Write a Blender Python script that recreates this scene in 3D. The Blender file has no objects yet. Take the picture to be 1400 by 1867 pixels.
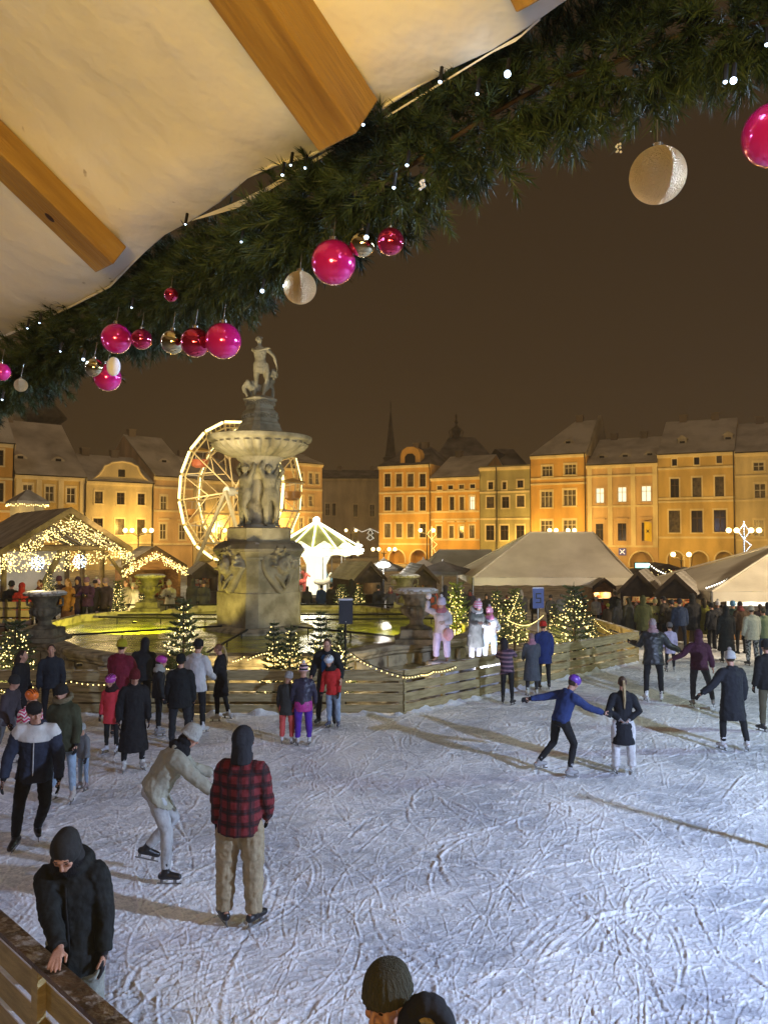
import bpy, bmesh, math, random
import numpy as np
from mathutils import Vector, Matrix, Euler, noise
random.seed(7); np.random.seed(7)
R = math.radians
sc = bpy.context.scene
col = sc.collection
# ---------------------------------------------------------------- camera
H = 3.7; F = 1402.0; PT = math.atan(46.5 / F)
cam = bpy.data.cameras.new('camera'); camo = bpy.data.objects.new('camera', cam); col.objects.link(camo)
cam.sensor_fit = 'HORIZONTAL'; cam.sensor_width = 36; cam.lens = 36 * F / 1400
cam.clip_start = 0.05; cam.clip_end = 2000
camo.location = (0, 0, H); camo.rotation_euler = (R(90) + PT, 0, 0)
sc.camera = camo
# ---------------------------------------------------------------- world: night sky lit by the town
W = bpy.data.worlds.new('World'); sc.world = W; W.use_nodes = True
nt = W.node_tree; nt.nodes.clear()
wo = nt.nodes.new('ShaderNodeOutputWorld'); bg = nt.nodes.new('ShaderNodeBackground')
tc = nt.nodes.new('ShaderNodeTexCoord'); sx = nt.nodes.new('ShaderNodeSeparateXYZ'); rp = nt.nodes.new('ShaderNodeValToRGB')
nt.links.new(tc.outputs['Generated'], sx.inputs[0]); nt.links.new(sx.outputs['Z'], rp.inputs[0])
nt.links.new(rp.outputs[0], bg.inputs[0]); nt.links.new(bg.outputs[0], wo.inputs[0])
e = rp.color_ramp.elements
e[0].position = 0.0; e[0].color = (0.054, 0.031, 0.0118, 1)
e[1].position = 0.75; e[1].color = (0.033, 0.019, 0.0086, 1)
k = rp.color_ramp.elements.new(0.22); k.color = (0.041, 0.0236, 0.0098, 1)
bg.inputs[1].default_value = 1.0
sc.view_settings.view_transform = 'Standard'; sc.view_settings.look = 'None'
sc.view_settings.exposure = 0.0; sc.view_settings.gamma = 1.0
try:
    sc.cycles.use_denoising = True; sc.cycles.denoiser = 'OPENIMAGEDENOISE'
    sc.cycles.max_bounces = 5; sc.cycles.diffuse_bounces = 2; sc.cycles.glossy_bounces = 3
    sc.cycles.transmission_bounces = 3; sc.cycles.transparent_max_bounces = 6
    sc.cycles.caustics_reflective = False; sc.cycles.caustics_refractive = False
    sc.cycles.sample_clamp_indirect = 4.0; sc.cycles.use_light_tree = True
except Exception: pass

# ---------------------------------------------------------------- pixel geometry of the photograph
def ray(px, py):
    u = (px - 700) / F; v = (933.5 - py) / F
    return Vector((u, math.cos(PT) - v * math.sin(PT), math.sin(PT) + v * math.cos(PT)))
CAM = Vector((0, 0, H))
def at(px, py, Y): d = ray(px, py); return CAM + d * (Y / d.y)
def gnd(px, py, z=0.0): d = ray(px, py); return CAM + d * ((z - H) / d.z)
def zat(py, Y, px=700): return at(px, py, Y).z

# ---------------------------------------------------------------- tagging
def tag(o, label=None, cat=None, group=None, kind=None):
    if label: o['label'] = label
    if cat: o['category'] = cat
    if group: o['group'] = group
    if kind: o['kind'] = kind
    return o
def empty(name, loc=(0, 0, 0), rz=0.0, label=None, cat=None, group=None, scale=1.0):
    o = bpy.data.objects.new(name, None); col.objects.link(o)
    o.location = loc; o.rotation_euler = (0, 0, rz); o.empty_display_size = 0.1
    o.scale = (scale,) * 3
    return tag(o, label, cat, group)
def copy_tree(o, parent=None):
    c = o.copy(); col.objects.link(c); c.parent = parent
    for ch in list(o.children): copy_tree(ch, c)
    return c
def light(name, kind, loc, energy, color, parent=None, size=0.3, target=None, spot=None, blend=0.4):
    l = bpy.data.lights.new(name, kind); l.energy = energy; l.color = color
    if kind == 'AREA': l.size = size
    else: l.shadow_soft_size = size
    if kind == 'SPOT': l.spot_size = R(spot or 60); l.spot_blend = blend
    o = bpy.data.objects.new(name, l); col.objects.link(o); o.parent = parent; o.location = loc
    if target is not None:
        o.rotation_euler = (Vector(target) - Vector(loc)).to_track_quat('-Z', 'Y').to_euler()
    return o

# ---------------------------------------------------------------- mesh builder
class MB:
    def __init__(s): s.v = []; s.f = []
    def add(s, vs, fs):
        n = len(s.v); s.v += [tuple(p) for p in vs]; s.f += [tuple(i + n for i in q) for q in fs]; return s
    def box(s, x0, y0, z0, x1, y1, z1, M=None):
        vs = [Vector((x, y, z)) for z in (z0, z1) for y in (y0, y1) for x in (x0, x1)]
        if M is not None: vs = [M @ p for p in vs]
        return s.add(vs, [(0, 2, 3, 1), (4, 5, 7, 6), (0, 1, 5, 4), (2, 6, 7, 3), (0, 4, 6, 2), (1, 3, 7, 5)])
    def cbox(s, c, d, rz=0.0, M=None):
        m = Matrix.Translation(c) @ Matrix.Rotation(rz, 4, 'Z')
        if M is not None: m = M @ m
        return s.box(-d[0] / 2, -d[1] / 2, -d[2] / 2, d[0] / 2, d[1] / 2, d[2] / 2, m)
    def bar(s, a, b, w, h, up=(0, 0, 1)):
        a = Vector(a); b = Vector(b); d = (b - a).normalized(); up = Vector(up)
        x = d.cross(up)
        x = x.normalized() if x.length > 1e-4 else Vector((1, 0, 0))
        y = x.cross(d).normalized(); vs = []
        for p in (a, b):
            for (i, j) in ((-1, -1), (1, -1), (1, 1), (-1, 1)): vs.append(p + x * (i * w / 2) + y * (j * h / 2))
        return s.add(vs, [(0, 1, 2, 3), (7, 6, 5, 4), (0, 4, 5, 1), (1, 5, 6, 2), (2, 6, 7, 3), (3, 7, 4, 0)])
    def loft(s, rings, cap=True, closed=True):
        n = len(rings[0]); vs = [p for r in rings for p in r]; fs = []
        for i in range(len(rings) - 1):
            for j in range(n if closed else n - 1):
                k = (j + 1) % n; fs.append((i * n + j, i * n + k, (i + 1) * n + k, (i + 1) * n + j))
        if cap: fs.append(tuple(range(n))[::-1]); fs.append(tuple((len(rings) - 1) * n + j for j in range(n)))
        return s.add(vs, fs)
    def tube(s, pts, r, n=8, cap=True, dome=False):
        pts = [Vector(p) for p in pts]
        rs = list(r) if isinstance(r, (list, tuple)) else [r] * len(pts)
        if dome:
            d0 = (pts[0] - pts[1]).normalized(); d1 = (pts[-1] - pts[-2]).normalized()
            pts = [pts[0] + d0 * rs[0] * .95, pts[0] + d0 * rs[0] * .6] + pts + [pts[-1] + d1 * rs[-1] * .6, pts[-1] + d1 * rs[-1] * .95]
            rs = [rs[0] * .3, rs[0] * .8] + rs + [rs[-1] * .8, rs[-1] * .3]
        up = None; rings = []
        for i, p in enumerate(pts):
            d = pts[min(i + 1, len(pts) - 1)] - pts[max(i - 1, 0)]
            d = d.normalized() if d.length > 1e-9 else Vector((0, 0, 1))
            if up is None:
                up = Vector((0, 0, 1)) if abs(d.z) < .9 else Vector((1, 0, 0))
            x = d.cross(up).normalized(); y = x.cross(d).normalized(); up = y
            rings.append([p + (x * math.cos(2 * math.pi * j / n) + y * math.sin(2 * math.pi * j / n)) * rs[i] for j in range(n)])
        return s.loft(rings, cap)
    def lathe(s, prof, n=24, c=(0, 0, 0), flute=None, sq=None):
        rings = []
        for i, (r, z) in enumerate(prof):
            ring = []
            for j in range(n):
                a = 2 * math.pi * j / n
                rr = r * (1 + (flute(a, i) if flute else 0))
                if sq: rr *= sq(a)
                ring.append((c[0] + rr * math.cos(a), c[1] + rr * math.sin(a), c[2] + z))
            rings.append(ring)
        return s.loft(rings)
    def ell(s, c, r, nu=12, nv=8, M=None):
        c = Vector(c); rings = []
        for i in range(1, nv):
            t = math.pi * i / nv; ring = []
            for j in range(nu):
                a = 2 * math.pi * j / nu
                p = Vector((r[0] * math.sin(t) * math.cos(a), r[1] * math.sin(t) * math.sin(a), -r[2] * math.cos(t)))
                if M is not None: p = M @ p
                ring.append(c + p)
            rings.append(ring)
        n0 = len(s.v); s.loft(rings, cap=False)
        b = Vector((0, 0, -r[2])); t_ = Vector((0, 0, r[2]))
        if M is not None: b = M @ b; t_ = M @ t_
        s.v += [tuple(c + b), tuple(c + t_)]; ib = len(s.v) - 2; it = ib + 1; L = n0 + (nv - 2) * nu
        for j in range(nu):
            k = (j + 1) % nu; s.f.append((ib, n0 + k, n0 + j)); s.f.append((it, L + j, L + k))
        return s
    def prism(s, poly, vec):
        n = len(poly); vec = Vector(vec); a = [Vector(p) for p in poly]
        return s.add(a + [p + vec for p in a], [tuple(range(n))[::-1], tuple(range(n, 2 * n))] + [(i, (i + 1) % n, n + (i + 1) % n, n + i) for i in range(n)])
    def quad(s, a, b, c, d): return s.add([a, b, c, d], [(0, 1, 2, 3)])
    def sphere(s, c, r, nu=8, nv=5): return s.ell(c, (r, r, r), nu, nv)
    def bulb(s, c, r):
        x, y, z = c
        return s.add([(x + r, y, z), (x - r, y, z), (x, y + r, z), (x, y - r, z), (x, y, z + r), (x, y, z - r)],
                     [(0, 2, 4), (2, 1, 4), (1, 3, 4), (3, 0, 4), (2, 0, 5), (1, 2, 5), (3, 1, 5), (0, 3, 5)])
    def build(s, name, mat, parent=None, smooth=None, fix=True, loc=None):
        me = bpy.data.meshes.new(name); me.from_pydata(s.v, [], s.f)
        if fix and len(s.f) < 60000:
            bm = bmesh.new(); bm.from_mesh(me); bmesh.ops.recalc_face_normals(bm, faces=bm.faces); bm.to_mesh(me); bm.free()
        me.materials.append(mat)
        if smooth is not None:
            me.polygons.foreach_set('use_smooth', [True] * len(me.polygons))
            if smooth < 180: me.set_sharp_from_angle(angle=R(smooth))
        o = bpy.data.objects.new(name, me); col.objects.link(o); o.parent = parent
        if loc is not None: o.location = loc
        return o

# ---------------------------------------------------------------- materials
MATS = {}
def mat(name, c, rough=0.7, metal=0.0, spec=0.4, em=None, es=0.0, trans=0.0, coat=0.0, alpha=1.0, sampling=None):
    if name in MATS: return MATS[name]
    m = bpy.data.materials.new(name); m.use_nodes = True; b = m.node_tree.nodes['Principled BSDF']
    b.inputs['Base Color'].default_value = (*c, 1); b.inputs['Roughness'].default_value = rough
    b.inputs['Metallic'].default_value = metal; b.inputs['Specular IOR Level'].default_value = spec
    if coat: b.inputs['Coat Weight'].default_value = coat; b.inputs['Coat Roughness'].default_value = .05
    if trans: b.inputs['Transmission Weight'].default_value = trans
    if em: b.inputs['Emission Color'].default_value = (*em, 1); b.inputs['Emission Strength'].default_value = es
    if sampling: m.cycles.emission_sampling = sampling
    MATS[name] = m; return m
def N(m, t, **kw):
    n = m.node_tree.nodes.new(t)
    for k, v in kw.items():
        if k.startswith('i_'): n.inputs[k[2:].replace('_', ' ')].default_value = v
        else: setattr(n, k, v)
    return n
def L(m, a, b): m.node_tree.links.new(a, b)
def nmat(name, c1, c2, scale=5.0, rough=.8, bump=0.2, bscale=30.0, detail=5, stretch=(1, 1, 1), metal=0.0, spec=.3, snow=None, r0=.35, r1=.65, coords='Object', coat=0, bdist=.02):
    """two-tone noise stucco/cloth/stone with bump; snow=(colour, amount): white lying on faces that look up"""
    if name in MATS: return MATS[name]
    m = mat(name, c1, rough, metal, spec, coat=coat); b = m.node_tree.nodes['Principled BSDF']
    tc = N(m, 'ShaderNodeTexCoord'); mp = N(m, 'ShaderNodeMapping'); mp.inputs['Scale'].default_value = stretch
    L(m, tc.outputs[coords], mp.inputs[0])
    n1 = N(m, 'ShaderNodeTexNoise'); n1.inputs['Scale'].default_value = scale; n1.inputs['Detail'].default_value = detail
    L(m, mp.outputs[0], n1.inputs['Vector'])
    rp = N(m, 'ShaderNodeValToRGB'); rp.color_ramp.elements[0].position = r0; rp.color_ramp.elements[1].position = r1
    rp.color_ramp.elements[0].color = (*c1, 1); rp.color_ramp.elements[1].color = (*c2, 1)
    L(m, n1.outputs['Fac'], rp.inputs[0]); out = rp.outputs[0]
    if snow:
        g = N(m, 'ShaderNodeNewGeometry'); s = N(m, 'ShaderNodeSeparateXYZ'); L(m, g.outputs['Normal'], s.inputs[0])
        n3 = N(m, 'ShaderNodeTexNoise'); n3.inputs['Scale'].default_value = scale * 1.7; n3.inputs['Detail'].default_value = 6
        L(m, mp.outputs[0], n3.inputs['Vector'])
        a = N(m, 'ShaderNodeMath', operation='ADD'); L(m, s.outputs['Z'], a.inputs[0]); L(m, n3.outputs['Fac'], a.inputs[1])
        r2 = N(m, 'ShaderNodeMapRange'); r2.inputs[1].default_value = 1.5 - snow[1]; r2.inputs[2].default_value = 1.6 - snow[1] * .9
        L(m, a.outputs[0], r2.inputs[0])
        mx = N(m, 'ShaderNodeMix', data_type='RGBA'); L(m, r2.outputs[0], mx.inputs['Factor']); L(m, out, mx.inputs['A'])
        mx.inputs['B'].default_value = (*snow[0], 1); out = mx.outputs['Result']
    L(m, out, b.inputs['Base Color'])
    if bump:
        n2 = N(m, 'ShaderNodeTexNoise'); n2.inputs['Scale'].default_value = bscale; n2.inputs['Detail'].default_value = 4
        L(m, mp.outputs[0], n2.inputs['Vector']); bp = N(m, 'ShaderNodeBump'); bp.inputs['Strength'].default_value = bump
        bp.inputs['Distance'].default_value = bdist; L(m, n2.outputs['Fac'], bp.inputs['Height']); L(m, bp.outputs[0], b.inputs['Normal'])
    return m
def emat(name, c, s, sampling='NONE'):
    return mat(name, (0.02, 0.02, 0.02), .5, em=c, es=s, sampling=sampling)
SNOW = (.72, .74, .78)
M_WOODF = nmat('fence_wood', (.24, .19, .09), (.42, .34, .18), 3, .75, .5, 25, stretch=(1, 1, 7), snow=(SNOW, .02))
M_DARKW = nmat('dark_wood', (.035, .022, .012), (.07, .045, .025), 4, .8, .3, 30)
M_STONE = nmat('sandstone', (.17, .145, .085), (.34, .30, .20), 2.2, .85, .6, 14, bdist=.03)
M_STONEW = nmat('weathered_sandstone', (.09, .075, .05), (.33, .29, .2), 3.5, .85, .5, 20, bdist=.02, r0=.3, r1=.55)
M_RIM = nmat('wet_rim_stone', (.10, .085, .055), (.22, .19, .13), 2.5, .45, .4, 18, spec=.5, snow=((.45, .45, .47), .03))
M_ROOF = nmat('snowy_tiles', (.30, .27, .23), (.62, .58, .52), .35, .9, .3, 8, r0=.25, r1=.6, coords='Object')
M_ROOFD = nmat('dark_slates', (.06, .055, .05), (.2, .18, .16), .5, .85, .3, 8)
M_GLASSD = mat('dark_window_glass', (.015, .014, .014), .12, 0, .6)
M_LIT = emat('lit_window_glass', (1, .93, .62), 1.3)
M_BLACKM = mat('black_metal', (.015, .015, .016), .45, .6)
M_GREYM = mat('grey_metal', (.25, .25, .25), .4, .8)
M_WHITEM = mat('white_metal', (.6, .58, .52), .4, .1)
M_LED = emat('warm_led_tube', (1, .82, .32), 3.6, 'AUTO')
M_BULBW = emat('warm_fairy_bulb', (1, .76, .26), 5.0)
M_BULBC = emat('cool_fairy_bulb', (.62, .8, 1), 6.0)
M_BULBH = emat('white_bulb', (1, .93, .74), 4.0)
# ---------------------------------------------------------------- rink floodlights (cool white), added warm masts and the booth lamp behind the camera
ICEL = (.50, .65, 1.0)
def rink_flood(loc, tgt, e, c, label, size=.25, spot=110):
    root = empty('rink_floodlight', (loc[0], loc[1], 0), 0, label, 'floodlight', 'floodlights on masts round the rink')
    mb = MB(); mb.tube([V_(0, 0, 0), V_(0, 0, loc[2] - .2)], .07, 8); mb.build('mast', mat('mast_metal', (.2, .2, .2), .5, .6), root, 60)
    m2 = MB(); m2.box(-.25, -.1, loc[2] - .2, .25, .1, loc[2] + .15); m2.build('housing', mat('mast_metal', (.2, .2, .2)), root)
    light('lamp', 'SPOT', (0, 0, loc[2] - .28), e, c, root, size, (tgt[0] - loc[0], tgt[1] - loc[1], tgt[2]), spot, .5)
V_ = lambda *a: Vector(a)
rink_flood((10.5, 3.2, 5.2), (1.0, 9.0, 0), 24000, ICEL, 'floodlight mast right of the rink near the viewer, outside the frame', .12, 130)
rink_flood((16, 14, 6.5), (5, 15, 0), 3200, (.70, .95, .85), 'floodlight mast at the right side of the rink, outside the frame', .3, 120)
rink_flood((-14, 6, 6.5), (-3, 11, 0), 1300, (.62, .66, 1), 'floodlight mast left of the rink, outside the frame', .3, 120)
rink_flood((-15, 8, 5.5), (-3.9, 24.1, 8.4), 9000, (1, .80, .45), 'added warm floodlight mast, unseen at the left, brightening the statue and its base', .2, 17)  # added unseen lamp that brightens the statue and its base
rink_flood((21, 20, 7.5), (8.5, 36, 2), 15000, (1, .80, .54), 'added warm floodlight mast, unseen at the right, brightening the marquee', .3, 90)  # added off-frame lamp that brightens the marquee canvas
pm = empty('mast', (5.75, 8.1, 0), 0, 'thin mast right of the rink, outside the frame, throwing a long shadow', 'mast'); mb = MB(); mb.tube([V_(0, 0, 0), V_(0, 0, 1.9)], [.06, .045], 10); mb.build('pole', mat('mast_metal', (.2, .2, .2)), pm, 60); mb = MB(); mb.lathe([(.2, 0), (.2, .05), (.07, .12)], 12); mb.build('foot', mat('mast_metal', (.2, .2, .2)), pm, 40)
# ---------------------------------------------------------------- figures
QUEUE = []
def remesh(mb, name, m, parent, voxel, smooth=2, disp=0.0, dscale=.12):
    o = mb.build(name, m, parent)
    r = o.modifiers.new('r', 'REMESH'); r.mode = 'VOXEL'; r.voxel_size = voxel; r.use_smooth_shade = True
    if smooth:
        s = o.modifiers.new('s', 'SMOOTH'); s.iterations = smooth; s.factor = .5
    if disp:
        t = bpy.data.textures.new('folds', 'CLOUDS'); t.noise_scale = dscale
        d = o.modifiers.new('d', 'DISPLACE'); d.texture = t; d.strength = disp; d.mid_level = .5
    QUEUE.append(o); return o
def flush():
    if not QUEUE: return
    dg = bpy.context.evaluated_depsgraph_get()
    for o in QUEUE:
        me = bpy.data.meshes.new_from_object(o.evaluated_get(dg)); n = o.name.split('.')[0]
        o['_m'] = 1; old = o.data; o.modifiers.clear(); o.data = me; me.name = n; bpy.data.meshes.remove(old); del o['_m']
    QUEUE.clear()
def V(*a): return Vector(a)
def joints(P, h):
    s = h / 1.75; J = {'s': s}
    pel = V(0, 0, 0); J['pel'] = pel
    sp = V(*P.get('spine', (0, .03, 1))).normalized(); J['sp'] = sp
    right = V(*P.get('right', (1, 0, 0))).normalized()
    right = (right - sp * right.dot(sp)).normalized(); fwd = sp.cross(right).normalized(); J['r'] = right; J['f'] = fwd
    J['chest'] = pel + sp * .33 * s; J['neck'] = pel + sp * .50 * s
    hd = V(*P.get('head', tuple(sp + V(0, .12, 0)))).normalized(); J['hd'] = hd
    fa = V(*P.get('face', tuple(fwd))).normalized(); fa = (fa - hd * fa.dot(hd)).normalized(); J['fa'] = fa
    hs = P.get('hs', 1.0); J['hs'] = hs
    J['head'] = J['neck'] + hd * (.065 + .11 * hs) * s + fa * .015 * s
    w = .166 * s * P.get('w', 1)
    for k, sg in (('L', -1), ('R', 1)):
        J['sh' + k] = pel + sp * .428 * s + right * sg * w
        ua = V(*P.get('ua' + k, (sg * .22, .02, -1))).normalized(); fo = V(*P.get('fo' + k, (sg * .05, .3, -1))).normalized()
        J['el' + k] = J['sh' + k] + ua * .285 * s; J['wr' + k] = J['el' + k] + fo * .25 * s; J['fo' + k] = fo; J['ua' + k] = ua
        J['hi' + k] = pel + V(sg * .095 * s, 0, 0)
        th = V(*P.get('th' + k, (sg * .06, .03, -1))).normalized(); sn = V(*P.get('sn' + k, (sg * .03, -.03, -1))).normalized()
        J['kn' + k] = J['hi' + k] + th * .425 * s; J['an' + k] = J['kn' + k] + sn * .42 * s; J['sn' + k] = sn
        ft = V(*P.get('ft' + k, (sg * .25, 1, 0))).normalized(); J['ft' + k] = ft
    J['skate'] = P.get('skate', True)
    low = min(J['anL'].z, J['anR'].z) - (.085 * s + (.055 if J['skate'] else 0))
    off = V(0, 0, -low)
    for k in list(J):
        if k in ('pel', 'chest', 'neck', 'head') or (len(k) == 3 and k[:2] in ('sh', 'el', 'wr', 'hi', 'kn', 'an')):
            J[k] = J[k] + off
    return J
def ring(c, r, f, a, b, n=16):
    return [c + r * (a * math.cos(2 * math.pi * j / n)) + f * (b * math.sin(2 * math.pi * j / n)) for j in range(n)]
def hand(mb, J, k, s, curl=.5, spread=.12, fr=.0088, palm=None):
    """palm, four unequal bent fingers, and a thumb leaving the side of the palm"""
    w = J['wr' + k]; d = J.get('hd' + k, J['fo' + k]).normalized(); sg = -1 if k == 'L' else 1
    pn = palm if palm is not None else V(-sg, 0, 0)                 # the way the palm faces
    pn = (pn - d * pn.dot(d)).normalized(); side = d.cross(pn).normalized()
    th = J.get('thumbside' + k, V(0, 1, 0)); side = side if side.dot(th) > 0 else -side
    mb.tube([w - d * .02 * s, w + d * .03 * s], [.026 * s, .026 * s], 8)
    for t in (-.026, -.009, .009, .026): mb.tube([w + d * .02 * s + side * t * .7 * s, w + d * .088 * s + side * t * s], [.017 * s, .0135 * s], 8, dome=True)
    for i, (t, ln) in enumerate(((.030, .072), (.010, .08), (-.010, .075), (-.029, .058))):
        p = w + d * .09 * s + side * t * s; dd = (d + side * spread * (t / .03)).normalized(); pts = [p - d * .01 * s]
        for q in range(3):
            a = curl * (.35 + .45 * q); v = (dd * math.cos(a) + pn * math.sin(a)).normalized()
            p = p + v * ln * s * (.42, .33, .25)[q]; pts.append(p)
        mb.tube(pts, [fr * 1.1 * s, fr * 1.05 * s, fr * s, fr * .85 * s], 7, dome=True)
    p = w + d * .03 * s + side * .03 * s
    mb.tube([p - side * .012 * s, p + (side * .7 + d * .7).normalized() * .035 * s + pn * .01 * s, p + (side * .45 + d * 1.0).normalized() * .065 * s + pn * .025 * s],
            [.014 * s, .0115 * s, .0095 * s], 7, dome=True)
def headshape(mb, J, s, detail=True):
    s = s * J['hs']
    c = J['head']; u = J['hd']; f = J['fa']; r = f.cross(u).normalized()
    M = Matrix((r, f, u)).transposed()
    mb.ell(c + u * .018 * s - f * .008 * s, (.073 * s, .092 * s, .098 * s), 14, 10, M)
    mb.ell(c - u * .055 * s + f * .028 * s, (.052 * s, .058 * s, .062 * s), 12, 8, M)      # jaw
    mb.ell(c - u * .098 * s + f * .066 * s, (.02 * s, .018 * s, .016 * s), 8, 6, M)         # chin
    mb.tube([c + u * .012 * s + f * .084 * s, c - u * .018 * s + f * .104 * s, c - u * .03 * s + f * .104 * s], [.008 * s, .0125 * s, .015 * s], 8, dome=True)
    if detail:
        mb.tube([c + u * .03 * s + f * .078 * s - r * .045 * s, c + u * .028 * s + f * .089 * s, c + u * .03 * s + f * .078 * s + r * .045 * s], .0085 * s, 6, dome=True)
        for q, rr in ((-.060, .0055), (-.071, .0065)):
            mb.tube([c + u * q * s + f * .078 * s - r * .022 * s, c + u * q * s + f * .09 * s, c + u * q * s + f * .078 * s + r * .022 * s], rr * s, 6, dome=True)
        for sg in (-1, 1): mb.ell(c - u * .022 * s + f * .062 * s + r * sg * .04 * s, (.022 * s, .02 * s, .022 * s), 8, 6, M)
    for sg in (-1, 1): mb.ell(c - u * .005 * s - f * .008 * s + r * sg * .077 * s, (.011 * s, .02 * s, .031 * s), 8, 6, M)
    mb.tube([J['neck'] - J['sp'] * .06 * s, c - u * .05 * s - f * .012 * s], [.062 * s, .053 * s], 10)
    return c, u, f, r, M
def bodyshape(J, s, bare=False, hands=True, curl=.5, fem=0):
    mb = MB(); sp, r, f = J['sp'], J['r'], J['f']; p = J['pel']; q = J.get('fat', 1.0) if bare else .82
    secs = [(-.10, .12, .09), (-.03, .155, .11), (.05, .15, .105), (.15, .125, .092), (.27, .145, .105), (.38, .168, .112), (.45, .15, .09), (.49, .09, .065), (.52, .06, .058)]
    mb.loft([ring(p + sp * a * s, r, f, b * q * s, c * q * s) for a, b, c in secs])
    for k in 'LR':
        m1 = J['sh' + k].lerp(J['el' + k], .4)
        mb.tube([J['sh' + k], m1, J['el' + k], J['el' + k].lerp(J['wr' + k], .3), J['wr' + k]], [.048 * s * q, .046 * s * q, .038 * s * q, .039 * s * q, .026 * s], 10, dome=True)
        m2 = J['hi' + k].lerp(J['kn' + k], .35); m3 = J['kn' + k].lerp(J['an' + k], .3)
        mb.tube([J['hi' + k], m2, J['kn' + k], m3, J['an' + k]], [.09 * s * q, .082 * s * q, .054 * s * q, .056 * s * q, .037 * s * q], 12, dome=True)
        mb.tube([J['an' + k] - V(0, 0, .03 * s) - J['ft' + k] * .04 * s, J['an' + k] - V(0, 0, .055 * s) + J['ft' + k] * .13 * s], [.034 * s, .026 * s], 8, dome=True)
        if hands: hand(mb, J, k, s, curl if not isinstance(curl, dict) else curl.get(k, .5), palm=J.get('palm' + k))
    headshape(mb, J, s)
    return mb
CLOTH = {}
def cloth(c, kind='plain', c2=None):
    key = (tuple(round(x, 3) for x in c), kind, c2)
    if key in CLOTH: return CLOTH[key]
    nm = 'cloth_%s_%d' % (kind, len(CLOTH))
    d = tuple(x * .72 for x in c)
    if kind == 'plain': m = nmat(nm, d, c, 9, .85, .35, 22, stretch=(1, 1, .6), r0=.3, r1=.6, bdist=.02)
    elif kind == 'shiny': m = nmat(nm, d, c, 9, .38, .6, 14, stretch=(1, 1, 1.6), r0=.3, r1=.6, spec=.5)
    elif kind == 'knit': m = nmat(nm, d, c, 60, .95, .8, 70, stretch=(2, 2, .5), r0=.3, r1=.6)
    elif kind == 'fur': m = nmat(nm, d, c, 40, .95, 1.0, 60, r0=.3, r1=.6)
    elif kind == 'denim': m = nmat(nm, d, c, 14, .85, .4, 25, r0=.3, r1=.7)
    else:
        m = mat(nm, c, .85); b = m.node_tree.nodes['Principled BSDF']; tc = N(m, 'ShaderNodeTexCoord'); s = N(m, 'ShaderNodeSeparateXYZ'); L(m, tc.outputs['Object'], s.inputs[0])
        def wave(out, sc_, off=0.0, lo=.55, w=.06):
            a = N(m, 'ShaderNodeMath', operation='MULTIPLY_ADD'); a.inputs[1].default_value = sc_; a.inputs[2].default_value = off; L(m, out, a.inputs[0])
            q = N(m, 'ShaderNodeMath', operation='PINGPONG'); q.inputs[1].default_value = 1.0; L(m, a.outputs[0], q.inputs[0])
            r_ = N(m, 'ShaderNodeMapRange'); r_.inputs[1].default_value = lo; r_.inputs[2].default_value = lo + w; L(m, q.outputs[0], r_.inputs[0]); return r_.outputs[0]
        def mixc(fac, A, B):
            x = N(m, 'ShaderNodeMix', data_type='RGBA'); L(m, fac, x.inputs['Factor'])
            for t, q in (('A', A), ('B', B)):
                if isinstance(q, tuple): x.inputs[t].default_value = (*q, 1)
                else: L(m, q, x.inputs[t])
            return x.outputs['Result']
        if kind == 'plaid':
            h1 = wave(s.outputs['Z'], 17, 0, .5, .08); v1 = wave(s.outputs['X'], 19, .3, .5, .08)
            h2 = wave(s.outputs['Z'], 17, .12, .9, .04); v2 = wave(s.outputs['X'], 19, .42, .9, .04)
            o = mixc(h1, c, tuple(x * .35 for x in c)); ad = N(m, 'ShaderNodeMath', operation='MULTIPLY'); ad.inputs[1].default_value = .6; L(m, v1, ad.inputs[0])
            o = mixc(ad.outputs[0], o, (.012, .01, .012)); mx = N(m, 'ShaderNodeMath', operation='MAXIMUM'); L(m, h2, mx.inputs[0]); L(m, v2, mx.inputs[1])
            o = mixc(mx.outputs[0], o, (.01, .008, .01)); L(m, o, b.inputs['Base Color'])
        if kind == 'stripe':
            o = mixc(wave(s.outputs['Z'], 22, 0, .55, .06), c, c2); L(m, o, b.inputs['Base Color'])
        if kind == 'band':
            o = mixc(wave(s.outputs['Z'], 34, 0, .5, .06), c, c2); L(m, o, b.inputs['Base Color'])
        if kind == 'zig':
            px = N(m, 'ShaderNodeMath', operation='PINGPONG'); px.inputs[1].default_value = .045; L(m, s.outputs['X'], px.inputs[0])
            ad = N(m, 'ShaderNodeMath', operation='ADD'); L(m, px.outputs[0], ad.inputs[0]); L(m, s.outputs['Z'], ad.inputs[1])
            o = mixc(wave(ad.outputs[0], 38, 0, .5, .08), c, c2); L(m, o, b.inputs['Base Color'])
        if kind == 'camo':
            n = N(m, 'ShaderNodeTexNoise'); n.inputs['Scale'].default_value = 18; L(m, tc.outputs['Object'], n.inputs['Vector'])
            r_ = N(m, 'ShaderNodeMapRange'); r_.inputs[1].default_value = .48; r_.inputs[2].default_value = .52; L(m, n.outputs['Fac'], r_.inputs[0])
            o = mixc(r_.outputs[0], c, c2); L(m, o, b.inputs['Base Color'])
        n = N(m, 'ShaderNodeTexNoise'); n.inputs['Scale'].default_value = 22; L(m, tc.outputs['Object'], n.inputs['Vector'])
        bp = N(m, 'ShaderNodeBump'); bp.inputs['Strength'].default_value = .4; bp.inputs['Distance'].default_value = .02; L(m, n.outputs['Fac'], bp.inputs['Height']); L(m, bp.outputs[0], b.inputs['Normal'])
    if kind == 'shiny' or kind == 'puffer': pass
    CLOTH[key] = m; return m
def skin_mat():
    return nmat('skin', (.42, .22, .15), (.52, .29, .2), 12, .5, .15, 60, spec=.35)
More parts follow.
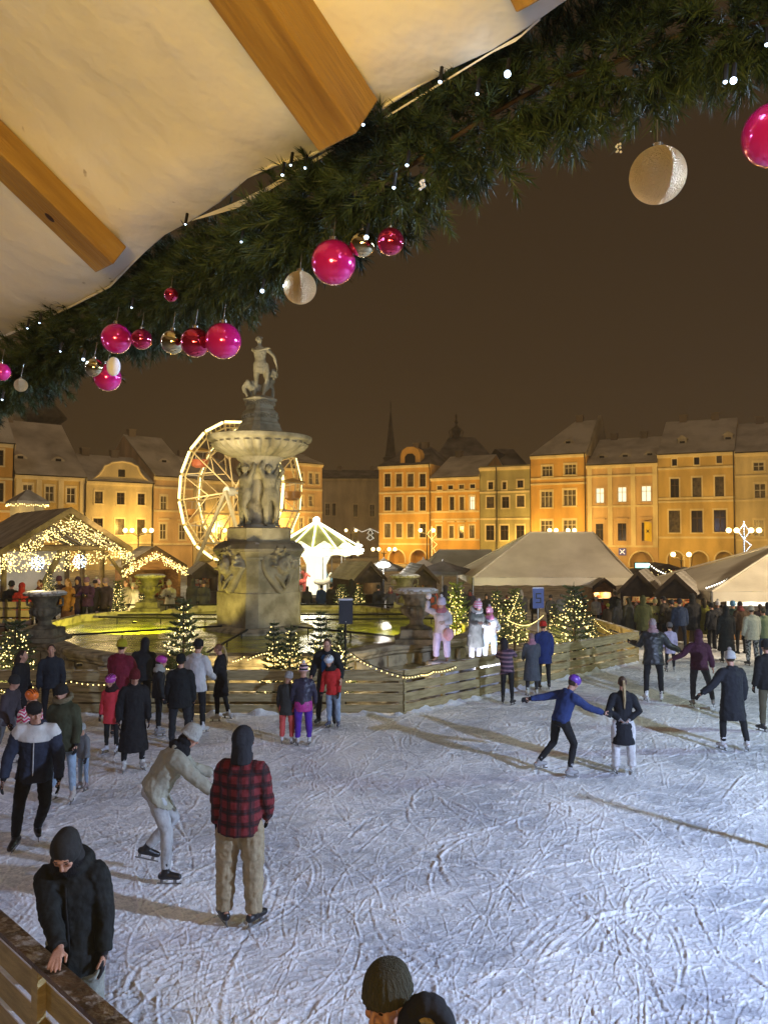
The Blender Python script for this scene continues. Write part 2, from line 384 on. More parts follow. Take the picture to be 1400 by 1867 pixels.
BLACK = (.012, .012, .014)
def person(pos, yaw, h, P=None, O=None, label=None, group=None, vox=.013, name='person', cat='person', seed=0):
    """O: outfit. top, kind, len (hem below pelvis in m), bulk, legs, lk (leg kind), lw (leg width), shoes, hat.., hair.., gloves"""
    P = dict(P or {}); O = dict(O or {}); J = joints(P, h); s = J['s']; rnd = random.Random(seed + int(h * 1000))
    for k in 'LR':
        for q in ('hd', 'palm', 'thumbside'):
            if q + k in P: J[q + k] = V(*P[q + k]).normalized()
    for k in 'LR':                                                # reach for a point (local coordinates) with the wrist
        if 'tgt' + k in P:
            S_ = J['sh' + k]; T = V(*P['tgt' + k]); d = T - S_; l1, l2 = .285 * s, .25 * s; dl = min(d.length, (l1 + l2) * .995); dn_ = d.normalized(); T = S_ + dn_ * dl
            a = (l1 * l1 - l2 * l2 + dl * dl) / (2 * dl); hgt = math.sqrt(max(0, l1 * l1 - a * a)); po = V(*P.get('pole' + k, (.5 if k == 'R' else -.5, -.3, -.4))); po = (po - dn_ * po.dot(dn_)).normalized()
            J['el' + k] = S_ + dn_ * a + po * hgt; J['wr' + k] = T; J['fo' + k] = (T - J['el' + k]).normalized()
    root = empty(name, pos, yaw, label, cat, group)
    sp, r, f = J['sp'], J['r'], J['f']; p = J['pel']
    body = remesh(bodyshape(J, s, hands=True, curl=P.get('curl', .6)), 'body', skin_mat(), root, O.get('bvox', vox), 1)
    body.name = 'body'
    # jacket
    B = O.get('bulk', 1.0); top = O.get('top', (.03, .03, .035)); hem = O.get('len', .12)
    mb = MB(); rings = []
    legmid = (J['knL'] + J['knR']) / 2; ldir = (legmid - p); ldir = ldir.normalized() if ldir.length > .01 else V(0, 0, -1)
    if ldir.z > -.5: ldir = (ldir + V(0, 0, -1)).normalized()
    flare = O.get('flare', .12); n_ = max(1, int(hem / .12) + 1)
    for i in range(n_, 0, -1):
        d = hem * i / n_; rings.append(ring(p + ldir * d * s, r, f, (.172 + flare * d * .7) * s * B, (.128 + flare * d) * s * B))
    for a, b, c in [(0, .168, .13), (.08, .16, .128), (.18, .16, .125), (.28, .172, .132), (.37, .182, .132), (.43, .168, .115), (.475, .115, .09), (.51, .078, .074), (.535, .074, .07)]:
        q = 1 + (B - 1) * (1.1 if a < .4 else .5); rings.append(ring(p + sp * a * s, r, f, b * s * q * (P.get('w', 1)), c * s * q))
    mb.loft(rings)
    for k in 'LR':
        e_, w_ = J['el' + k], J['wr' + k]; q = 1 + (B - 1) * .9
        q *= 1.06; mb.tube([J['sh' + k].lerp(p + sp * .44 * s, .45), J['sh' + k].lerp(p + sp * .44 * s, .1), J['sh' + k].lerp(e_, .16), J['sh' + k].lerp(e_, .5), e_, e_.lerp(w_, .5), e_.lerp(w_, .97)], [.066 * s * q, .073 * s * q, .075 * s * q, .067 * s * q, .059 * s * q, .053 * s * q, .046 * s * q], 12); mb.sphere(J['sh' + k] - sp * .012 * s, .07 * s * q, 12, 8)
    if O.get('hooddown', True):                                   # hood lying on the back of the neck
        for t in (-1, 0, 1): mb.ell(p + sp * (.49 + .01 * abs(t)) * s - f * (.075 - .03 * abs(t)) * s + r * t * .05 * s, (.058 * s * B, .042 * s * B, .05 * s), 10, 6)
    if O.get('collar'):
        cc = J['neck'] + sp * .0 * s - f * .01 * s; mb.tube([cc + r * math.cos(a) * .098 * s + f * math.sin(a) * .088 * s + sp * (.02 - .03 * math.sin(a)) * s for a in [2 * math.pi * j / 16 for j in range(17)]], .042 * s * O['collar'], 10)
        for t in (-1, 0, 1): mb.ell(p + sp * (.50 - .02 * abs(t)) * s - f * (.115 - .035 * abs(t)) * s + r * t * .075 * s, (.075 * s, .06 * s, .07 * s), 10, 7)
    remesh(mb, O.get('topname', 'jacket'), cloth(top, O.get('kind', 'plain'), O.get('top2')), root, vox * O.get('jv', 1), 2, O.get('fold', .03) * s, .075)
    if 'panel' in O:                                              # light yoke over the shoulders
        m2 = MB(); m2.loft([ring(p + sp * a * s, r, f, b * s * B * 1.05, c * s * B * 1.08) for a, b, c in [(.36, .185, .135), (.43, .172, .12), (.475, .12, .094), (.515, .085, .08), (.53, .08, .076)]])
        for k in 'LR': m2.tube([J['sh' + k].lerp(p + sp * .44 * s, .5), J['sh' + k], J['sh' + k].lerp(J['el' + k], .13)], [.082 * s * B, .089 * s * B, .084 * s * B], 12, dome=True)
        remesh(m2, 'yoke', cloth(O['panel']), root, vox, 2)
    if 'vest' in O:
        m2 = MB(); m2.loft([ring(p + sp * a * s + f * .03 * s, r, f, b * s * B, c * s * B) for a, b, c in [(0, .10, .125), (.2, .11, .125), (.4, .115, .122), (.46, .08, .09)]])
        remesh(m2, 'open_vest', cloth(O['vest']), root, vox, 2, .01)
    # trousers
    lw = O.get('lw', 1.0); mb = MB()
    mb.loft([ring(p + sp * a * s, r, f, b * s * (1 + (lw - 1) * .2), c * s * (1 + (lw - 1) * .2)) for a, b, c in [(.06, .145, .11), (0, .158, .12), (-.06, .155, .118), (-.1, .13, .10)]])
    for k in 'LR':
        hi, kn, an = J['hi' + k], J['kn' + k], J['an' + k]
        mb.tube([hi, hi.lerp(kn, .4), kn, kn.lerp(an, .45), kn.lerp(an, O.get('cuff', .93))], [.09 * s * (1 + (lw - 1) * .1), .083 * s * lw, .063 * s * lw, .058 * s * lw, .048 * s * lw * O.get('bell', 1)], 12)
    remesh(mb, 'trousers', cloth(O.get('legs', (.015, .015, .02)), O.get('lk', 'plain'), O.get('legs2')), root, vox, 2, (.036 if lw > 1.1 else .02) * s, .07)
    # boots / skates
    for k in 'LR':
        an, ft = J['an' + k], J['ft' + k]; m2 = MB(); dn = V(0, 0, -1); dn = (dn - ft * dn.dot(ft)).normalized(); sn = J['sn' + k]
        sole = an + dn * .07 * s; side = ft.cross(dn).normalized()
        m2.tube([an - sn * .11 * s, an - sn * .02 * s, an + dn * .03 * s - ft * .005 * s], [.052 * s, .046 * s, .046 * s], 10)
        m2.tube([an + dn * .045 * s - ft * .045 * s, an + dn * .04 * s + ft * .05 * s, an + dn * .052 * s + ft * .14 * s], [.042 * s, .042 * s, .033 * s], 10, dome=True)
        sk = remesh(m2, 'skate' if J['skate'] else 'boot', cloth(O.get('shoes', (.55, .55, .55)), 'shiny'), root, vox, 1)
        if J['skate']:
            mb = MB(); z0 = sole + dn * .012 * s
            for t in (-.045, .10): mb.bar(z0 + ft * t * s, z0 + ft * t * s + dn * .035, .012, .03, up=ft)
            mb.bar(z0 + dn * .04 - ft * .09 * s, z0 + dn * .04 + ft * .17 * s, .006, .014, up=-dn)
            mb.build('blade', M_GREYM, sk, 40)
    # head things
    s0 = s; s = s * J['hs']
    c, u, fa = J['head'], J['hd'], J['fa']; rr = fa.cross(u).normalized(); Mh = Matrix((rr, fa, u)).transposed()
    hair = O.get('hair', (.05, .03, .015)); hat = O.get('hat')
    if hair is not None and hat not in ('hoodup',):
        m2 = MB(); m2.ell(c + u * .022 * s - fa * .022 * s, (.083 * s, .092 * s, .103 * s), 14, 9, Mh); 
        if O.get('hairlen', 0) > 0:
            Lh = O['hairlen']; m2.tube([c - fa * .05 * s, c - fa * .075 * s - u * .1 * s, c - fa * .08 * s - u * (.1 + Lh) * s], [.075 * s, .085 * s, .06 * s], 12, dome=True)
        o = remesh(m2, 'hair', nmat('hair_%d%d' % (hair[0] * 100, hair[1] * 100), tuple(x * .6 for x in hair), hair, 20, .55, .8, 60, stretch=(3, 3, .4)), root, vox, 1)
        if 'tail' in O:
            t = O['tail']; m3 = MB(); b0 = c - fa * .10 * s + u * (.03 + O.get('tailup', .0)) * s
            m3.tube([b0 + fa * .03 * s, b0 - fa * .035 * s + u * .01 * s, b0 - fa * .05 * s - u * .12 * s, b0 - fa * .04 * s - u * t * .7 * s, b0 - fa * .03 * s - u * t * s], [.02 * s, .026 * s, .034 * s, .028 * s, .01 * s], 10, dome=True)
            remesh(m3, 'ponytail', nmat('hair_blond', (.22, .15, .07), (.5, .38, .2), 20, .5, .8, 60, stretch=(3, 3, .4)), root, min(vox, .01), 1)
    hc = O.get('hatc', (.03, .03, .03)); hm = cloth(hc, O.get('hk', 'knit'), O.get('hatc2'))
    if hat == 'beanie':
        m2 = MB(); prof = [(.001, .135), (.035, .132), (.062, .118), (.081, .092), (.09, .06), (.0935, .03), (.0945, .005), (.098, .002), (.099, -.012), (.094, -.02), (.08, -.018)]
        nn = 96 if vox < .01 else 18; bz = O.get('brim', 0); rings = [[c - fa * .012 * s + u * (z * (1 if z > .05 else 1) + .008 + (bz if z < .05 else bz * .4)) * s + (rr * math.cos(a) * x + fa * math.sin(a) * x * 1.16) * s * (1 + (.022 * math.cos(24 * a) if nn == 96 and x > .02 else 0)) for a in [2 * math.pi * j / nn for j in range(nn)]] for x, z in prof]
        m2.loft(rings); o = m2.build('hat', hm, root, 60)
        if 'pom' in O:
            mp = MB(); mp.sphere(c + u * .165 * s - fa * .012 * s, .038 * s, 10, 7); mp.build('pompom', cloth(O['pom'], 'fur'), o, 180)
    if hat == 'cap':
        m2 = MB(); m2.ell(c + u * .05 * s - fa * .01 * s, (.088 * s, .1 * s, .072 * s), 14, 8, Mh); m2.ell(c + u * .035 * s + fa * .075 * s, (.07 * s, .07 * s, .01 * s), 12, 6, Mh)
        remesh(m2, 'cap', hm, root, .008, 1)
    if hat == 'hoodup':
        m2 = MB(); m2.ell(c + u * .022 * s - fa * .03 * s, (.1 * s, .112 * s, .124 * s), 16, 10, Mh); m2.ell(c + u * .03 * s - fa * .075 * s, (.082 * s, .085 * s, .10 * s), 14, 8, Mh)
        m2.tube([c - u * .03 * s - fa * .045 * s, J['neck'] - fa * .02 * s - sp * .02 * s], [.09 * s, .1 * s], 14)
        m2.tube([c - u * .1 * s + fa * .03 * s, J['neck'] + fa * .02 * s - sp * .02 * s], [.066 * s, .085 * s], 12)
        remesh(m2, 'hood', hm, root, min(vox, .011), 2, .008, .06)
    if hat == 'helmet':
        m2 = MB(); m2.ell(c + u * .055 * s - fa * .004 * s, (.101 * s, .122 * s, .096 * s), 18, 10, Mh)
        o = remesh(m2, 'helmet', mat('helmet_%d_%d_%d' % tuple(int(x * 99) for x in hc), hc, .3, 0, .5, coat=.4), root, .009, 1)
        m3 = MB()
        for t in (-.05, -.018, .018, .05):
            m3.tube([c + u * (.055 + .088 * math.sqrt(max(0, 1 - (t / .101) ** 2 - (q / .122) ** 2))) * s + u * .004 * s + rr * t * s + fa * q * s for q in (-.085, -.04, .01, .06, .09)], [.004 * s, .008 * s, .009 * s, .008 * s, .003 * s], 6)
        m3.tube([c + u * .04 * s + rr * .088 * s, c - u * .09 * s + rr * .035 * s + fa * .04 * s, c - u * .09 * s - rr * .035 * s + fa * .04 * s, c + u * .04 * s - rr * .088 * s], .004 * s, 5)
        m3.build('vents', M_BLACKM, o, 60)
    if O.get('furhood'):
        m2 = MB(); q = [c - u * (.085 + .03 * math.sin(a)) * s + rr * math.cos(a) * .12 * s + fa * (math.sin(a) * .10 - .02) * s for a in [2 * math.pi * j / 16 for j in range(17)]]
        m2.tube(q, .042 * s, 10); remesh(m2, 'fur_trim', cloth(O['furhood'], 'fur'), root, .012, 1, .02, .02)
    if 'scarf' in O:
        m2 = MB()
        for dz, rad in ((.0, .088), (-.035, .1)):
            m2.tube([J['neck'] + sp * (.03 + dz) * s + r * math.cos(a) * rad * s + f * math.sin(a) * rad * s for a in [2 * math.pi * j / 14 for j in range(15)]], .032 * s, 8)
        m2.ell(c - u * .07 * s - fa * .02 * s, (.088 * s, .09 * s, .06 * s), 10, 8, Mh)
        remesh(m2, 'scarf', cloth(O['scarf'], 'knit'), root, min(vox, .012), 2, .015, .04)
    s = s0
    if O.get('gloves', BLACK) is not None:
        for k in 'LR':
            if O.get('glove' + k, True):
                m2 = MB(); J2 = dict(J); hand(m2, J2, k, s, P.get('curl', .6) if not isinstance(P.get('curl', .6), dict) else P['curl'].get(k, .5), fr=.0115, palm=J.get('palm' + k)); m2.tube([J['wr' + k] - J['fo' + k] * .05 * s, J['wr' + k] + J['fo' + k] * .01 * s], [.036 * s, .034 * s], 8)
                remesh(m2, 'glove', cloth(O.get('gloves', BLACK)), root, min(vox, .009), 1)
    s = s0 * J['hs']
    if O.get('eyes'):
        for sg in (-1, 1):
            m2 = MB(); m2.ell(c + u * .009 * s + fa * .0815 * s + rr * sg * .031 * s, (.011 * s, .005 * s, .0045 * s), 8, 6, Mh); m2.build('eye', mat('eye_dark', (.02, .013, .01), .2), root, 180)
            m2 = MB(); m2.tube([c + u * .031 * s + fa * .083 * s + rr * sg * .015 * s, c + u * .038 * s + fa * .0865 * s + rr * sg * .032 * s, c + u * .033 * s + fa * .076 * s + rr * sg * .05 * s], [.004 * s, .0045 * s, .002 * s], 6); m2.build('eyebrow', mat('brow_hair', (.06, .035, .02), .8), root, 180)
    s = s0
    if O.get('zip'):
        m2 = MB(); pts = [p + sp * a * s + f * b * s * (1 + (B - 1)) for a, b in ((-.08, .142), (.0, .14), (.15, .138), (.3, .143), (.42, .13))]
        m2.tube(pts, .006 * s, 6); m2.build('zip', cloth(O['zip']), root, 60)
    return root, J
def stone_figure(parent, name, loc, yaw, h, P, m, vox=.02, extra=None):
    J = joints(dict(P, skate=False), h); s = J['s']; J['fat'] = P.get('fat', 1.12); mb = bodyshape(J, s, bare=True, curl=.8)
    c, u, fa = J['head'], J['hd'], J['fa']
    for i in range(14):                                            # curly hair and beard
        a = random.uniform(0, 6.28); t = random.uniform(-.3, 1.2); d = V(math.cos(a) * math.cos(t), math.sin(a) * math.cos(t) - .35, math.sin(t)).normalized()
        mb.sphere(c + (fa.cross(u) * d.x + fa * d.y + u * d.z) * .095 * s, .03 * s)
    p = J['pel']; r, f = J['r'], J['f']                            # loin cloth
    mb.loft([ring(p + V(0, 0, z) * s + f * .0, r, f, a * s, b * s) for z, a, b in [(-.22, .15, .12), (-.12, .19, .15), (.0, .185, .14), (.06, .165, .125)]])
    mb.tube([p + r * .16 * s + V(0, 0, .03), p + r * .2 * s - f * .05 * s - V(0, 0, .25 * s), p + r * .16 * s - f * .02 * s - V(0, 0, .5 * s)], [.06 * s, .07 * s, .03 * s], 8)
    if extra: extra(mb, J, s)
    o = remesh(mb, name, m, parent, vox, 1, .03, .05); o.location = loc; o.rotation_euler = (0, 0, yaw); return o
# ---------------------------------------------------------------- ground and ice
def snow_ground():
    m = nmat('trampled_snow', (.16, .16, .18), (.42, .43, .48), 1.3, .9, .8, 9, bdist=.05)
    MB().quad((-160, -30, -.06), (160, -30, -.06), (160, 400, -.06), (-160, 400, -.06)).build('ground', m, fix=False)['kind'] = 'structure'
snow_ground()
def ice():
    res = .009; x0, x1, y0, y1 = -20., 21., 2.2, 34.; nx = int((x1 - x0) / res); ny = int((y1 - y0) / res)
    Hm = np.zeros((ny, nx), np.float32); rs = np.random.RandomState(3)
    def soft(n0, n1, amp):                                          # smooth random bumps
        g = rs.randn(n0, n1).astype(np.float32)
        yi = np.linspace(0, n0 - 1.001, ny); xi = np.linspace(0, n1 - 1.001, nx); a = yi.astype(int); b = xi.astype(int)
        fy = (yi - a)[:, None].astype(np.float32); fx = (xi - b)[None, :].astype(np.float32)
        fy = fy * fy * (3 - 2 * fy); fx = fx * fx * (3 - 2 * fx)
        A = g[a]; B = g[a + 1]
        return amp * ((A[:, b] * (1 - fy) + B[:, b] * fy) * (1 - fx) + (A[:, b + 1] * (1 - fy) + B[:, b + 1] * fy) * fx)
    Hm += soft(40, 50, .003); Hm += soft(260, 320, .0020); Hm += soft(900, 1100, .0021)
    dens = soft(24, 30, 1.0)
    def stroke(px, py, depth, wid, ridge, sd):
        dx = np.gradient(px); dy = np.gradient(py); l = np.hypot(dx, dy) + 1e-9; nxv, nyv = -dy / l, dx / l
        K = np.arange(-9, 10)
        for k in K:
            o = k * res * .8; w = o / wid
            prof = -depth * np.exp(-w * w) + ridge * np.exp(-((o - sd * wid * 1.9) / (wid * 1.1)) ** 2) + ridge * .35 * np.exp(-((o + sd * wid * 1.9) / (wid * 1.1)) ** 2)
            ix = ((px + nxv * o - x0) / res).astype(int); iy = ((py + nyv * o - y0) / res).astype(int)
            ok = (ix >= 0) & (ix < nx) & (iy >= 0) & (iy < ny)
            t = np.linspace(0, 1, len(px))[ok]; env = np.minimum(1, np.minimum(t, 1 - t) * 8) * (.65 + .35 * np.sin(t * 31 + k * .1 + px[0] * 9))
            Hm[iy[ok], ix[ok]] += (.54 * prof * env).astype(np.float32)
    for i in range(17000):
        d = 2.4 + 30 * rs.rand() ** 1.25; cx = rs.uniform(-.62, .62) * d; cy = d
        if rs.rand() < .25: cx, cy = rs.uniform(-19, 20), rs.uniform(3, 33)
        ln = rs.gamma(2.2, .62) + .25; ang = rs.uniform(0, 6.28)
        if rs.rand() < .5: ang = rs.normal(.25, .5)
        cur = rs.normal(0, .42) * (2.5 if rs.rand() < .12 else 1)
        n = int(ln / .011) + 4; sv = np.linspace(-ln / 2, ln / 2, n); th = ang + cur * sv
        px = cx + np.cumsum(np.cos(th)) * ln / n; py = cy + np.cumsum(np.sin(th)) * ln / n
        big = rs.rand() < .12; wd_ = .8 + max(0, d - 5) / 9
        stroke(px, py, rs.uniform(.004, .012) * (1.3 if big else 1), rs.uniform(.0045, .008) * (1.9 if big else 1) * wd_, rs.uniform(.006, .017) * (.7 + .3 * wd_), rs.choice([-1, 1]))
    # the circles scraped round the man in the plaid jacket
    for (cx, cy, rr_, a0, a1) in ((-1.35, 6.5, .85, 2.5, 6.2), (-1.6, 6.6, .5, 2.0, 5.6), (-1.3, 6.3, 1.05, 3.0, 6.0), (-1.25, 6.3, .7, 3.4, 6.6)):
        a = np.linspace(a0, a1, 260); stroke(cx + rr_ * np.cos(a), cy + rr_ * np.sin(a) * .9, .012, .02, .009, 1)
    # clumps of scraped snow
    for i in range(26000):
        d = 2.4 + 30 * rs.rand() ** 1.2; cx = rs.uniform(-.62, .62) * d; cy = d; ix = int((cx - x0) / res); iy = int((cy - y0) / res)
        q = rs.randint(1, 3)
        if 3 < ix < nx - 4 and 3 < iy < ny - 4: Hm[iy - q // 2:iy + q, ix - q:ix + q] += rs.uniform(.002, .009)
    na, nd = 1100, 1100; aa = np.linspace(-.62, .62, na); dd = 2.35 * (33.5 / 2.35) ** np.linspace(0, 1, nd)
    A, D = np.meshgrid(np.tan(aa), dd); X = A * D; Y = D
    fx = np.clip((X - x0) / res, 0, nx - 2.001); fy = np.clip((Y - y0) / res, 0, ny - 2.001); ix = fx.astype(int); iy = fy.astype(int); fx -= ix; fy -= iy
    Z = (Hm[iy, ix] * (1 - fx) + Hm[iy, ix + 1] * fx) * (1 - fy) + (Hm[iy + 1, ix] * (1 - fx) + Hm[iy + 1, ix + 1] * fx) * fy
    Z = np.clip(Z, -.024, .034)
    for _ in range(0): pass
    vs = np.stack([X, Y, Z], -1).reshape(-1, 3).astype(np.float32)
    i = np.arange(nd - 1)[:, None] * na + np.arange(na - 1)[None, :]; i = i.ravel()
    fs = np.stack([i, i + 1, i + na + 1, i + na], -1)
    me = bpy.data.meshes.new('ice_rink'); me.vertices.add(len(vs)); me.vertices.foreach_set('co', vs.ravel())
    me.loops.add(fs.size); me.loops.foreach_set('vertex_index', fs.ravel().astype(np.int32)); me.polygons.add(len(fs))
    me.polygons.foreach_set('loop_start', np.arange(0, fs.size, 4, dtype=np.int32)); me.polygons.foreach_set('use_smooth', np.ones(len(fs), bool)); me.update(calc_edges=True)
    at_ = me.attributes.new('snow', 'FLOAT', 'POINT'); at_.data.foreach_set('value', ((Z + .009) / .024).ravel().astype(np.float32))
    m = mat('scratched_ice', (.7, .7, .7), .7); b = m.node_tree.nodes['Principled BSDF']
    an = N(m, 'ShaderNodeAttribute'); an.attribute_name = 'snow'; tc = N(m, 'ShaderNodeTexCoord')
    n1 = N(m, 'ShaderNodeTexNoise'); n1.inputs['Scale'].default_value = 45; n1.inputs['Detail'].default_value = 4; L(m, tc.outputs['Object'], n1.inputs['Vector'])
    ad = N(m, 'ShaderNodeMath', operation='MULTIPLY_ADD'); ad.inputs[1].default_value = .5; L(m, n1.outputs['Fac'], ad.inputs[0]); L(m, an.outputs['Fac'], ad.inputs[2])
    rp = N(m, 'ShaderNodeValToRGB'); L(m, ad.outputs[0], rp.inputs[0])
    rp.color_ramp.elements[0].position = .10; rp.color_ramp.elements[0].color = (.28, .30, .36, 1)
    rp.color_ramp.elements[1].position = 1.0; rp.color_ramp.elements[1].color = (.93, .94, .97, 1)
    q = rp.color_ramp.elements.new(.62); q.color = (.64, .67, .73, 1)
    # dirt trodden in here and there
    n2 = N(m, 'ShaderNodeTexNoise'); n2.inputs['Scale'].default_value = 1.7; n2.inputs['Detail'].default_value = 8; L(m, tc.outputs['Object'], n2.inputs['Vector'])
    mr = N(m, 'ShaderNodeMapRange'); mr.inputs[1].default_value = .70; mr.inputs[2].default_value = .78; mr.inputs[4].default_value = .8; L(m, n2.outputs['Fac'], mr.inputs[0])
    mx = N(m, 'ShaderNodeMix', data_type='RGBA'); L(m, mr.outputs[0], mx.inputs['Factor']); L(m, rp.outputs[0], mx.inputs['A']); mx.inputs['B'].default_value = (.13, .10, .07, 1)
    n5 = N(m, 'ShaderNodeTexNoise'); n5.inputs['Scale'].default_value = .55; n5.inputs['Detail'].default_value = 5; L(m, tc.outputs['Object'], n5.inputs['Vector'])
    m5 = N(m, 'ShaderNodeMapRange'); m5.inputs[1].default_value = .42; m5.inputs[2].default_value = .66; m5.inputs[4].default_value = .55; L(m, n5.outputs['Fac'], m5.inputs[0])
    x5 = N(m, 'ShaderNodeMix', data_type='RGBA'); x5.blend_type = 'MULTIPLY'; L(m, m5.outputs[0], x5.inputs['Factor']); L(m, mx.outputs['Result'], x5.inputs['A']); x5.inputs['B'].default_value = (.62, .66, .74, 1)
    r5 = N(m, 'ShaderNodeMapRange'); r5.inputs[1].default_value = .42; r5.inputs[2].default_value = .66; r5.inputs[3].default_value = .75; r5.inputs[4].default_value = .3; L(m, n5.outputs['Fac'], r5.inputs[0]); L(m, r5.outputs[0], b.inputs['Roughness'])
    L(m, x5.outputs['Result'], b.inputs['Base Color'])
    bp = N(m, 'ShaderNodeBump'); bp.inputs['Strength'].default_value = .35; bp.inputs['Distance'].default_value = .01; L(m, n1.outputs['Fac'], bp.inputs['Height']); L(m, bp.outputs[0], b.inputs['Normal'])
    me.materials.append(m); o = bpy.data.objects.new('ice_rink', me); col.objects.link(o); o['kind'] = 'structure'
ice()
# ---------------------------------------------------------------- rink fences
F0, F1, F2, F3 = gnd(-330, 1303), gnd(735, 1303), gnd(1163, 1208), gnd(1085, 1176)
def fence(a, b, label, nb=4, h=.88, post=1.15, cap=True, name='rink_fence', parent=None):
    a = Vector(a); b = Vector(b); d = b - a; Ln = d.length; d.normalize(); root = empty(name, a, math.atan2(d.y, d.x), label, 'fence')
    n = max(1, round(Ln / 2.4)); bh = (h - .05 * nb) / nb
    for i in range(nb):                                              # boards with gaps; each row one part
        mb = MB(); z = .05 + i * (bh + .05)
        for j in range(n):
            x0 = Ln * j / n + .004; x1 = Ln * (j + 1) / n - .004; dz = random.uniform(-.008, .008); dy = random.uniform(-.006, .006)
            mb.box(x0, -.035 + dy, z + dz, x1, -.008 + dy, z + bh + dz)
        mb.build('board', M_WOODF, root)
    np_ = max(2, int(Ln / post) + 1)
    for i in range(np_):
        x = .05 + (Ln - .1) * i / (np_ - 1); MB().box(x - .04, -.004, 0, x + .04, .07, h - .01).build('post', M_WOODF, root)
    if cap: MB().box(0, -.045, h + .003, Ln, .09, h + .038).build('rail', M_WOODF, root)
    return root, Ln
fence(F0, F1, 'long straight plank fence between the skaters and the fountain')
fence(F1, F2, 'plank fence running back to the right below the winter figures and fir trees')
fence(F2, F3, 'short plank fence closing the far right corner of the fountain enclosure')
def bank(a, b, w0=.16):
    d = (b - a); Ln = d.length; d.normalize(); nrm = V(d.y, -d.x, 0); n = int(Ln / .07); rings = []
    for i in range(n + 1):
        c = a + d * Ln * i / n; q = .5 + 1.1 * abs(noise.noise(c * 1.3)) + .9 * noise.noise(c * 5.1); q = max(.25, q); rings.append([c + nrm * (-.03 + t * w0 * (.7 + .6 * q)) + V(0, 0, -.03 + .11 * q * h_ + .012 * noise.noise(c * 17 + nrm * t * 3)) for t, h_ in ((0, 1.0), (.25, 1.02), (.5, .75), (.8, .4), (1.2, .12), (1.5, 0))])
    return rings
for nm_, a_, b_ in (('one', F0, F1), ('two', F1, F2)):
    MB().loft(bank(a_, b_), cap=False, closed=False).build('snow_bank', nmat('piled_snow', (.55, .57, .62), (.85, .87, .9), 6, .9, 1.0, 30), None, 180, fix=False)['kind'] = 'stuff'
# ---------------------------------------------------------------- island round the fountain
m_pave = nmat('wet_cobbles', (.035, .03, .025), (.11, .10, .09), 3, .5, .7, 12, snow=((.35, .35, .37), .0), spec=.5)
isl = [(F0.x, F0.y + .12), (F1.x - .03, F1.y + .12), (F2.x - .1, F2.y + .05), (F3.x - .1, F3.y), (3.5, 36), (-22, 36), (-22, F0.y + .1)]
MB().prism([(x, y, -.05) for x, y in isl], (0, 0, .11)).build('plaza_paving', m_pave)['kind'] = 'structure'
# ---------------------------------------------------------------- fountain
CX, CY = -3.9, 24.1
FT = empty('fountain', (CX, CY, 0), 0, 'baroque sandstone fountain with a statue on top, a fluted bowl and a wide basin', 'fountain')
plan = [(-8.8, 19.9), (-8.1, 19.5), (-7.3, 18.4), (-6.2, 17.55), (-1.7, 17.5), (-.6, 18.3), (.1, 19.3), (.9, 19.7), (1.9, 20.5), (2.5, 21.8), (2.5, 26.2), (1.9, 27.3), (.8, 28), (0, 28.6), (-.8, 29.8), (-1.7, 30.5), (-6.2, 30.5), (-7.2, 29.8), (-7.9, 28.5), (-8.7, 28), (-9.8, 27.3), (-10.4, 26.2), (-10.4, 21.8), (-9.8, 20.6)]
def dens(pl, k=3):
    o = []
    for i in range(len(pl)):
        a, b = pl[i], pl[(i + 1) % len(pl)]
        for j in range(k): o.append((a[0] + (b[0] - a[0]) * j / k, a[1] + (b[1] - a[1]) * j / k))
    return o
def basin(prof, name, m, smooth=25):
    pl = dens(plan, 2); rings = []
    for off, z in prof:
        rr_ = []
        for x, y in pl:
            dx, dy = x - CX, y - CY; l = math.hypot(dx, dy); q = (l + off) / l; rr_.append((dx * q, dy * q, z))
        rings.append(rr_)
    MB().loft(rings, cap=False).build(name, m, FT, smooth)
basin([(1.0, .07), (1.0, .2), (.72, .21), (.72, .34), (.45, .36)], 'basin_step', M_RIM)
basin([(.45, .3), (.42, .42), (.2, .5), (.12, .52), (.12, .78), (.16, .8), (.22, .84), (.22, .88), (.28, .93), (.3, 1.0), (.26, 1.05), (-.12, 1.07), (-.14, 1.0), (-.14, .3)], 'basin_wall', M_STONEW, 20)
for i, (x, y) in enumerate(plan):                                    # pilaster strips that divide the wall panels
    dx, dy = x - CX, y - CY; l = math.hypot(dx, dy); q = (l + .16) / l; MB().cbox((dx * q, dy * q, .65), (.12, .34, .27), math.atan2(dy, dx)).build('wall_pilaster', M_STONEW, FT)
m_water = mat('fountain_water', (.10, .13, .02), .13, 0, .45); bW = m_water.node_tree.nodes['Principled BSDF']
tcw = N(m_water, 'ShaderNodeTexCoord'); mpw = N(m_water, 'ShaderNodeMapping'); mpw.inputs['Scale'].default_value = (1, 2.2, 1); L(m_water, tcw.outputs['Object'], mpw.inputs[0])
nw = N(m_water, 'ShaderNodeTexNoise'); nw.inputs['Scale'].default_value = 3.2; nw.inputs['Detail'].default_value = 6; L(m_water, mpw.outputs[0], nw.inputs['Vector'])
bpw = N(m_water, 'ShaderNodeBump'); bpw.inputs['Strength'].default_value = .5; bpw.inputs['Distance'].default_value = .05; L(m_water, nw.outputs['Fac'], bpw.inputs['Height']); L(m_water, bpw.outputs[0], bW.inputs['Normal'])
rw = N(m_water, 'ShaderNodeValToRGB'); rw.color_ramp.elements[0].color = (.14, .17, .02, 1); rw.color_ramp.elements[1].color = (.5, .52, .08, 1); rw.color_ramp.elements[0].position = .35; rw.color_ramp.elements[1].position = .65
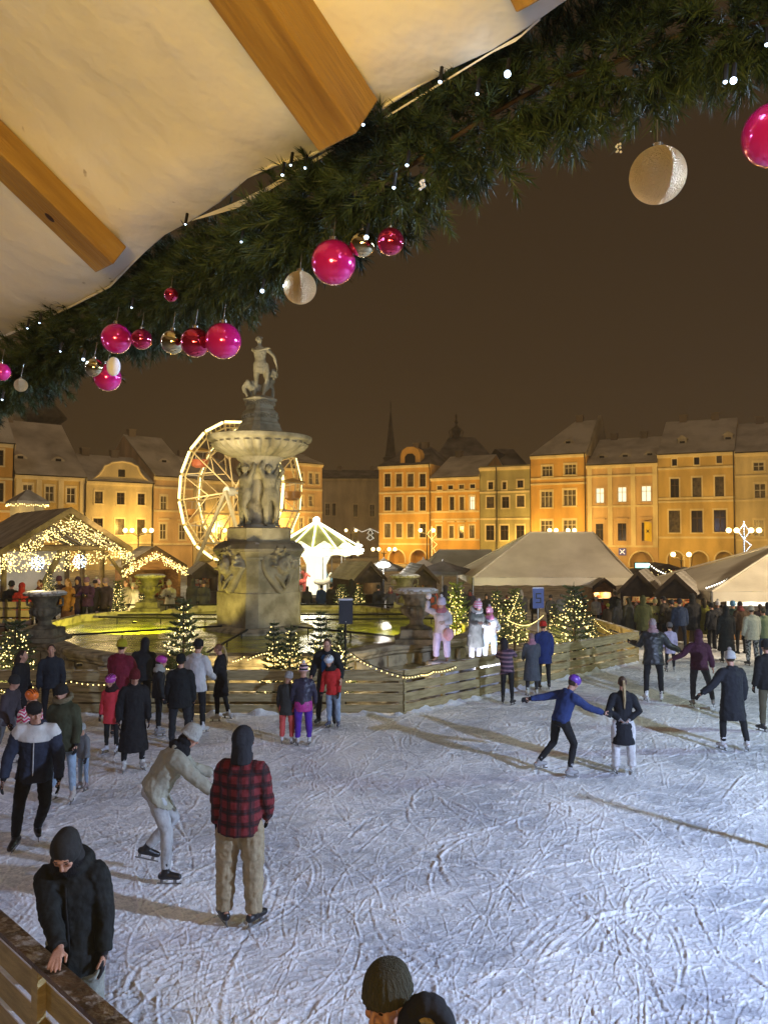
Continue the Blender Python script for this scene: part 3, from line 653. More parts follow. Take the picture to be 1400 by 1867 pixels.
nw2 = N(m_water, 'ShaderNodeTexNoise'); nw2.inputs['Scale'].default_value = 1.4; nw2.inputs['Detail'].default_value = 7; L(m_water, tcw.outputs['Object'], nw2.inputs['Vector']); L(m_water, nw2.outputs['Fac'], rw.inputs[0]); L(m_water, rw.outputs[0], bW.inputs['Base Color'])
wm = MB(); pl = [(CX + (x - CX) * .985, CY + (y - CY) * .985) for x, y in dens(plan, 1)]
wm.add([(x, y, .84) for x, y in pl], [tuple(range(len(pl)))]); wobj = wm.build('water', m_water); wobj['kind'] = 'structure'
# pedestal: square turned corner-first, corners cut
def octa(prof, name, m, c=.13, sm=22, pil=True):
    rings = []
    for r_, z in prof:
        q = []
        for k in range(4):
            a = k * math.pi / 2; d = V(math.cos(a), math.sin(a), 0); t = V(-math.sin(a), math.cos(a), 0)
            for sg in (-1, 1): p = (d * (1 - c) + t * sg * c) * r_; q.append(V(p.x, p.y, z))
        rings.append(q)
    return MB().loft(rings).build(name, m, FT, 15)
octa([(1.95, .6), (1.95, .9), (1.8, .96), (1.74, 1.0)], 'plinth', M_STONEW)
octa([(1.47, .9), (1.47, 2.02), (1.42, 2.03), (1.42, 3.02), (1.47, 3.04), (1.47, 3.1)], 'pedestal', M_STONE)
octa([(1.47, 3.1), (1.5, 3.14), (1.58, 3.26), (1.62, 3.28), (1.62, 3.36), (1.45, 3.5), (1.3, 3.56), (1.25, 3.6)], 'cornice', M_RIM)
octa([(1.2, 3.58), (1.2, 3.98), (1.12, 4.02), (.5, 4.03)], 'upper_plinth', M_STONE, .2)
MB().lathe([(.52, 4.0), (.5, 4.1), (.42, 4.15), (.4, 4.3), (.36, 5.5), (.42, 5.55), (.5, 5.7), (.62, 6.05), (.75, 6.2)], 32, flute=lambda a, i: .05 * math.cos(8 * a) if 2 < i < 6 else 0).build('shaft', M_STONEW, FT, 40)
fl = lambda a, i: (.12 * (abs(math.cos(15 * a)) - .5) if 0 < i < 5 else 0)
MB().lathe([(.3, 6.12), (.62, 6.17), (1.0, 6.28), (1.32, 6.45), (1.45, 6.6), (1.46, 6.66), (1.5, 6.68), (1.6, 6.72), (1.63, 6.78), (1.63, 6.84), (1.55, 6.87), (1.45, 6.86), (1.2, 6.7), (.2, 6.6)], 216, flute=fl).build('bowl', M_STONE, FT, 35)
octa([(.9, 6.6), (.9, 7.0), (.8, 7.1), (.74, 7.2)], 'bowl_plinth', M_STONE, .15)
octa([(.72, 7.2), (.74, 7.26), (.66, 7.32), (.64, 7.38), (.66, 7.6), (.58, 7.68), (.50, 7.72), (.5, 7.78), (.48, 7.8), (.5, 7.96), (.6, 8.0), (.62, 8.05), (.5, 8.08), (.42, 8.13)], 'statue_base', M_STONE, .15)
for a in np.arange(0, 8) * math.pi / 4 + math.pi / 8:                 # carved scrolls
    for z, rr_, rad in ((7.48, .56, .055), (7.9, .45, .045)):
        mb = MB()
        for da in (-.24, 0, .24):
            q = [(rr_ * math.cos(a + da) + .0, rr_ * math.sin(a + da), z)]
            t = Vector((-math.sin(a), math.cos(a), 0)); o_ = Vector(q[0])
            mb.tube([o_ + t * rad * math.cos(b) + V(0, 0, rad * math.sin(b)) for b in np.linspace(0, 5.5, 10)], .018, 6)
        mb.build('carved_scroll', M_STONE, FT, 60)
# four bearers under the bowl
for a in (-135, -45, 45, 135):
    ar = R(a); px, py = .56 * math.cos(ar), .56 * math.sin(ar); sg = 1 if a in (-45, 45) else -1
    P = dict(uaL=(-.5, -.15, .9), foL=(.35, -.25, 1), uaR=(.55, .1, .8), foR=(-.5, -.2, .9), thL=(-.12, .35, -1), snL=(-.1, -.4, -1), thR=(.1, .02, -1), snR=(.02, -.05, -1), spine=(.08 * sg, -.02, 1), head=(.25 * sg, .15, 1), w=1.08, fat=1.42)
    stone_figure(FT, 'bearer_figure', (px, py, 4.03), ar - R(90), 1.98, P, M_STONE, .022)
# statue and the lion it wrestles
def lion(mb, J, s):
    mb.tube([V(-.34, -.02, .4), V(-.2, .12, .34), V(.12, .28, .4), V(.3, .3, .62)], [.11, .13, .13, .13], 10, dome=True)
    mb.ell(V(.37, .26, .84), (.15, .16, .17), 12, 8)
    for i in range(26):
        a = random.uniform(0, 6.28); b = random.uniform(-1, 1); mb.sphere(V(.34 + .15 * math.cos(a) * math.cos(b), .28 + .16 * math.sin(a) * math.cos(b), .76 + .17 * math.sin(b)), .05)
    for p in ((-.42, -.08), (-.30, .06)): mb.tube([V(p[0] + .04, p[1], .5), V(p[0] - .06, p[1], .28), V(p[0] + .04, p[1], .03)], [.09, .055, .05], 8, dome=True)
    mb.tube([V(.26, .3, .6), V(.36, .3, .3), V(.34, .32, .03)], [.08, .055, .06], 8, dome=True)
    mb.tube([V(-.45, -.1, .5), V(-.54, -.1, .35), V(-.5, -.1, .15)], .03, 6); mb.ell(V(0, .1, .03), (.42, .34, .05), 14, 6)
P = dict(spine=(-.04, .0, 1), head=(-.12, .12, 1), face=(.6, -1, 0), uaR=(.75, .1, -.75), foR=(.25, .15, -1), uaL=(.3, -.6, -.25), foL=(1, .1, .25),
         thL=(-.06, .2, -1), snL=(-.12, -.1, -1), thR=(.2, .1, -1), snR=(-.22, -.2, -1))
stone_figure(FT, 'statue', (0.0, 0, 8.08), R(0), 2.04, dict(P, w=1.12), M_STONE, .018, lion)
# cartouches on the pedestal
def cartouche():
    mb = MB(); n = 22; out = []
    for i in range(n):
        a = 2 * math.pi * i / n; x = .56 * math.cos(a); z = .62 * math.sin(a)
        if z < 0: x *= (1 + z * .95); z *= 1.15
        out.append((x * (1 + .05 * math.cos(7 * a)), z))
    rings = [[V(x * k, -d, z * k) for x, z in out] for k, d in ((1, -.12), (1.02, .04), (.92, .1), (.7, .1), (.4, .15), (.1, .17))]
    mb.loft(rings)
    mb.ell(V(0, -.2, .0), (.2, .12, .24), 12, 8); mb.ell(V(0, -.31, -.02), (.05, .06, .09), 8, 6)
    for sg in (-1, 1): mb.ell(V(sg * .08, -.29, .08), (.05, .03, .025), 8, 6); mb.ell(V(sg * .11, -.26, -.08), (.07, .05, .06), 8, 6)
    mb.ell(V(0, -.27, -.15), (.1, .05, .03), 8, 6)
    for i in range(26):
        a = random.uniform(-.3, math.pi + .3); q = random.uniform(.26, .46); x, z = q * math.cos(a), q * math.sin(a) * 1.05 + .03
        mb.tube([V(x * .8, -.14, z * .8), V(x + .06 * math.sin(a * 3), -.2, z), V(x * 1.15, -.13, z * 1.15)], [.04, .045, .02], 6, dome=True)
    mb.tube([V(-.2, -.14, -.25), V(-.1, -.2, -.42), V(0, -.18, -.6), V(.1, -.2, -.42), V(.2, -.14, -.25)], [.04, .05, .04, .05, .04], 6, dome=True)
    return mb
for a in (-135, -45, 45, 135):
    o = remesh(cartouche(), 'cartouche', M_STONE, FT, .022, 1); rr_ = 1.18 
    ar = R(a); o.location = (rr_ * math.cos(ar) * .84, rr_ * math.sin(ar) * .84, 2.8); o.rotation_euler = (R(-8), 0, ar + R(90)); o.scale = (1.2, 1.3, 1.12)
# pipes across the basin
mb = MB()
for (a, b, z) in (((-10, 20.6), (-4.9, 23.4), 1.0), ((.9, 20.6), (-2.8, 23.3), 1.0), ((-9.6, 26.0), (-5.2, 25.2), 1.02), ((2.3, 25.6), (-2.6, 25.0), 1.02), ((-4.2, 17.8), (-4.0, 22.6), .98), ((-9.6, 28), (1.6, 28.0), 1.25), ((-9.8, 27.4), (1.9, 27.4), .95)):
    p0 = V(a[0] - CX, a[1] - CY, z); p1 = V(b[0] - CX, b[1] - CY, z + .02); mb.tube([p0, p1], .032, 6)
    for t in (.15, .5, .85): q = p0.lerp(p1, t); mb.tube([q, q - V(0, 0, .2)], .02, 5)
mb.build('water_pipes', M_BLACKM, FT)
YG = (1, .86, .12); YW = (1, .80, .38)
def flood(x, y, z, tgt, e, c, spot=95, name='basin_floodlight'):
    if spot == 140: z = 1.25
    o = empty(name, (x, y, z - .06), 0, None, None); MB().tube([(0, 0, 0), (0, 0, .05)], .07, 10).build('housing', M_BLACKM, o)
    d = V(*tgt) - V(x, y, z); l = light('lamp', 'SPOT', (0, 0, .14), e, c, o, .06, V(*tgt) - V(x, y, z - .06), spot, .6); return o
for i, (x, y, tgt, e, c, sp_) in enumerate(((-7.3, 22.6, (-7.9, 26, .7), 1700, (1, .88, .05), 140), (-5.9, 21.8, (-4.9, 23.6, 2.6), 260, (1, .8, .2), 80), (-1.5, 21.6, (-3.2, 23.8, 2.8), 110, (1, .86, .5), 80),
         (-5.6, 20.0, (-4.2, 24.0, 6.0), 900, YW, 40), (-1.9, 20.0, (-3.7, 24.0, 6.2), 900, YW, 40), (1.0, 22.0, (1.0, 25, .7), 800, (1, .9, .05), 140), (-3.9, 29.2, (-3.9, 24.4, 5.5), 500, YW, 60), (-6.6, 16.75, (-3.9, 24.1, 9.0), 5200, (1, .84, .52), 18), (-.9, 16.75, (-3.9, 24.1, 6.6), 2600, (1, .86, .6), 34))):
    o = flood(x, y, .98, tgt, e, c, sp_); lb = ['yellow floodlight low in the left half of the basin', 'small floodlight at the left foot of the fountain pedestal', 'small floodlight at the right foot of the fountain pedestal', 'floodlight in the front left of the basin aimed up at the bowl',
          'floodlight in the front right of the basin aimed up at the bowl', 'yellow floodlight low in the right half of the basin', 'floodlight behind the fountain pedestal', 'narrow floodlight behind the fence aimed at the statue from the left', 'narrow floodlight behind the fence aimed at the statue from the right'][i]; tag(o, lb, 'floodlight', 'floodlights in the fountain basin')
# urns on the rim
M_URN = nmat('urn_stone', (.05, .042, .03), (.19, .165, .11), 4, .85, .5, 20)
def urn():
    root = empty('stone_urn', (0, 0, 0))
    MB().lathe([(.62, 0), (.62, .12), (.5, .14), (.46, .2), (.46, .34), (.4, .36)], 32, sq=lambda a: .9 / max(abs(math.cos(a)), abs(math.sin(a))) if 1 else 1).build('pedestal', M_URN, root, 25)
    MB().lathe([(.34, .34), (.3, .4), (.19, .46), (.17, .56), (.22, .62), (.24, .66), (.3, .7)], 24).build('foot', M_URN, root, 40)
    MB().lathe([(.3, .68), (.38, .76), (.4, .86), (.34, .93)], 64, flute=lambda a, i: .05 * math.cos(16 * a)).build('gadroon', M_URN, root, 40)
    MB().lathe([(.3, .9), (.3, 1.02), (.36, 1.16), (.43, 1.24)], 24).build('bowl', M_URN, root, 40)
    MB().lathe([(.43, 1.24), (.54, 1.27), (.56, 1.33), (.5, 1.38), (.1, 1.4)], 64, flute=lambda a, i: .05 * math.cos(20 * a) if 0 < i < 3 else 0).build('rim', nmat('snow_dusted_stone', (.2, .18, .13), (.36, .33, .27), 4, .9, .4, 20, snow=(SNOW, .3)), root, 40)
    for sg in (-1, 1): MB().tube([V(sg * .33, 0, .95), V(sg * .5, 0, 1.0), V(sg * .5, 0, 1.16), V(sg * .4, 0, 1.2)], .035, 8).build('handle', M_URN, root, 60)
    return root
u0 = urn()
for i, (x, y, lb, sc_) in enumerate(((-8.72, 19.85, 'fluted stone urn at the far left of the basin rim, fir twigs above it', .92), (.82, 19.65, 'fluted stone urn on the basin rim beside the snowball-throwing figure', .98), (-8.5, 28.0, 'stone urn on the rear basin rim in front of the small lit hut', .95), (.75, 28.0, 'dim stone urn on the rear basin rim below the umbrellas', .95))):
    o = u0 if i == 0 else copy_tree(u0)
    o.location = (x, y, 1.05); o.scale = (sc_,) * 3; tag(o, lb, 'urn', 'stone urns on the basin rim')
# ---------------------------------------------------------------- houses round the square
def stucco(nm, c): return nmat('stucco_' + nm, tuple(x * .62 for x in c), c, .55, .9, .25, 6, spec=.15, stretch=(1, 1, .35), detail=8)
M_TRIM = stucco('cream_trim', (.80, .72, .54)); M_WFR = mat('white_window_frame', (.6, .58, .52), .6); M_DFR = mat('brown_window_frame', (.06, .04, .025), .6)
M_CURT = nmat('curtained_glass', (.03, .028, .022), (.12, .10, .07), 3, .25, 0, spec=.5)
class Facade:
    def __init__(s, k, Y0): s.k = k; s.Y0 = Y0; s.n = math.hypot(1, k); s.rz = math.atan(k)
    def pos(s, px):
        u = (px - 700) / F / math.cos(PT); Y = s.Y0 / (1 - s.k * u); return u * Y, Y
    def f(s, px, py):
        d = ray(px, py); u = d.x / d.y; Y = s.Y0 / (1 - s.k * u); return (u * Y) * s.n, H + d.z / d.y * Y
FL, FR, FB = Facade(.9, 118), Facade(-.52, 111), Facade(0.0, 150)
def house(fc, x0, x1, eave, ridge, wall, label, wins=(), arches=(), bands=(), dp=6.0, roof=None, hips=(0, 0), drain=None, surround=None, depth=None, dormers=(), pil=(), flat=False, ridge_px=None, parapet=0, panels=()):
    ox, oy = fc.pos(x0); s0 = ox * fc.n; xm = (x0 + x1) / 2
    root = empty('town_house', (ox, oy, 0), fc.rz, label, 'house', 'houses round the square')
    w = fc.f(x1, 900)[0] - s0; e = fc.f(xm, eave)[1]
    _, Ym = fc.pos(xm); zr = zat(ridge, Ym + dp * math.cos(fc.rz), xm); D = depth or 2 * dp; roof = roof or M_ROOF
    lx = lambda px, py: (fc.f(px, py)[0] - s0, fc.f(px, py)[1])
    rects = []
    for (a, b, c, d, kd) in wins:
        X0, Z1 = lx(a, b); X1, Z0 = lx(c, d); rects.append((X0, Z0, X1, Z1, kd))
    arc = []
    for (a, b, c) in arches:
        X0, Z1 = lx(a, b); X1, _ = lx(c, b); arc.append((X0, 0.05, X1, Z1, 'a'))
    allr = rects + arc; xs = sorted(set([0, w] + [q for r_ in allr for q in (r_[0], r_[2])])); zs = sorted(set([-.1, e] + [q for r_ in allr for q in (r_[1], r_[3])]))
    mb = MB()
    for i in range(len(xs) - 1):
        for j in range(len(zs) - 1):
            cx, cz = (xs[i] + xs[i + 1]) / 2, (zs[j] + zs[j + 1]) / 2
            if any(r_[0] < cx < r_[2] and r_[1] < cz < r_[3] for r_ in allr) or xs[i + 1] - xs[i] < 1e-4 or zs[j + 1] - zs[j] < 1e-4: continue
            mb.quad((xs[i], 0, zs[j]), (xs[i + 1], 0, zs[j]), (xs[i + 1], 0, zs[j + 1]), (xs[i], 0, zs[j + 1]))
    for (a, b, c, d, kd) in allr:
        q = .22 if kd != 'a' else 1.6
        mb.quad((a, 0, b), (a, q, b), (a, q, d), (a, 0, d)); mb.quad((c, 0, b), (c, 0, d), (c, q, d), (c, q, b)); mb.quad((a, 0, b), (c, 0, b), (c, q, b), (a, q, b)); mb.quad((a, 0, d), (a, q, d), (c, q, d), (c, 0, d))
        if kd == 'a':
            mb.quad((a, q, b), (c, q, b), (c, q, d), (a, q, d)); r_ = (c - a) / 2; m_ = (a + c) / 2; h_ = min(r_, 1.6)
            for sg in (-1, 1):
                pl = [(m_ + sg * r_, .03, d)] + [(m_ + sg * r_ * math.sin(t), .03, d - h_ + h_ * math.cos(t)) for t in np.linspace(0, math.pi / 2, 8)]
                mb.prism(pl, (0, .3, 0))
    for sx_, xw in ((0, 0), (1, w)): mb.quad((xw, 0, -.1), (xw, D, -.1), (xw, D, e), (xw, 0, e))
    mb.quad((0, D, -.1), (w, D, -.1), (w, D, e), (0, D, e))
    if not flat:
        for xw, hp in ((0, hips[0]), (w, hips[1])):
            if hp == 0: mb.add([(xw, 0, e), (xw, D, e), (xw, dp, zr)], [(0, 1, 2)])
    if parapet: mb.box(0, 0.01, e, w, .3, e + parapet)
    mb.build('wall', wall, root, fix=False)
    tr = MB(); tr.prism([(-.05, -.006, e - .45), (-.05, -.18, e - .45), (-.05, -.18, e - .28), (-.05, -.32, e - .28), (-.05, -.32, e - .02), (-.05, -.006, e - .02)], (w + .1, 0, 0)); tr.build('cornice', M_TRIM, root)
    for bpy_ in bands:
        z = lx(xm, bpy_)[1]; MB().box(0, -.14, z - .12, w, -.004, z + .12).build('string_course', M_TRIM, root)
    for p_ in pil:
        a = lx(p_, 900)[0]; MB().box(a - .28, -.09, 2.5, a + .28, -.003, e - .46).build('pilaster', M_TRIM, root)
    for (a, b, c, d, kd) in panels:
        pass
    for (a, b, c, d, kd) in rects:
        m = MB(); t = .16 if kd[0] != 's' else .1
        m.box(a - t, -.06, d, c + t, -.002, d + t * 1.4); m.box(a - t, -.12, b - .16, c + t, -.002, b); m.box(a - t, -.05, b, a, -.003, d); m.box(c, -.05, b, c + t, -.003, d)
        if kd.endswith('p'): m.box(a - t * 1.6, -.25, d + .5, c + t * 1.6, -.002, d + .68)
        wn = m.build('window', surround or M_TRIM, root)
        m = MB(); fr = .055; white = kd[0] in 'wl'
        m.box(a, .1, b, a + fr, .16, d); m.box(c - fr, .1, b, c, .16, d); m.box(a, .1, d - fr, c, .16, d); m.box(a, .1, b, c, .16, b + fr)
        if kd[0] != 's':
            nm = 3 if kd[0] == 't' or 't' in kd else 2; zt = b + (d - b) * (.66 if kd[0] != 'w' else .55)
            for i in range(1, nm): xx = a + (c - a) * i / nm; m.box(xx - .035, .095, b, xx + .035, .165, d)
            m.box(a, .094, zt - .035, c, .166, zt + .035)
        m.build('frame', M_WFR if (white or 't' in kd) else M_DFR, wn)
        MB().quad((a, .14, b), (c, .14, b), (c, .14, d), (a, .14, d)).build('pane', M_LIT if kd[0] == 'l' else (M_CURT if (kd[0] in 'wt' or (int(a * 10) % 3 == 0)) else M_GLASSD), wn, fix=False)
    for (a, b, c, d, kd) in arc:
        m = MB(); m_, r_ = (a + c) / 2, (c - a) / 2; h_ = min(r_, 1.6)
        m.tube([(a - .08, -.03, .1), (a - .08, -.03, d - h_)] + [(m_ - (r_ + .08) * math.cos(t), -.03, d - h_ + (h_ + .1) * math.sin(t)) for t in np.linspace(0, math.pi, 14)] + [(c + .08, -.03, d - h_), (c + .08, -.03, .1)], .11, 6)
        m.build('arch_surround', M_TRIM, root, 40)
    # roof
    hl, hr = hips; ov = .35; m = MB(); th = V(0, -.02, .14)
    if flat: m.box(.0, .3, e + .01, w, D, e + .1)
    else:
        fs = [[(0 - (0 if not hl else 0), -ov, e - .02), (w, -ov, e - .02), (w - hr, dp, zr), (hl, dp, zr)], [(0, D, e - .02), (hl, dp, zr), (w - hr, dp, zr), (w, D, e - .02)]]
        if hl: fs.append([(0, -ov, e - .02), (hl, dp, zr), (0, D, e - .02)])
        if hr: fs.append([(w, -ov, e - .02), (w, D, e - .02), (w - hr, dp, zr)])
        for f_ in fs: m.prism(f_, (0, 0, .13))
    rf = m.build('roof', roof, root)
    if not flat:
        for (px, py, kd) in dormers:                                # eyebrow or hatch dormers, snow on top
            X, Z = lx(px, py); sl = (zr - e) / (dp + ov); yy = (Z - e) / sl - ov + .3; Z = e + sl * (yy + ov); m = MB()
            if kd == 'e':
                m.prism([(X - .9, yy - .1, Z - .05)] + [(X - .9 + 1.8 * t, yy - .1, Z + .55 * math.sin(math.pi * t)) for t in np.linspace(.08, .92, 9)] + [(X + .9, yy - .1, Z - .05)], (0, 1.5, .6))
            else:
                m.box(X - .5, yy - .1, Z - .1, X + .5, yy + 1.2, Z + .6); m.prism([(X - .65, yy - .2, Z + .6), (X + .65, yy - .2, Z + .6), (X, yy - .2, Z + 1.05)], (0, 1.6, .0))
            dm = m.build('dormer', roof, root); MB().box(X - .3, yy - .13, Z + .02, X + .3, yy - .105, Z + .3).build('dormer_window', M_GLASSD, dm)
        for q in ((.2,) if w < 8 else (.25, .7)):
            xq = hl + (w - hl - hr) * q; m = MB(); m.box(xq - .45, dp - .4, zr - .6, xq + .45, dp + .4, zr + .75); m.box(xq - .52, dp - .47, zr + .75, xq + .52, dp + .47, zr + .9)
            m.build('chimney', stucco('chimney', (.35, .28, .2)), rf)
        MB().tube([V(0, -ov - .03, e + .0), V(w, -ov - .03, e + .0)], .07, 6).build('gutter', M_BLACKM, root)
    if drain:
        X = lx(drain, 900)[0]; MB().tube([V(X, -.4, e - .05), V(X, -.15, e - .8), V(X, -.14, 0)], .07, 6).build('drainpipe', M_BLACKM, root)
    return root, lx, e, w, zr
WO, WY, WP, WK, WC, WG = stucco('orange', (.68, .43, .15)), stucco('yellow', (.66, .50, .22)), stucco('pink_beige', (.68, .50, .32)), stucco('khaki', (.42, .40, .24)), stucco('cream', (.66, .58, .40)), stucco('grey', (.62, .56, .45))
# left row
house(FL, -230, 25, 800, 700, WO, 'three storey orange house cut by the left edge of the photo', [(-8, 820, 6, 849, 'd'), (-10, 880, 6, 915, 'd'), (-60, 815, -44, 845, 'd'), (-110, 810, -92, 840, 'd')], bands=(868, 930), dp=6, drain=23)
house(FL, 26, 156, 868, 771, WY, 'yellow house with a steep plain snowy roof and white windows in sunken panels', [(42, 883, 59, 908, 'w'), (83, 886, 98, 914, 'w'), (122, 889, 137, 917, 'w'), (42, 950, 59, 985, 'w'), (84, 952, 99, 987, 'w'), (124, 954, 139, 988, 'w')],
      bands=(935,), dp=8, dormers=((47, 838, 'e'), (117, 843, 'e')), pil=(34, 71, 111, 150), drain=154)
h2, lx2, e2, w2, _ = house(FL, 157, 279, 879, 832, WC, 'cream house with a curved baroque gable and one small gable window', [(173, 896, 187, 918, 'd'), (213, 898, 227, 920, 'd'), (251, 900, 264, 921, 'd'), (170, 945, 187, 974, 'd'), (210, 946, 226, 975, 'd'), (250, 947, 264, 975, 'd')], bands=(990,), dp=6, roof=M_ROOF, drain=277)
mb = MB(); prof = [(160, 877), (167, 876), (178, 868), (186, 858), (190, 850), (197, 848), (203, 844), (222, 842), (238, 845), (244, 849), (250, 851), (254, 862), (262, 872), (272, 881), (277, 882)]
pl = [(lx2(a, b)[0], -.12, max(lx2(a, b)[1], e2 + .01)) for a, b in prof]; mb.prism([(pl[0][0], -.12, e2 - .1)] + pl[1:-1] + [(pl[-1][0], -.12, e2 - .1)], (0, .5, 0)); g = mb.build('gable', WC, h2)
mb = MB(); mb.tube([V(p[0], -.13, p[2] + .05) for p in pl], .13, 6); mb.build('gable_coping', M_TRIM, g, 50)
a, d = lx2(215, 856); c, b = lx2(227, 870); MB().box(a, -.15, b, c, -.125, d).build('gable_window', M_GLASSD, g)
house(FL, 280, 352, 870, 797, WP, 'pinkish house under a large snowy roof, left of the ferris wheel', [(293, 904, 304, 930, 'w'), (328, 906, 338, 930, 'w'), (292, 955, 303, 983, 'wp'), (327, 957, 338, 984, 'wp')], bands=(890, 932, 992), dp=9, dormers=((318, 843, 'e'),))
house(FL, 353, 440, 876, 835, WC, 'beige house seen through the ferris wheel spokes', [(363, 905, 374, 931, 'wp'), (396, 907, 406, 931, 'wp'), (425, 908, 434, 932, 'wp'), (360, 958, 373, 985, 'w'), (396, 960, 406, 985, 'w')], bands=(880, 940), dp=6)
house(FL, 441, 540, 850, 815, WP, 'house mostly hidden behind the fountain figures', [(450, 868, 459, 890, 'w'), (480, 870, 489, 890, 'w'), (512, 870, 520, 890, 'w'), (450, 908, 459, 930, 'w'), (512, 908, 520, 930, 'w')], bands=(900, 945), dp=6)
house(FL, 541, 587, 845, 828, WP, 'tall pink beige house at the corner right of the fountain', [(546, 862, 553, 882, 'w'), (563, 862, 570, 883, 'w'), (575, 863, 581, 883, 'w'), (546, 904, 553, 923, 'w'), (563, 904, 570, 923, 'w'), (546, 944, 553, 964, 'w'), (563, 945, 570, 965, 'w'), (575, 945, 581, 965, 'w')], bands=(893, 934), dp=5)
house(FB, 582, 720, 872, 858, WG, 'dim grey building standing back in the side street, unlit', [(593, 918, 601, 940, 'w'), (606, 918, 612, 940, 'd'), (644, 920, 652, 942, 'd'), (674, 920, 683, 942, 'w'), (604, 964, 612, 984, 'd'), (644, 965, 652, 985, 'd'), (674, 965, 683, 985, 'd')], dp=5, roof=M_ROOFD)
# right row
r1, lx, e1, w1, _ = house(FR, 691, 785, 848, 818, WO, 'orange house with a round-topped dormer and two street arches', [(701 + a, y0, 712 + a, y1, 'd') for (y0, y1) in ((864, 887), (906, 931), (955, 980)) for a in (0, 21, 42, 64)], arches=((709, 1003, 738), (748, 1003, 778)), bands=(898, 936, 992), dp=6, roof=M_ROOFD, hips=(2.5, 2.5), drain=784)
X, Z = lx(747, 830); mb = MB(); mb.prism([(X - 1.6, .1, e1 - .05), (X - 1.5, .1, e1 + 1.6), (X - 1.2, .1, e1 + 2.2), (X - .5, .1, e1 + 2.6), (X + .5, .1, e1 + 2.6), (X + 1.2, .1, e1 + 2.2), (X + 1.5, .1, e1 + 1.6), (X + 1.6, .1, e1 - .05)], (0, 1.6, 0)); dm = mb.build('dormer', WO, r1)
mb = MB(); mb.prism([(X - .8, .04, e1 + .2), (X - .8, .04, e1 + 1.2), (X - .4, .04, e1 + 1.6), (X + .4, .04, e1 + 1.6), (X + .8, .04, e1 + 1.2), (X + .8, .04, e1 + .2)], (0, .05, 0)); mb.build('dormer_window', M_GLASSD, dm)
house(FR, 786, 874, 870, 832, WO, 'bright orange house with a row of four tiny attic windows and one lit window', [(797 + a * 20, 886 - a, 806 + a * 20, 893 - a, 'sd') for a in range(4)] + [(796, 907, 805, 931, 'd'), (820, 906, 828, 930, 'd'), (838, 906, 846, 930, 'd'), (856, 905, 865, 929, 'l'), (796, 959, 805, 981, 'dp'), (819, 959, 827, 981, 'dp'), (837, 959, 845, 981, 'dp'), (856, 958, 865, 981, 'dp')], bands=(896, 933, 947, 984), dp=7)
house(FR, 875, 966, 851, 842, WK, 'mustard house with a straight parapet and square dark windows', [(890, 879, 899, 892, 'd'), (916, 879, 923, 892, 'd'), (943, 876, 954, 889, 'd'), (887, 906, 901, 926, 'd'), (915, 906, 928, 926, 'd'), (942, 904, 956, 924, 'd'), (886, 958, 901, 985, 'd'), (912, 958, 927, 985, 'd'), (941, 958, 956, 985, 'd')], bands=(897, 946), dp=5, flat=True, parapet=.2, drain=906)
r4, lx, e4, w4, z4 = house(FR, 968, 1069, 829, 770, WO, 'ochre house with white triple windows under a large hipped snowy roof', [(988, 850, 1007, 868, 't'), (1029, 847, 1050, 865, 't'), (986, 896, 1007, 925, 't'), (1027, 893, 1050, 922, 't'), (986, 949, 1007, 975, 't'), (1027, 948, 1050, 975, 't')], bands=(882, 872), dp=8, hips=(4, 0), dormers=((1028, 808, 'e'),), drain=1067)
mb = MB(); mb.prism([(w4 - .1, -.3, e4 - .2), (w4 - .1, 8, z4 + .7), (w4 - .1, 16, e4)], (.35, 0, 0)); mb.build('firewall', stucco('firewall', (.45, .4, .3)), r4)
house(FR, 1070, 1199, 846, 800, WP, 'pink beige house with three brightly lit windows and stucco pilasters', [(1086, 890, 1101, 917, 'l'), (1126, 888, 1142, 915, 'l'), (1169, 886, 1187, 914, 'l'), (1086, 955, 1100, 986, 'dp'), (1126, 954, 1142, 986, 'dp'), (1170, 953, 1187, 986, 'dp')], arches=((1148, 1006, 1190),), bands=(867, 923, 996), dp=7, dormers=((1093, 836, 'e'), (1136, 834, 'e'), (1181, 831, 'e')), pil=(1075, 1112, 1154, 1194), surround=stucco('pink_trim', (.66, .5, .36)))
house(FR, 1200, 1340, 826, 767, WY, 'yellow ochre house with three square attic windows and an arcade', [(1225, 837, 1234, 849, 'sd'), (1265, 834, 1275, 847, 'sd'), (1306, 831, 1316, 844, 'sd'), (1222, 873, 1238, 908, 'd'), (1262, 871, 1279, 906, 'd'), (1303, 869, 1320, 905, 'd'), (1219, 931, 1240, 971, 'd'), (1260, 931, 1281, 971, 'd'), (1301, 930, 1324, 970, 'd')], arches=((1217, 1006, 1246), (1259, 1006, 1290), (1304, 1006, 1336)), bands=(853, 908, 914, 980), dp=8, dormers=((1240, 808, 'h'), (1325, 800, 'h')), drain=1338)
house(FR, 1341, 1520, 822, 770, WC, 'beige house with grey green wall fields cut by the right edge of the photo', [(1373, 843, 1393, 858, 'w'), (1375, 882, 1396, 908, 'w'), (1374, 948, 1393, 978, 'w'), (1440, 880, 1460, 906, 'w')], bands=(866, 911, 985), dp=8)
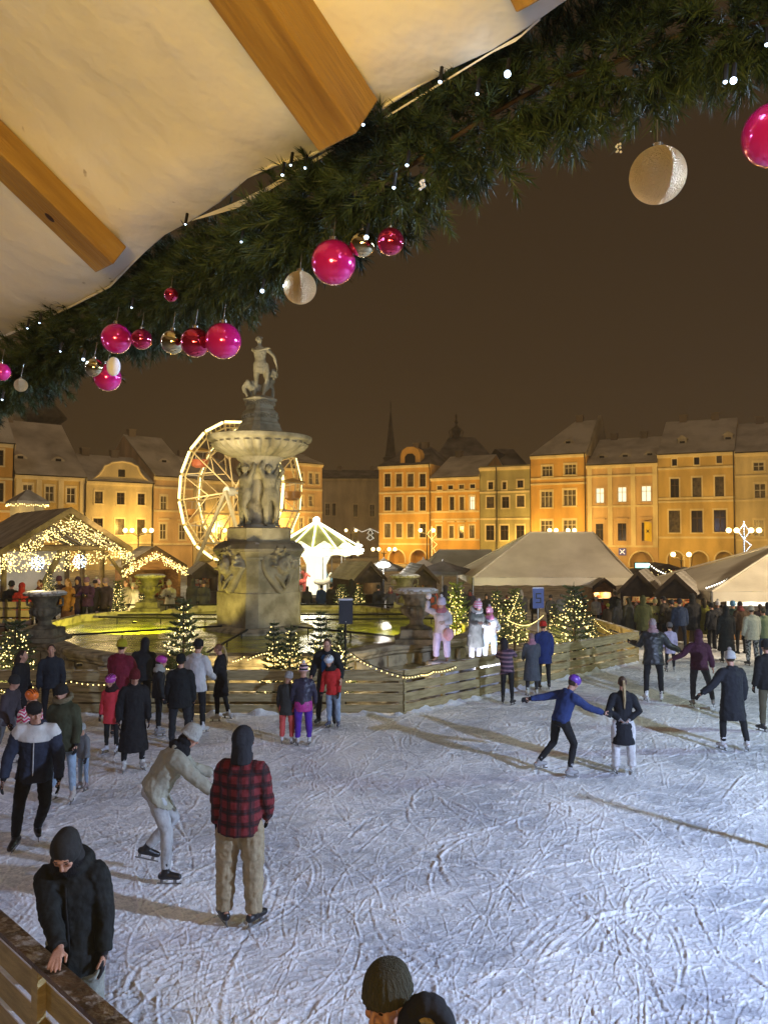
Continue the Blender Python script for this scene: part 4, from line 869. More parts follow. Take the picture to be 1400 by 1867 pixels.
# towers and roofs beyond the rows
def tower(px, top, base, Y, w, label, prof, m, n=8, fin=True):
    zt = zat(top, Y, px); zb = 0; p = at(px, 900, Y); root = empty('church_tower', (p.x, Y, 0), R(22), label, 'tower')
    MB().lathe(prof(zt), n).build('tower_body', m, root, 20); return root
M_TOW = nmat('dark_tower_stone', (.06, .048, .03), (.12, .095, .06), .6, .9, .4, 3)
t = tower(712, 742, 850, 160, 1, 'slim dark church spire fading into the night sky above the orange house', lambda z: [(1.5, 0), (1.5, z - 11), (1.7, z - 11), (1.7, z - 10.6), (1.2, z - 10.4), (.0, z)], M_TOW)
z_ = zat(742, 160); MB().tube([V(0, 0, z_ - .3), V(0, 0, z_ + 1.2)], .08, 6).build('finial', M_BLACKM, t)
for a in range(4): MB().box(-.35, -1.52, z_ - 15, .35, -1.44, z_ - 12.5, Matrix.Rotation(a * math.pi / 2 - R(22), 4, 'Z')).build('belfry_opening', M_BLACKM, t)
t = tower(78, 688, 780, 125, 1, 'dark onion-roofed town hall turret at the far left above the roofs', lambda z: [(2.4, 0), (2.4, z - 7.6), (3.4, z - 6.9), (3.5, z - 6.5), (2.8, z - 5.6), (1.9, z - 4.7), (1.6, z - 4.5), (1.5, z - 2.4), (1.9, z - 2.2), (1.4, z - 1.4), (.3, z - .9), (.1, z)], nmat('copper_roof', (.06, .05, .03), (.13, .11, .07), 1, .8, .2, 3))
def dark_block(x0, x1, top, Y, label, hip=4, dd=10, m=None, wall=None):
    a, b = at(x0, 900, Y), at(x1, 900, Y); w = b.x - a.x; zt = zat(top, Y + dd / 2, (x0 + x1) / 2); root = empty('far_building', (a.x, Y, 0), 0, label, 'building')
    MB().box(0, 0, 0, w, dd, zt - 5).build('wall', wall or WG, root); mb = MB(); z0 = zt - 5; mb.add([(-.2, -.3, z0), (w + .2, -.3, z0), (w + .2, dd, z0), (-.2, dd, z0), (hip, dd / 2, zt), (w - hip, dd / 2, zt)], [(0, 1, 5, 4), (2, 3, 4, 5), (1, 2, 5), (3, 0, 4), (3, 2, 1, 0)])
    mb.build('roof', m or M_ROOF, root); return root, w, zt, dd
t, w, zt, dd = dark_block(790, 905, 797, 128, 'large dark roof with a metal crown finial behind the orange house', 3, m=M_ROOFD)
mb = MB(); X = 4.3; mb.lathe([(.9, zt - .2), (.5, zt + .6), (.9, zt + 1.2), (.3, zt + 1.9), (.12, zt + 2.2), (.35, zt + 2.6), (.08, zt + 3), (.2, zt + 3.5), (.03, zt + 4.2)], 12, (X, dd / 2, 0))
for a in np.linspace(0, 6.28, 7)[:-1]: mb.tube([V(X + .9 * math.cos(a), dd / 2 + .9 * math.sin(a), zt), V(X + 1.3 * math.cos(a), dd / 2 + 1.3 * math.sin(a), zt + .9), V(X + .5 * math.cos(a), dd / 2 + .5 * math.sin(a), zt + 1.7)], .09, 6)
mb.build('crown_finial', M_TOW, t, 50)
dark_block(705, 790, 822, 124, 'low dark mansard roof between the church spire and the crowned roof', 2, m=M_ROOFD)
dark_block(880, 975, 818, 130, 'dark snowless roof behind the mustard house', 6, m=M_ROOFD)
# ---------------------------------------------------------------- street lamps
ORG = (1, .56, .11)
M_GLOBE = emat('lamp_globe', (1, .72, .30), 7.0, 'NONE')
def street_lamp(n=4, star=False):
    root = empty('street_lamp', (0, 0, 0)); mb = MB()
    mb.lathe([(.22, 0), (.22, .5), (.12, .6), (.08, .8), (.06, 3.4), (.09, 3.45), (.04, 4.2)], 12); xs = [-1.5, -.72, .72, 1.5] if n == 4 else [-.85, .85]
    mb.build('post', M_BLACKM, root, 40)
    for x in xs:
        m = MB(); m.tube([V(0, 0, 3.7), V(x * .5, 0, 4.1), V(x * .92, 0, 4.05), V(x, 0, 4.2)], .035, 6); arm = m.build('arm', M_BLACKM, root, 60)
        MB().sphere(V(x, 0, 4.42), .26, 14, 9).build('globe', M_GLOBE, arm, 180)
    light('lamp', 'POINT', (0, -.05, 4.9), 1, ORG, root, .5)
    return root
for i, (px, Y, n, e_, lb) in enumerate(((253, 88, 4, 1.0, 'four-globe street lamp in front of the cream gabled house'), (778, 101, 2, 1.1, 'two-globe street lamp with a light decoration, before the orange arcade house'), (1024, 93, 4, 1.0, 'four-globe street lamp rising above the ridge of the white marquee'), (1355, 76, 4, 1.0, 'four-globe street lamp near the right edge with an illuminated decoration'),
        (60, 74, 4, .9, 'added street lamp hidden behind the open timber hall'), (400, 98, 4, .7, 'added street lamp behind the ferris wheel'), (520, 103, 2, 1.3, 'added street lamp behind the fountain, partly hidden'), (945, 98, 2, .9, 'added street lamp hidden by the marquee slope'), (1085, 87, 2, .9, 'added street lamp hidden by the marquee right slope'), (1240, 83, 2, .9, 'added low two-globe street lamp above the dark huts, before the arcade'), (1500, 72, 4, .8, 'added street lamp beyond the right edge'), (700, 106, 4, .7, 'added street lamp hidden behind the carousel'), (640, 132, 2, .55, 'added street lamp deep in the side street, lightening the grey building'))):  # extra lamps, added to light the facades and the grey building
    root = street_lamp(n); p = at(px, 900, Y); z = zat(967, Y, px) - (2.6 if px in (945, 1085, 1240, 700, 60, 1500) else 0); root.location = (p.x, Y, z - 4.42); tag(root, lb, 'street lamp', 'street lamps round the square')
    for ch in root.children:
        if ch.type == 'LIGHT': ch.data.energy = 1750 * e_
        if ch.type == 'MESH' and ch.name.startswith('post'):
            for v in ch.data.vertices:
                if v.co.z < .01: v.co.z -= (z - 4.42)
# light decorations on two lamps and across the street
def deco(px, py, Y, pts, label, m=M_BULBW, r=.05, name='light_decoration', sz=1.0, cat='light decoration'):
    p = at(px, py, Y); root = empty(name, p, 0, label, cat); mb = MB(); wr = MB()
    for pl in pts:
        q = [V(*x) * sz for x in pl]; wr.tube(q, .015, 4)
        for a, b in zip(q, q[1:]):
            n = max(1, int((b - a).length / .16))
            for i in range(n): mb.bulb(a.lerp(b, i / n), r)
    wr.build('wire', M_BLACKM, root); mb.build('string_of_bulbs', m, root, fix=False); return root
star = [[(0, 0, 2.4), (.5, 0, 1.7), (0, 0, 1.0), (-.5, 0, 1.7), (0, 0, 2.4)], [(0, 0, 1.0), (.6, 0, .5), (.2, 0, 0), (.5, 0, -.6), (0, 0, -1.2)], [(0, 0, 2.6), (0, 0, -1.4)]]
deco(787, 1000, 100, star, 'string light ornament hung on the two-globe street lamp', sz=1.1)
deco(1357, 1004, 75.6, star, 'tall white light ornament on the street lamp near the right edge', m=M_BULBC, sz=1.1)
deco(675, 975, 112, [[(-2.4, 0, 1.0), (-1.2, 0, .4), (0, 0, .9), (1.2, 0, .3), (2, 0, .8)], [(0, 0, .8), (.4, 0, .2), (0, 0, 0), (.5, 0, -.5), (0, 0, -.8), (-.5, 0, -.5), (0, 0, 0), (-.4, 0, .2), (0, 0, .8)]], 'small string light figure across the side street', r=.04, m=M_BULBH)
# town glow reflected by the low clouds
sl = light('town_glow', 'SUN', (0, 0, 60), .34, (1, .68, .4)); sl.data.angle = R(120); sl.rotation_euler = (R(25), 0, R(10))
# ---------------------------------------------------------------- ferris wheel
def ferris():
    Y = 60; c = at(434, 897, Y); Rr = 5.45; root = empty('ferris_wheel', (c.x, Y, 0), R(-32), 'lit ferris wheel behind the fountain with glowing tubes round both rims', 'ferris wheel'); zc = c.z
    n = 16; hw = .95
    mbs = MB(); hub = MB(); hub.tube([V(0, -1.3, zc), V(0, 1.3, zc)], .35, 12); hub.build('hub', M_WHITEM, root, 40)
    MATS['spoke_paint_'] = nmat('rim_paint', (.6, .45, .2), (.75, .58, .28), 3, .5, 0)
    for sg in (-1, 1):
        mb = MB(); led = MB(); pts = [V(Rr * math.cos(2 * math.pi * i / n + .1), sg * hw, zc + Rr * math.sin(2 * math.pi * i / n + .1)) for i in range(n)]
        for i in range(n):
            a, b = pts[i], pts[(i + 1) % n]; mb.bar(a, b, .13, .14)
            c2 = V(0, sg * hw, zc); ai = a + (c2 - a).normalized() * .45; bi = b + (c2 - b).normalized() * .45; mb.bar(ai, bi, .09, .09)
            for t in (.0, .25, .5, .75): q = a.lerp(b, t); w_ = ai.lerp(bi, t); mb.bar(q, w_, .05, .05)
            led.tube([a.lerp(b, .06) + V(0, sg * .1, 0), a.lerp(b, .94) + V(0, sg * .1, 0)], .105, 6)
        mb.build('rim', MATS['spoke_paint_'], root); led.build('light_tubes', M_LED, root, 60)
        sp = MB()
        for i in range(0, n, 2):
            hubp = V(0, sg * .5, zc); sp.bar(hubp, pts[i], .10, .10); sp.bar(hubp.lerp(pts[i], .45), pts[(i + 1) % n], .065, .065); sp.bar(hubp.lerp(pts[i], .45), pts[(i - 1) % n], .065, .065)
            sp.bar(hubp.lerp(pts[i], .7), hubp.lerp(pts[(i + 2) % n], .7), .03, .03) if i % 4 == 0 else None
        sp.build('spokes', nmat('spoke_paint', (.7, .5, .25), (.8, .62, .32), 3, .5, 0), root)
        lg = MB()
        for t in (-1, 1): lg.bar(V(0, sg * 1.35, zc), V(t * 3.4, sg * 2.0, 0), .22, .22)
        lg.bar(V(-1.9, sg * 1.7, zc * .45), V(1.9, sg * 1.7, zc * .45), .12, .12); lg.build('support', mat('cream_steel', (.4, .33, .2), .5), root)
    cb = MB()
    for i in range(n):
        a = 2 * math.pi * i / n + .1; cb.bar(V(Rr * math.cos(a), -hw, zc + Rr * math.sin(a)), V(Rr * math.cos(a), hw, zc + Rr * math.sin(a)), .11, .11)
    cb.build('cross_bars', M_WHITEM, root)
    cols = [(.5, .22, .05), (.5, .35, .08), (.4, .35, .22), (.5, .12, .05)]
    for i in range(0, n, 2):
        a = 2 * math.pi * i / n + .1; p = V(Rr * math.cos(a), 0, zc + Rr * math.sin(a)); mb = MB(); m = mat('gondola_%d' % (i // 2 % 4), cols[i // 2 % 4], .4, coat=.3)
        mb.lathe([(.3, -1.35), (.62, -1.2), (.72, -.75), (.72, -.7), (.6, -.74), (.2, -1.15)], 10, tuple(p)); g = mb.build('gondola', m, root, 40)
        m2 = MB(); m2.lathe([(.95, -.02), (.9, .05), (.45, .22), (.05, .32)], 10, tuple(p)); m2.build('canopy', mat('gondola_canopy', (.5, .3, .08), .5), g, 40)
        m3 = MB()
        for t in range(4): q = t * math.pi / 2 + .4; m3.bar(p + V(.66 * math.cos(q), .66 * math.sin(q), -.75), p + V(.8 * math.cos(q), .8 * math.sin(q), 0), .04, .04)
        m3.build('rod', M_WHITEM, g)
    light('wheel_light', 'POINT', (-2.5, -3.2, zc), 900, (1, .85, .5), root, 1.5); light('wheel_light', 'POINT', (2.5, -3.2, zc - 1), 700, (1, .85, .5), root, 1.5)
ferris()
# ---------------------------------------------------------------- carousel
def carousel():
    Y = 46; c = at(577, 960, Y); zt = zat(952, Y); root = empty('carousel', (c.x, Y, 0), 0, 'brightly lit round carousel with a pointed green and white roof right of the fountain', 'carousel')
    n = 12; r0 = 2.65; ze = zt - 1.55; cv = MB(); m_c = nmat('carousel_canvas', (.42, .48, .12), (.6, .62, .25), 2, .7, 0)
    cv.lathe([(r0, ze), (.12, zt - .05)], n); cv.build('canvas_roof', m_c, root)
    val = MB()
    for i in range(n):
        a, b = 2 * math.pi * i / n, 2 * math.pi * (i + 1) / n; p, q = V(r0 * math.cos(a), r0 * math.sin(a), ze), V(r0 * math.cos(b), r0 * math.sin(b), ze)
        o_ = (p + q).normalized(); o_.z = 0; m = (p + q) / 2
        val.prism([p, q, q - V(0, 0, .32), m - V(0, 0, .48), p - V(0, 0, .32)], o_ * .06); val.prism([p + V(0, 0, .02), q + V(0, 0, .02), m + V(0, 0, .45)], o_ * .05)
    val.build('valance', mat('cream_paint', (.7, .65, .45), .5), root)
    led = MB(); hb = MB()
    for i in range(n):
        a = 2 * math.pi * i / n; p = V(r0 * math.cos(a), r0 * math.sin(a), ze + .05); led.tube([V(.1 * math.cos(a), .1 * math.sin(a), zt + .02), p], .035, 5)
        b = 2 * math.pi * (i + 1) / n; q = V(r0 * 1.03 * math.cos(b), r0 * 1.03 * math.sin(b), ze - .3); p2 = V(r0 * 1.03 * math.cos(a), r0 * 1.03 * math.sin(a), ze - .3); led.tube([p2, q], .05, 5)
        for t in (0, .33, .66):
            w = p2.lerp(q, t) + V(0, 0, .15 + .38 * (1 - abs(t - .5) * 2)); hb.sphere(w * 1.0 + w.normalized() * .04, .09, 6, 4)
    hb.sphere(V(0, 0, zt + .12), .2, 10, 6)
    led.build('light_tubes', emat('carousel_tubes', (1, .93, .6), 7, 'AUTO'), root, 60); hb.build('bulbs', emat('carousel_bulbs', (1, .97, .85), 16, 'AUTO'), root, 180)
    MB().lathe([(.6, .3), (.6, ze - 1.0), (.95, ze - .3), (1.0, ze - .2)], 12).build('mirror_core', emat('lit_mirror_core', (1, .93, .65), 1.5, 'AUTO'), root, 20)
    MB().lathe([(2.5, .05), (2.5, .3), (.7, .32)], 24).build('platform', M_DARKW, root, 30)
    for i in range(8):
        a = 2 * math.pi * i / 8 + .3; p = V(1.75 * math.cos(a), 1.75 * math.sin(a), 0); mb = MB(); t = V(-math.sin(a), math.cos(a), 0)
        mb.tube([p + t * -.38 + V(0, 0, 1.15), p + V(0, 0, 1.1), p + t * .3 + V(0, 0, 1.2)], [.14, .17, .15], 8, dome=True); mb.tube([p + t * .3 + V(0, 0, 1.2), p + t * .48 + V(0, 0, 1.6)], [.12, .08], 8, dome=True); mb.tube([p + t * .46 + V(0, 0, 1.6), p + t * .68 + V(0, 0, 1.48)], [.09, .05], 8, dome=True)
        for d in (-.3, -.2, .2, .3): mb.tube([p + t * d + V(0, 0, 1.1), p + t * (d + .1) + V(0, 0, .8), p + t * d + V(0, 0, .6)], [.05, .04, .03], 6)
        h = mb.build('wooden_horse', mat('horse_%d' % (i % 3), ((.6, .55, .45), (.2, .4, .6), (.6, .12, .1))[i % 3], .4), root, 60); MB().tube([p + V(0, 0, .3), p + V(0, 0, ze)], .03, 6).build('pole', M_GREYM, h)
    light('carousel_light', 'POINT', (0, -2.9, ze - .4), 420, (1, .93, .7), root, .8); light('carousel_light', 'POINT', (2.6, -1.5, ze - .1), 260, (1, .95, .8), root, .6)
carousel()
# ---------------------------------------------------------------- light curtains: bulbs strewn along a path
def bulbs_along(a, b, n, spread, r=.028, m=M_BULBW, root=None, sag=0.0, name='fairy_lights', down=0.0):
    mb = MB(); a = V(*a); b = V(*b)
    for i in range(n):
        t = random.random() if spread else (i + .5) / n; p = a.lerp(b, t); p.z -= sag * 4 * t * (1 - t)
        mb.bulb(p + V(random.uniform(-1, 1) * spread * .4, random.uniform(-1, 1) * spread * .4, -random.random() * down + random.uniform(-1, 1) * spread * .3), r * random.uniform(.7, 1.25))
    if not root: return mb
    return mb.build(name, m, root, fix=False)
M_SHINGLE = nmat('snowy_shingles', (.30, .27, .22), (.52, .48, .42), 1.2, .9, .4, 14); M_LOG = nmat('hut_boards', (.16, .08, .03), (.30, .16, .06), 2, .8, .4, 10, stretch=(1, 1, 6)); M_TIMB = nmat('round_timber', (.10, .07, .035), (.2, .15, .08), 3, .8, .3, 12)
WARM = (1, .72, .33)
# open timber hall at the left: gable end towards the fountain
def hall():
    Y = 32; pk = at(124, 930, Y); er = at(236, 1004, Y); el_x = pk.x - (er.x - pk.x) * 1.25; root = empty('timber_hall', (pk.x, Y, 0), R(38), 'large open timber hall at the left, its gable draped in thick warm fairy lights', 'hall')
    zp, ze = pk.z, er.z; hw = er.x - pk.x; Dp = 9; sl = (zp - ze) / hw
    for sg in (-1, 1):
        W2 = hw if sg == 1 else hw * 1.55; m = MB(); m.prism([(0, -.4, zp), (sg * W2, -.4, zp - sl * W2), (sg * W2, Dp, zp - sl * W2), (0, Dp, zp)], (0, 0, .1)); m.build('roof', M_SHINGLE, root)
        m = MB(); m.prism([(0, -.47, zp + .12), (sg * W2, -.47, zp - sl * W2 + .12), (sg * W2, -.47, zp - sl * W2 - .12), (0, -.47, zp - .14)], (0, .06, 0)); m.build('bargeboard', M_TIMB, root)
        W3 = min(W2, hw * 1.45); bulbs_along((0, -.6, zp - .25), (sg * W3, -.6, zp - sl * W3 - .25), int(230 * W3 / hw), .3, .022, root=root, down=.5)
        m = MB(); m.tube([V(sg * .2, 0, zp - 1.6), V(sg * hw * .7, 0, 0)], .13, 8) if sg == -1 else m.tube([V(hw * .62, 0, ze - .1), V(hw * .9, 0, ze - 1.1)], .08, 8); m.build('brace', M_TIMB, root, 60)
        for y in (.1, 3, 6, 8.6): MB().tube([V(sg * hw * .93, y, 0), V(sg * hw * .93, y, ze + .1)], .12, 8).build('post', M_TIMB, root, 60)
        for y in (3, 6, 8.6): bulbs_along((0, y, zp - .25), (sg * hw, y, ze - .15), 80, .16, .022, root=root, down=.25)
    for y in (.0, 3, 6, 8.6): MB().tube([V(-hw, y, ze + .08), V(hw, y, ze + .08)], .1, 8).build('tie_beam', M_TIMB, root, 60)
    bulbs_along((-hw * 1.3, -.2, ze - .1), (hw * .98, -.2, ze - .05), 230, .2, .022, root=root, down=.32); bulbs_along((-hw, 3, ze - .5), (hw, 3, ze - .5), 160, .14, .024, root=root, down=.2); bulbs_along((-hw, 6, ze - .8), (hw, 6, ze - .8), 160, .14, .024, root=root, down=.3)
    for i in range(9): MB().bar(V(-hw * .95 * 0 + (i - 4) * .0, i, zp - .1), V(hw, i, ze + .02), .08, .14).build('rafter', M_TIMB, root)
    mb = bulbs_along((-hw * 1.5, 5, ze - .8), (-hw * .55, 5, ze - .8), 170, .3, .02, down=1.0); mb.build('cool_light_curtain', M_BULBC, root, fix=False)
    MB().box(-hw * 1.2, 8.7, 1.0, hw, 8.8, ze).build('rear_screen', nmat('rear_canvas', (.42, .40, .34), (.6, .57, .5), 1, .8, .2, 5), root)
    light('hall_light', 'POINT', (0, 2, ze - .3), 320, WARM, root, .8); light('hall_light', 'POINT', (-2.5, 5, ze - .4), 260, (.85, .88, 1), root, .8); light('hall_light', 'POINT', (1.2, -1.0, zp - .6), 120, WARM, root, .6)
    return root
hall()
for (px, py, lb) in ((68, 1027, 'round white snowflake light hanging in the hall, left one'), (145, 1024, 'round white snowflake light hanging in the middle of the hall')):
    p = at(px, py, 31.3); mb = MB(); root = empty('snowflake_light', p, 0, lb, 'light decoration', 'snowflake lights in the timber hall')
    for a in np.linspace(0, 2 * math.pi, 9)[:-1]:
        for q in (.08, .15, .22, .28): mb.bulb((q * math.cos(a), random.uniform(-.1, .1), q * math.sin(a)), .026)
        mb.bulb((.25 * math.cos(a + .4), .05, .25 * math.sin(a + .4)), .026)
    mb.build('bulbs', M_BULBC, root, fix=False); MB().tube([V(0, 0, .25), V(0, 0, 1.0)], .008, 4).build('cord', M_BLACKM, root)
# small lit hut to the right of the hall
def gable_hut(px, pk_py, ex, e_py, Y, label, rz=0.0, dp=2.6, lights=260, warm=60, roofm=None, wallm=None, open_=True, back=True, name='market_hut', group=None, shelf=True):
    pk = at(px, pk_py, Y); er = at(ex, e_py, Y); root = empty(name, (pk.x, Y, 0), rz, label, 'market hut', group); zp, ze = pk.z, er.z; hw = abs(er.x - pk.x); sl = (zp - ze) / hw; wallm = wallm or M_LOG
    for sg in (-1, 1):
        m = MB(); nb = 7
        for j in range(nb):                                          # overlapping roof boards
            t0, t1 = j / nb, (j + 1) / nb; a0, a1 = hw * t0, hw * t1; dz = .0
            m.prism([(sg * a0, -.25, zp - sl * a0 + dz), (sg * (a1 + .02), -.25, zp - sl * a1 + dz + .012), (sg * (a1 + .02), dp, zp - sl * a1 + dz + .012), (sg * a0, dp, zp - sl * a0 + dz)], (0, 0, .045))
        m.build('roof', roofm or M_SHINGLE, root)
        m = MB(); m.prism([(0, -.3, zp + .08), (sg * hw, -.3, ze + .08), (sg * hw, -.3, ze - .09), (0, -.3, zp - .11)], (0, .05, 0)); m.build('bargeboard', M_DARKW, root)
        MB().box(sg * hw * .82 - .05, 0, 0, sg * hw * .82 + .05, dp - .2, ze + sl * hw * .15).build('side_wall', wallm, root)
    w_ = hw * .82; z_ = ze + sl * hw * .15; MB().box(-w_, 0, 0, w_, .06, .995).build('front_wall', wallm, root); m = MB(); m.prism([(-w_, .0, z_ - .25), (w_, .0, z_ - .25), (w_, .0, z_), (0, .0, zp - .03), (-w_, .0, z_)], (0, .06, 0)); m.build('gable', wallm, root)
    MB().box(-w_, dp - .3, 0, w_, dp - .22, z_).build('rear_wall', wallm, root); MB().box(-w_ - .1, -.25, 1.0, w_ + .1, .12, 1.06).build('counter', M_DARKW, root)
    if shelf:
        g = MB()
        for i in range(26): x = random.uniform(-w_ * .9, w_ * .9); q = random.uniform(.05, .11); z = random.choice((1.07, 1.35, 1.65)); g.box(x - q, dp - .6, z, x + q, dp - .45, z + q * 2.2)
        for z in (1.05, 1.33, 1.63): g.box(-w_ * .95, dp - .65, z - .03, w_ * .95, dp - .4, z)
        g.build('goods', nmat('market_goods', (.5, .12, .05), (.6, .5, .3), 8, .6, 0, r0=.45, r1=.5), root)
    if lights:
        for sg in (-1, 1): bulbs_along((0, -.36, zp - .16), (sg * hw, -.36, ze - .12), lights // 3, .2, .02, root=root, down=.3)
    if warm: light('hut_light', 'POINT', (0, dp * .4, z_ - .35), warm, WARM, root, .25)
    return root
gable_hut(281, 998, 338, 1034, 34, 'small plank hut with yellow lights on its gable, right of the big timber hall', R(30), lights=560, warm=18, open_=False)
light('hut_light', 'POINT', (at(281, 1030, 33).x, 32.8, 3.0), 70, (1, .66, .22), None, .4)
# kiosk turret with a tent roof at the far left
p = at(50, 940, 44); KT = empty('kiosk_turret', (p.x, 44, 0), 0, 'small lantern kiosk with a pyramid roof and lights above the timber hall', 'kiosk'); z0 = zat(916, 44); MB().lathe([(1.3, z0 - .1), (1.25, z0 + .05), (.1, zat(893, 44))], 4).build('roof', M_SHINGLE, KT)
MB().lathe([(.95, 0), (.95, z0 - .1)], 8).build('drum', stucco('cream2', (.6, .5, .3)), KT, 20); mb = MB()
for a in np.linspace(0, 6.28, 60): mb.bulb((1.1 * math.cos(a), 1.1 * math.sin(a), z0 - .12 - .12 * random.random()), .035)
mb.build('fairy_lights', M_BULBW, KT, fix=False); light('kiosk_light', 'POINT', (0, -1.8, z0 - .8), 60, WARM, KT, .3)
# ---------------------------------------------------------------- tents and stalls at the right
M_TENT = nmat('tent_canvas', (.66, .60, .48), (.84, .78, .64), .7, .8, .3, 2.5)
m_tu = M_TENT
def ridge_tent(a, b, eaves, Yf, dp, label, zl=2.0, m=None, name='marquee', hip=0.0, warm=0, valance=.35, wall=False):
    """a,b: ridge end pixels; eaves: left and right eave pixels of the front; dp: depth of the tent; front eave line at Yf"""
    root = empty(name, (0, 0, 0), 0, label, 'marquee'); ra = at(*a, Yf + dp / 2); rb = at(*b, Yf + dp / 2); el, er = at(*eaves[0], Yf), at(*eaves[1], Yf); ze = (el.z + er.z) / 2; er.z = el.z = ze; rz_ = (ra.z + rb.z) / 2; ra.z = rb.z = rz_
    bl = V(el.x, Yf + dp, ze); br = V(er.x, Yf + dp, ze); root.location = (el.x, Yf, 0); o = V(el.x, Yf, 0); mb = MB(); n = 14
    def patch(p, q, r_, s_):
        vs = []
        for i in range(n + 1):
            for j in range(n + 1):
                u, v = i / n, j / n; t = p.lerp(q, u).lerp(s_.lerp(r_, u), v) - o; t.z -= .16 * math.sin(math.pi * v) * (.4 + .6 * math.sin(math.pi * u)) + .012 * math.sin(u * 23 + v * 9); vs.append(t)
        mb.add(vs, [(i * (n + 1) + j, (i + 1) * (n + 1) + j, (i + 1) * (n + 1) + j + 1, i * (n + 1) + j + 1) for i in range(n) for j in range(n)])
    patch(el, er, rb, ra); patch(er, br, rb, rb); patch(br, bl, ra, rb); patch(bl, el, ra, ra); mb.build('canvas_roof', m or M_TENT, root, 50, fix=False)
    v = MB(); P4 = [el - o, er - o, br - o, bl - o]
    for p, q in zip(P4, P4[1:] + P4[:1]):
        k = 24; vs = []
        for i in range(k + 1): t = p.lerp(q, i / k); w = (q - p).normalized().cross(V(0, 0, 1)) * .03 * math.sin(i * 1.7); vs += [t + V(0, 0, -.005), t + w - V(0, 0, valance + .02 * math.sin(i * 2.2))]
        v.add(vs, [(2 * i, 2 * i + 2, 2 * i + 3, 2 * i + 1) for i in range(k)])
    v.build('valance', m or M_TENT, root, 50, fix=False)
    for p in P4: MB().tube([V(p.x, p.y, 0), V(p.x, p.y, ze)], .05, 8).build('pole', M_GREYM, root, 60)
    s = MB(); s.tube([ra - o, rb - o], .05, 6)
    for p, q in ((P4[0], ra - o), (P4[1], rb - o), (P4[2], rb - o), (P4[3], ra - o)): s.tube([p, q], .035, 6)
    s.build('seam', m or M_TENT, root, 60)
    if warm: light('tent_light', 'POINT', ((er.x - el.x) * .6, dp * .5, ze - .2), warm, WARM, root, .4)
    return root
ridge_tent((966, 969), (1082, 973), ((862, 1052), (1158, 1054)), 34, 7, 'large white marquee with a pointed snowy roof in the middle right', warm=60)
ridge_tent((1440, 985), (1560, 985), ((1297, 1078), (1640, 1080)), 27, 7, 'white marquee roof cut by the right edge above a bright stall counter', warm=240)
ridge_tent((800, 1003), (895, 1003), ((775, 1041), (905, 1041)), 48, 6, 'long grey awning behind the dark umbrellas', warm=0, m=nmat('grey_awning', (.3, .3, .25), (.42, .42, .36), .8, .8, .3, 3))
def umbrella(px, py, ex, ey, Y, label, m, n=4, rot=45):
    pk, e_ = at(px, py, Y), at(ex, ey, Y); r_ = abs(e_.x - pk.x) * (1.0 if n > 4 else 1.0); root = empty('market_umbrella', (pk.x, Y, 0), R(rot), label, 'umbrella', 'market umbrellas'); zt, ze = pk.z, e_.z
    mb = MB(); mb.lathe([(r_, ze - .15), (r_, ze), (r_ * .5, (zt + ze) / 2 - .04), (.03, zt)], n); mb.build('canopy', m, root, 15); MB().tube([V(0, 0, 0), V(0, 0, zt + .1)], .035, 8).build('pole', M_GREYM, root, 60)
    rb = MB()
    for i in range(n): a = 2 * math.pi * i / n; rb.bar(V(0, 0, zt - .35), V(r_ * .97 * math.cos(a), r_ * .97 * math.sin(a), ze - .03), .03, .03)
    rb.build('ribs', M_GREYM, root)
M_UM = nmat('grey_umbrella_cloth', (.16, .155, .15), (.26, .25, .24), 1.5, .8, .2, 8)
umbrella(807, 1023, 872, 1040, 38, 'dark four-sided umbrella left of the marquee, the nearest', M_UM, 4, 20)
umbrella(772, 1019, 722, 1037, 42, 'pale umbrella behind the small gabled stall', M_TENT, 4, 40)
umbrella(700, 1018, 738, 1036, 46, 'grey umbrella behind the bright stall lamp', M_UM, 6, 10)
# bright white lamp and stalls behind the basin
gable_hut(672, 1026, 640, 1058, 36, 'small stall with a snowy roof slope beside a dazzling white lamp', R(25), dp=3, lights=0, warm=40, wallm=M_DARKW)
gable_hut(770, 1031, 800, 1062, 34, 'dark gabled stall behind the urn, its gable outlined in snow', R(8), dp=3, lights=0, warm=10, wallm=M_DARKW, roofm=M_ROOFD)
gable_hut(1164, 1043, 1128, 1082, 29.5, 'wooden hut with a snow-covered board roof beyond the rink, left of its twin', R(-24), dp=3.2, lights=0, warm=45, wallm=M_DARKW)
gable_hut(1232, 1048, 1196, 1084, 27.5, 'wooden hut with a snow-covered board roof nearest the crowd on the right', R(-26), dp=3.0, lights=0, warm=45, wallm=M_DARKW)
gable_hut(1098, 1056, 1077, 1072, 33.5, 'orange lit stall under the marquee edge', R(0), dp=2.4, lights=0, warm=260)
gable_hut(375, 1028, 350, 1048, 38, 'dark stall with a sloping snowy roof left of the fountain pedestal', R(20), dp=3, lights=0, warm=8, wallm=M_DARKW)
gable_hut(1215, 1030, 1160, 1048, 44, 'black roofed stall edged with a chain of bulbs below the arcade', R(-10), dp=4, lights=60, warm=20, wallm=M_DARKW, roofm=M_ROOFD)
gable_hut(1275, 1040, 1330, 1062, 40, 'dark stall roof behind the right marquee', R(-10), dp=4, lights=0, warm=30, wallm=M_DARKW)
p = at(699, 1030, 38); DL = empty('stall_lamp', (p.x, 38, 0), 0, 'dazzling white lamp on a pole behind the basin', 'lamp'); MB().tube([V(0, 0, 0), V(0, 0, p.z - .15)], .04, 8).build('pole', M_BLACKM, DL, 60)
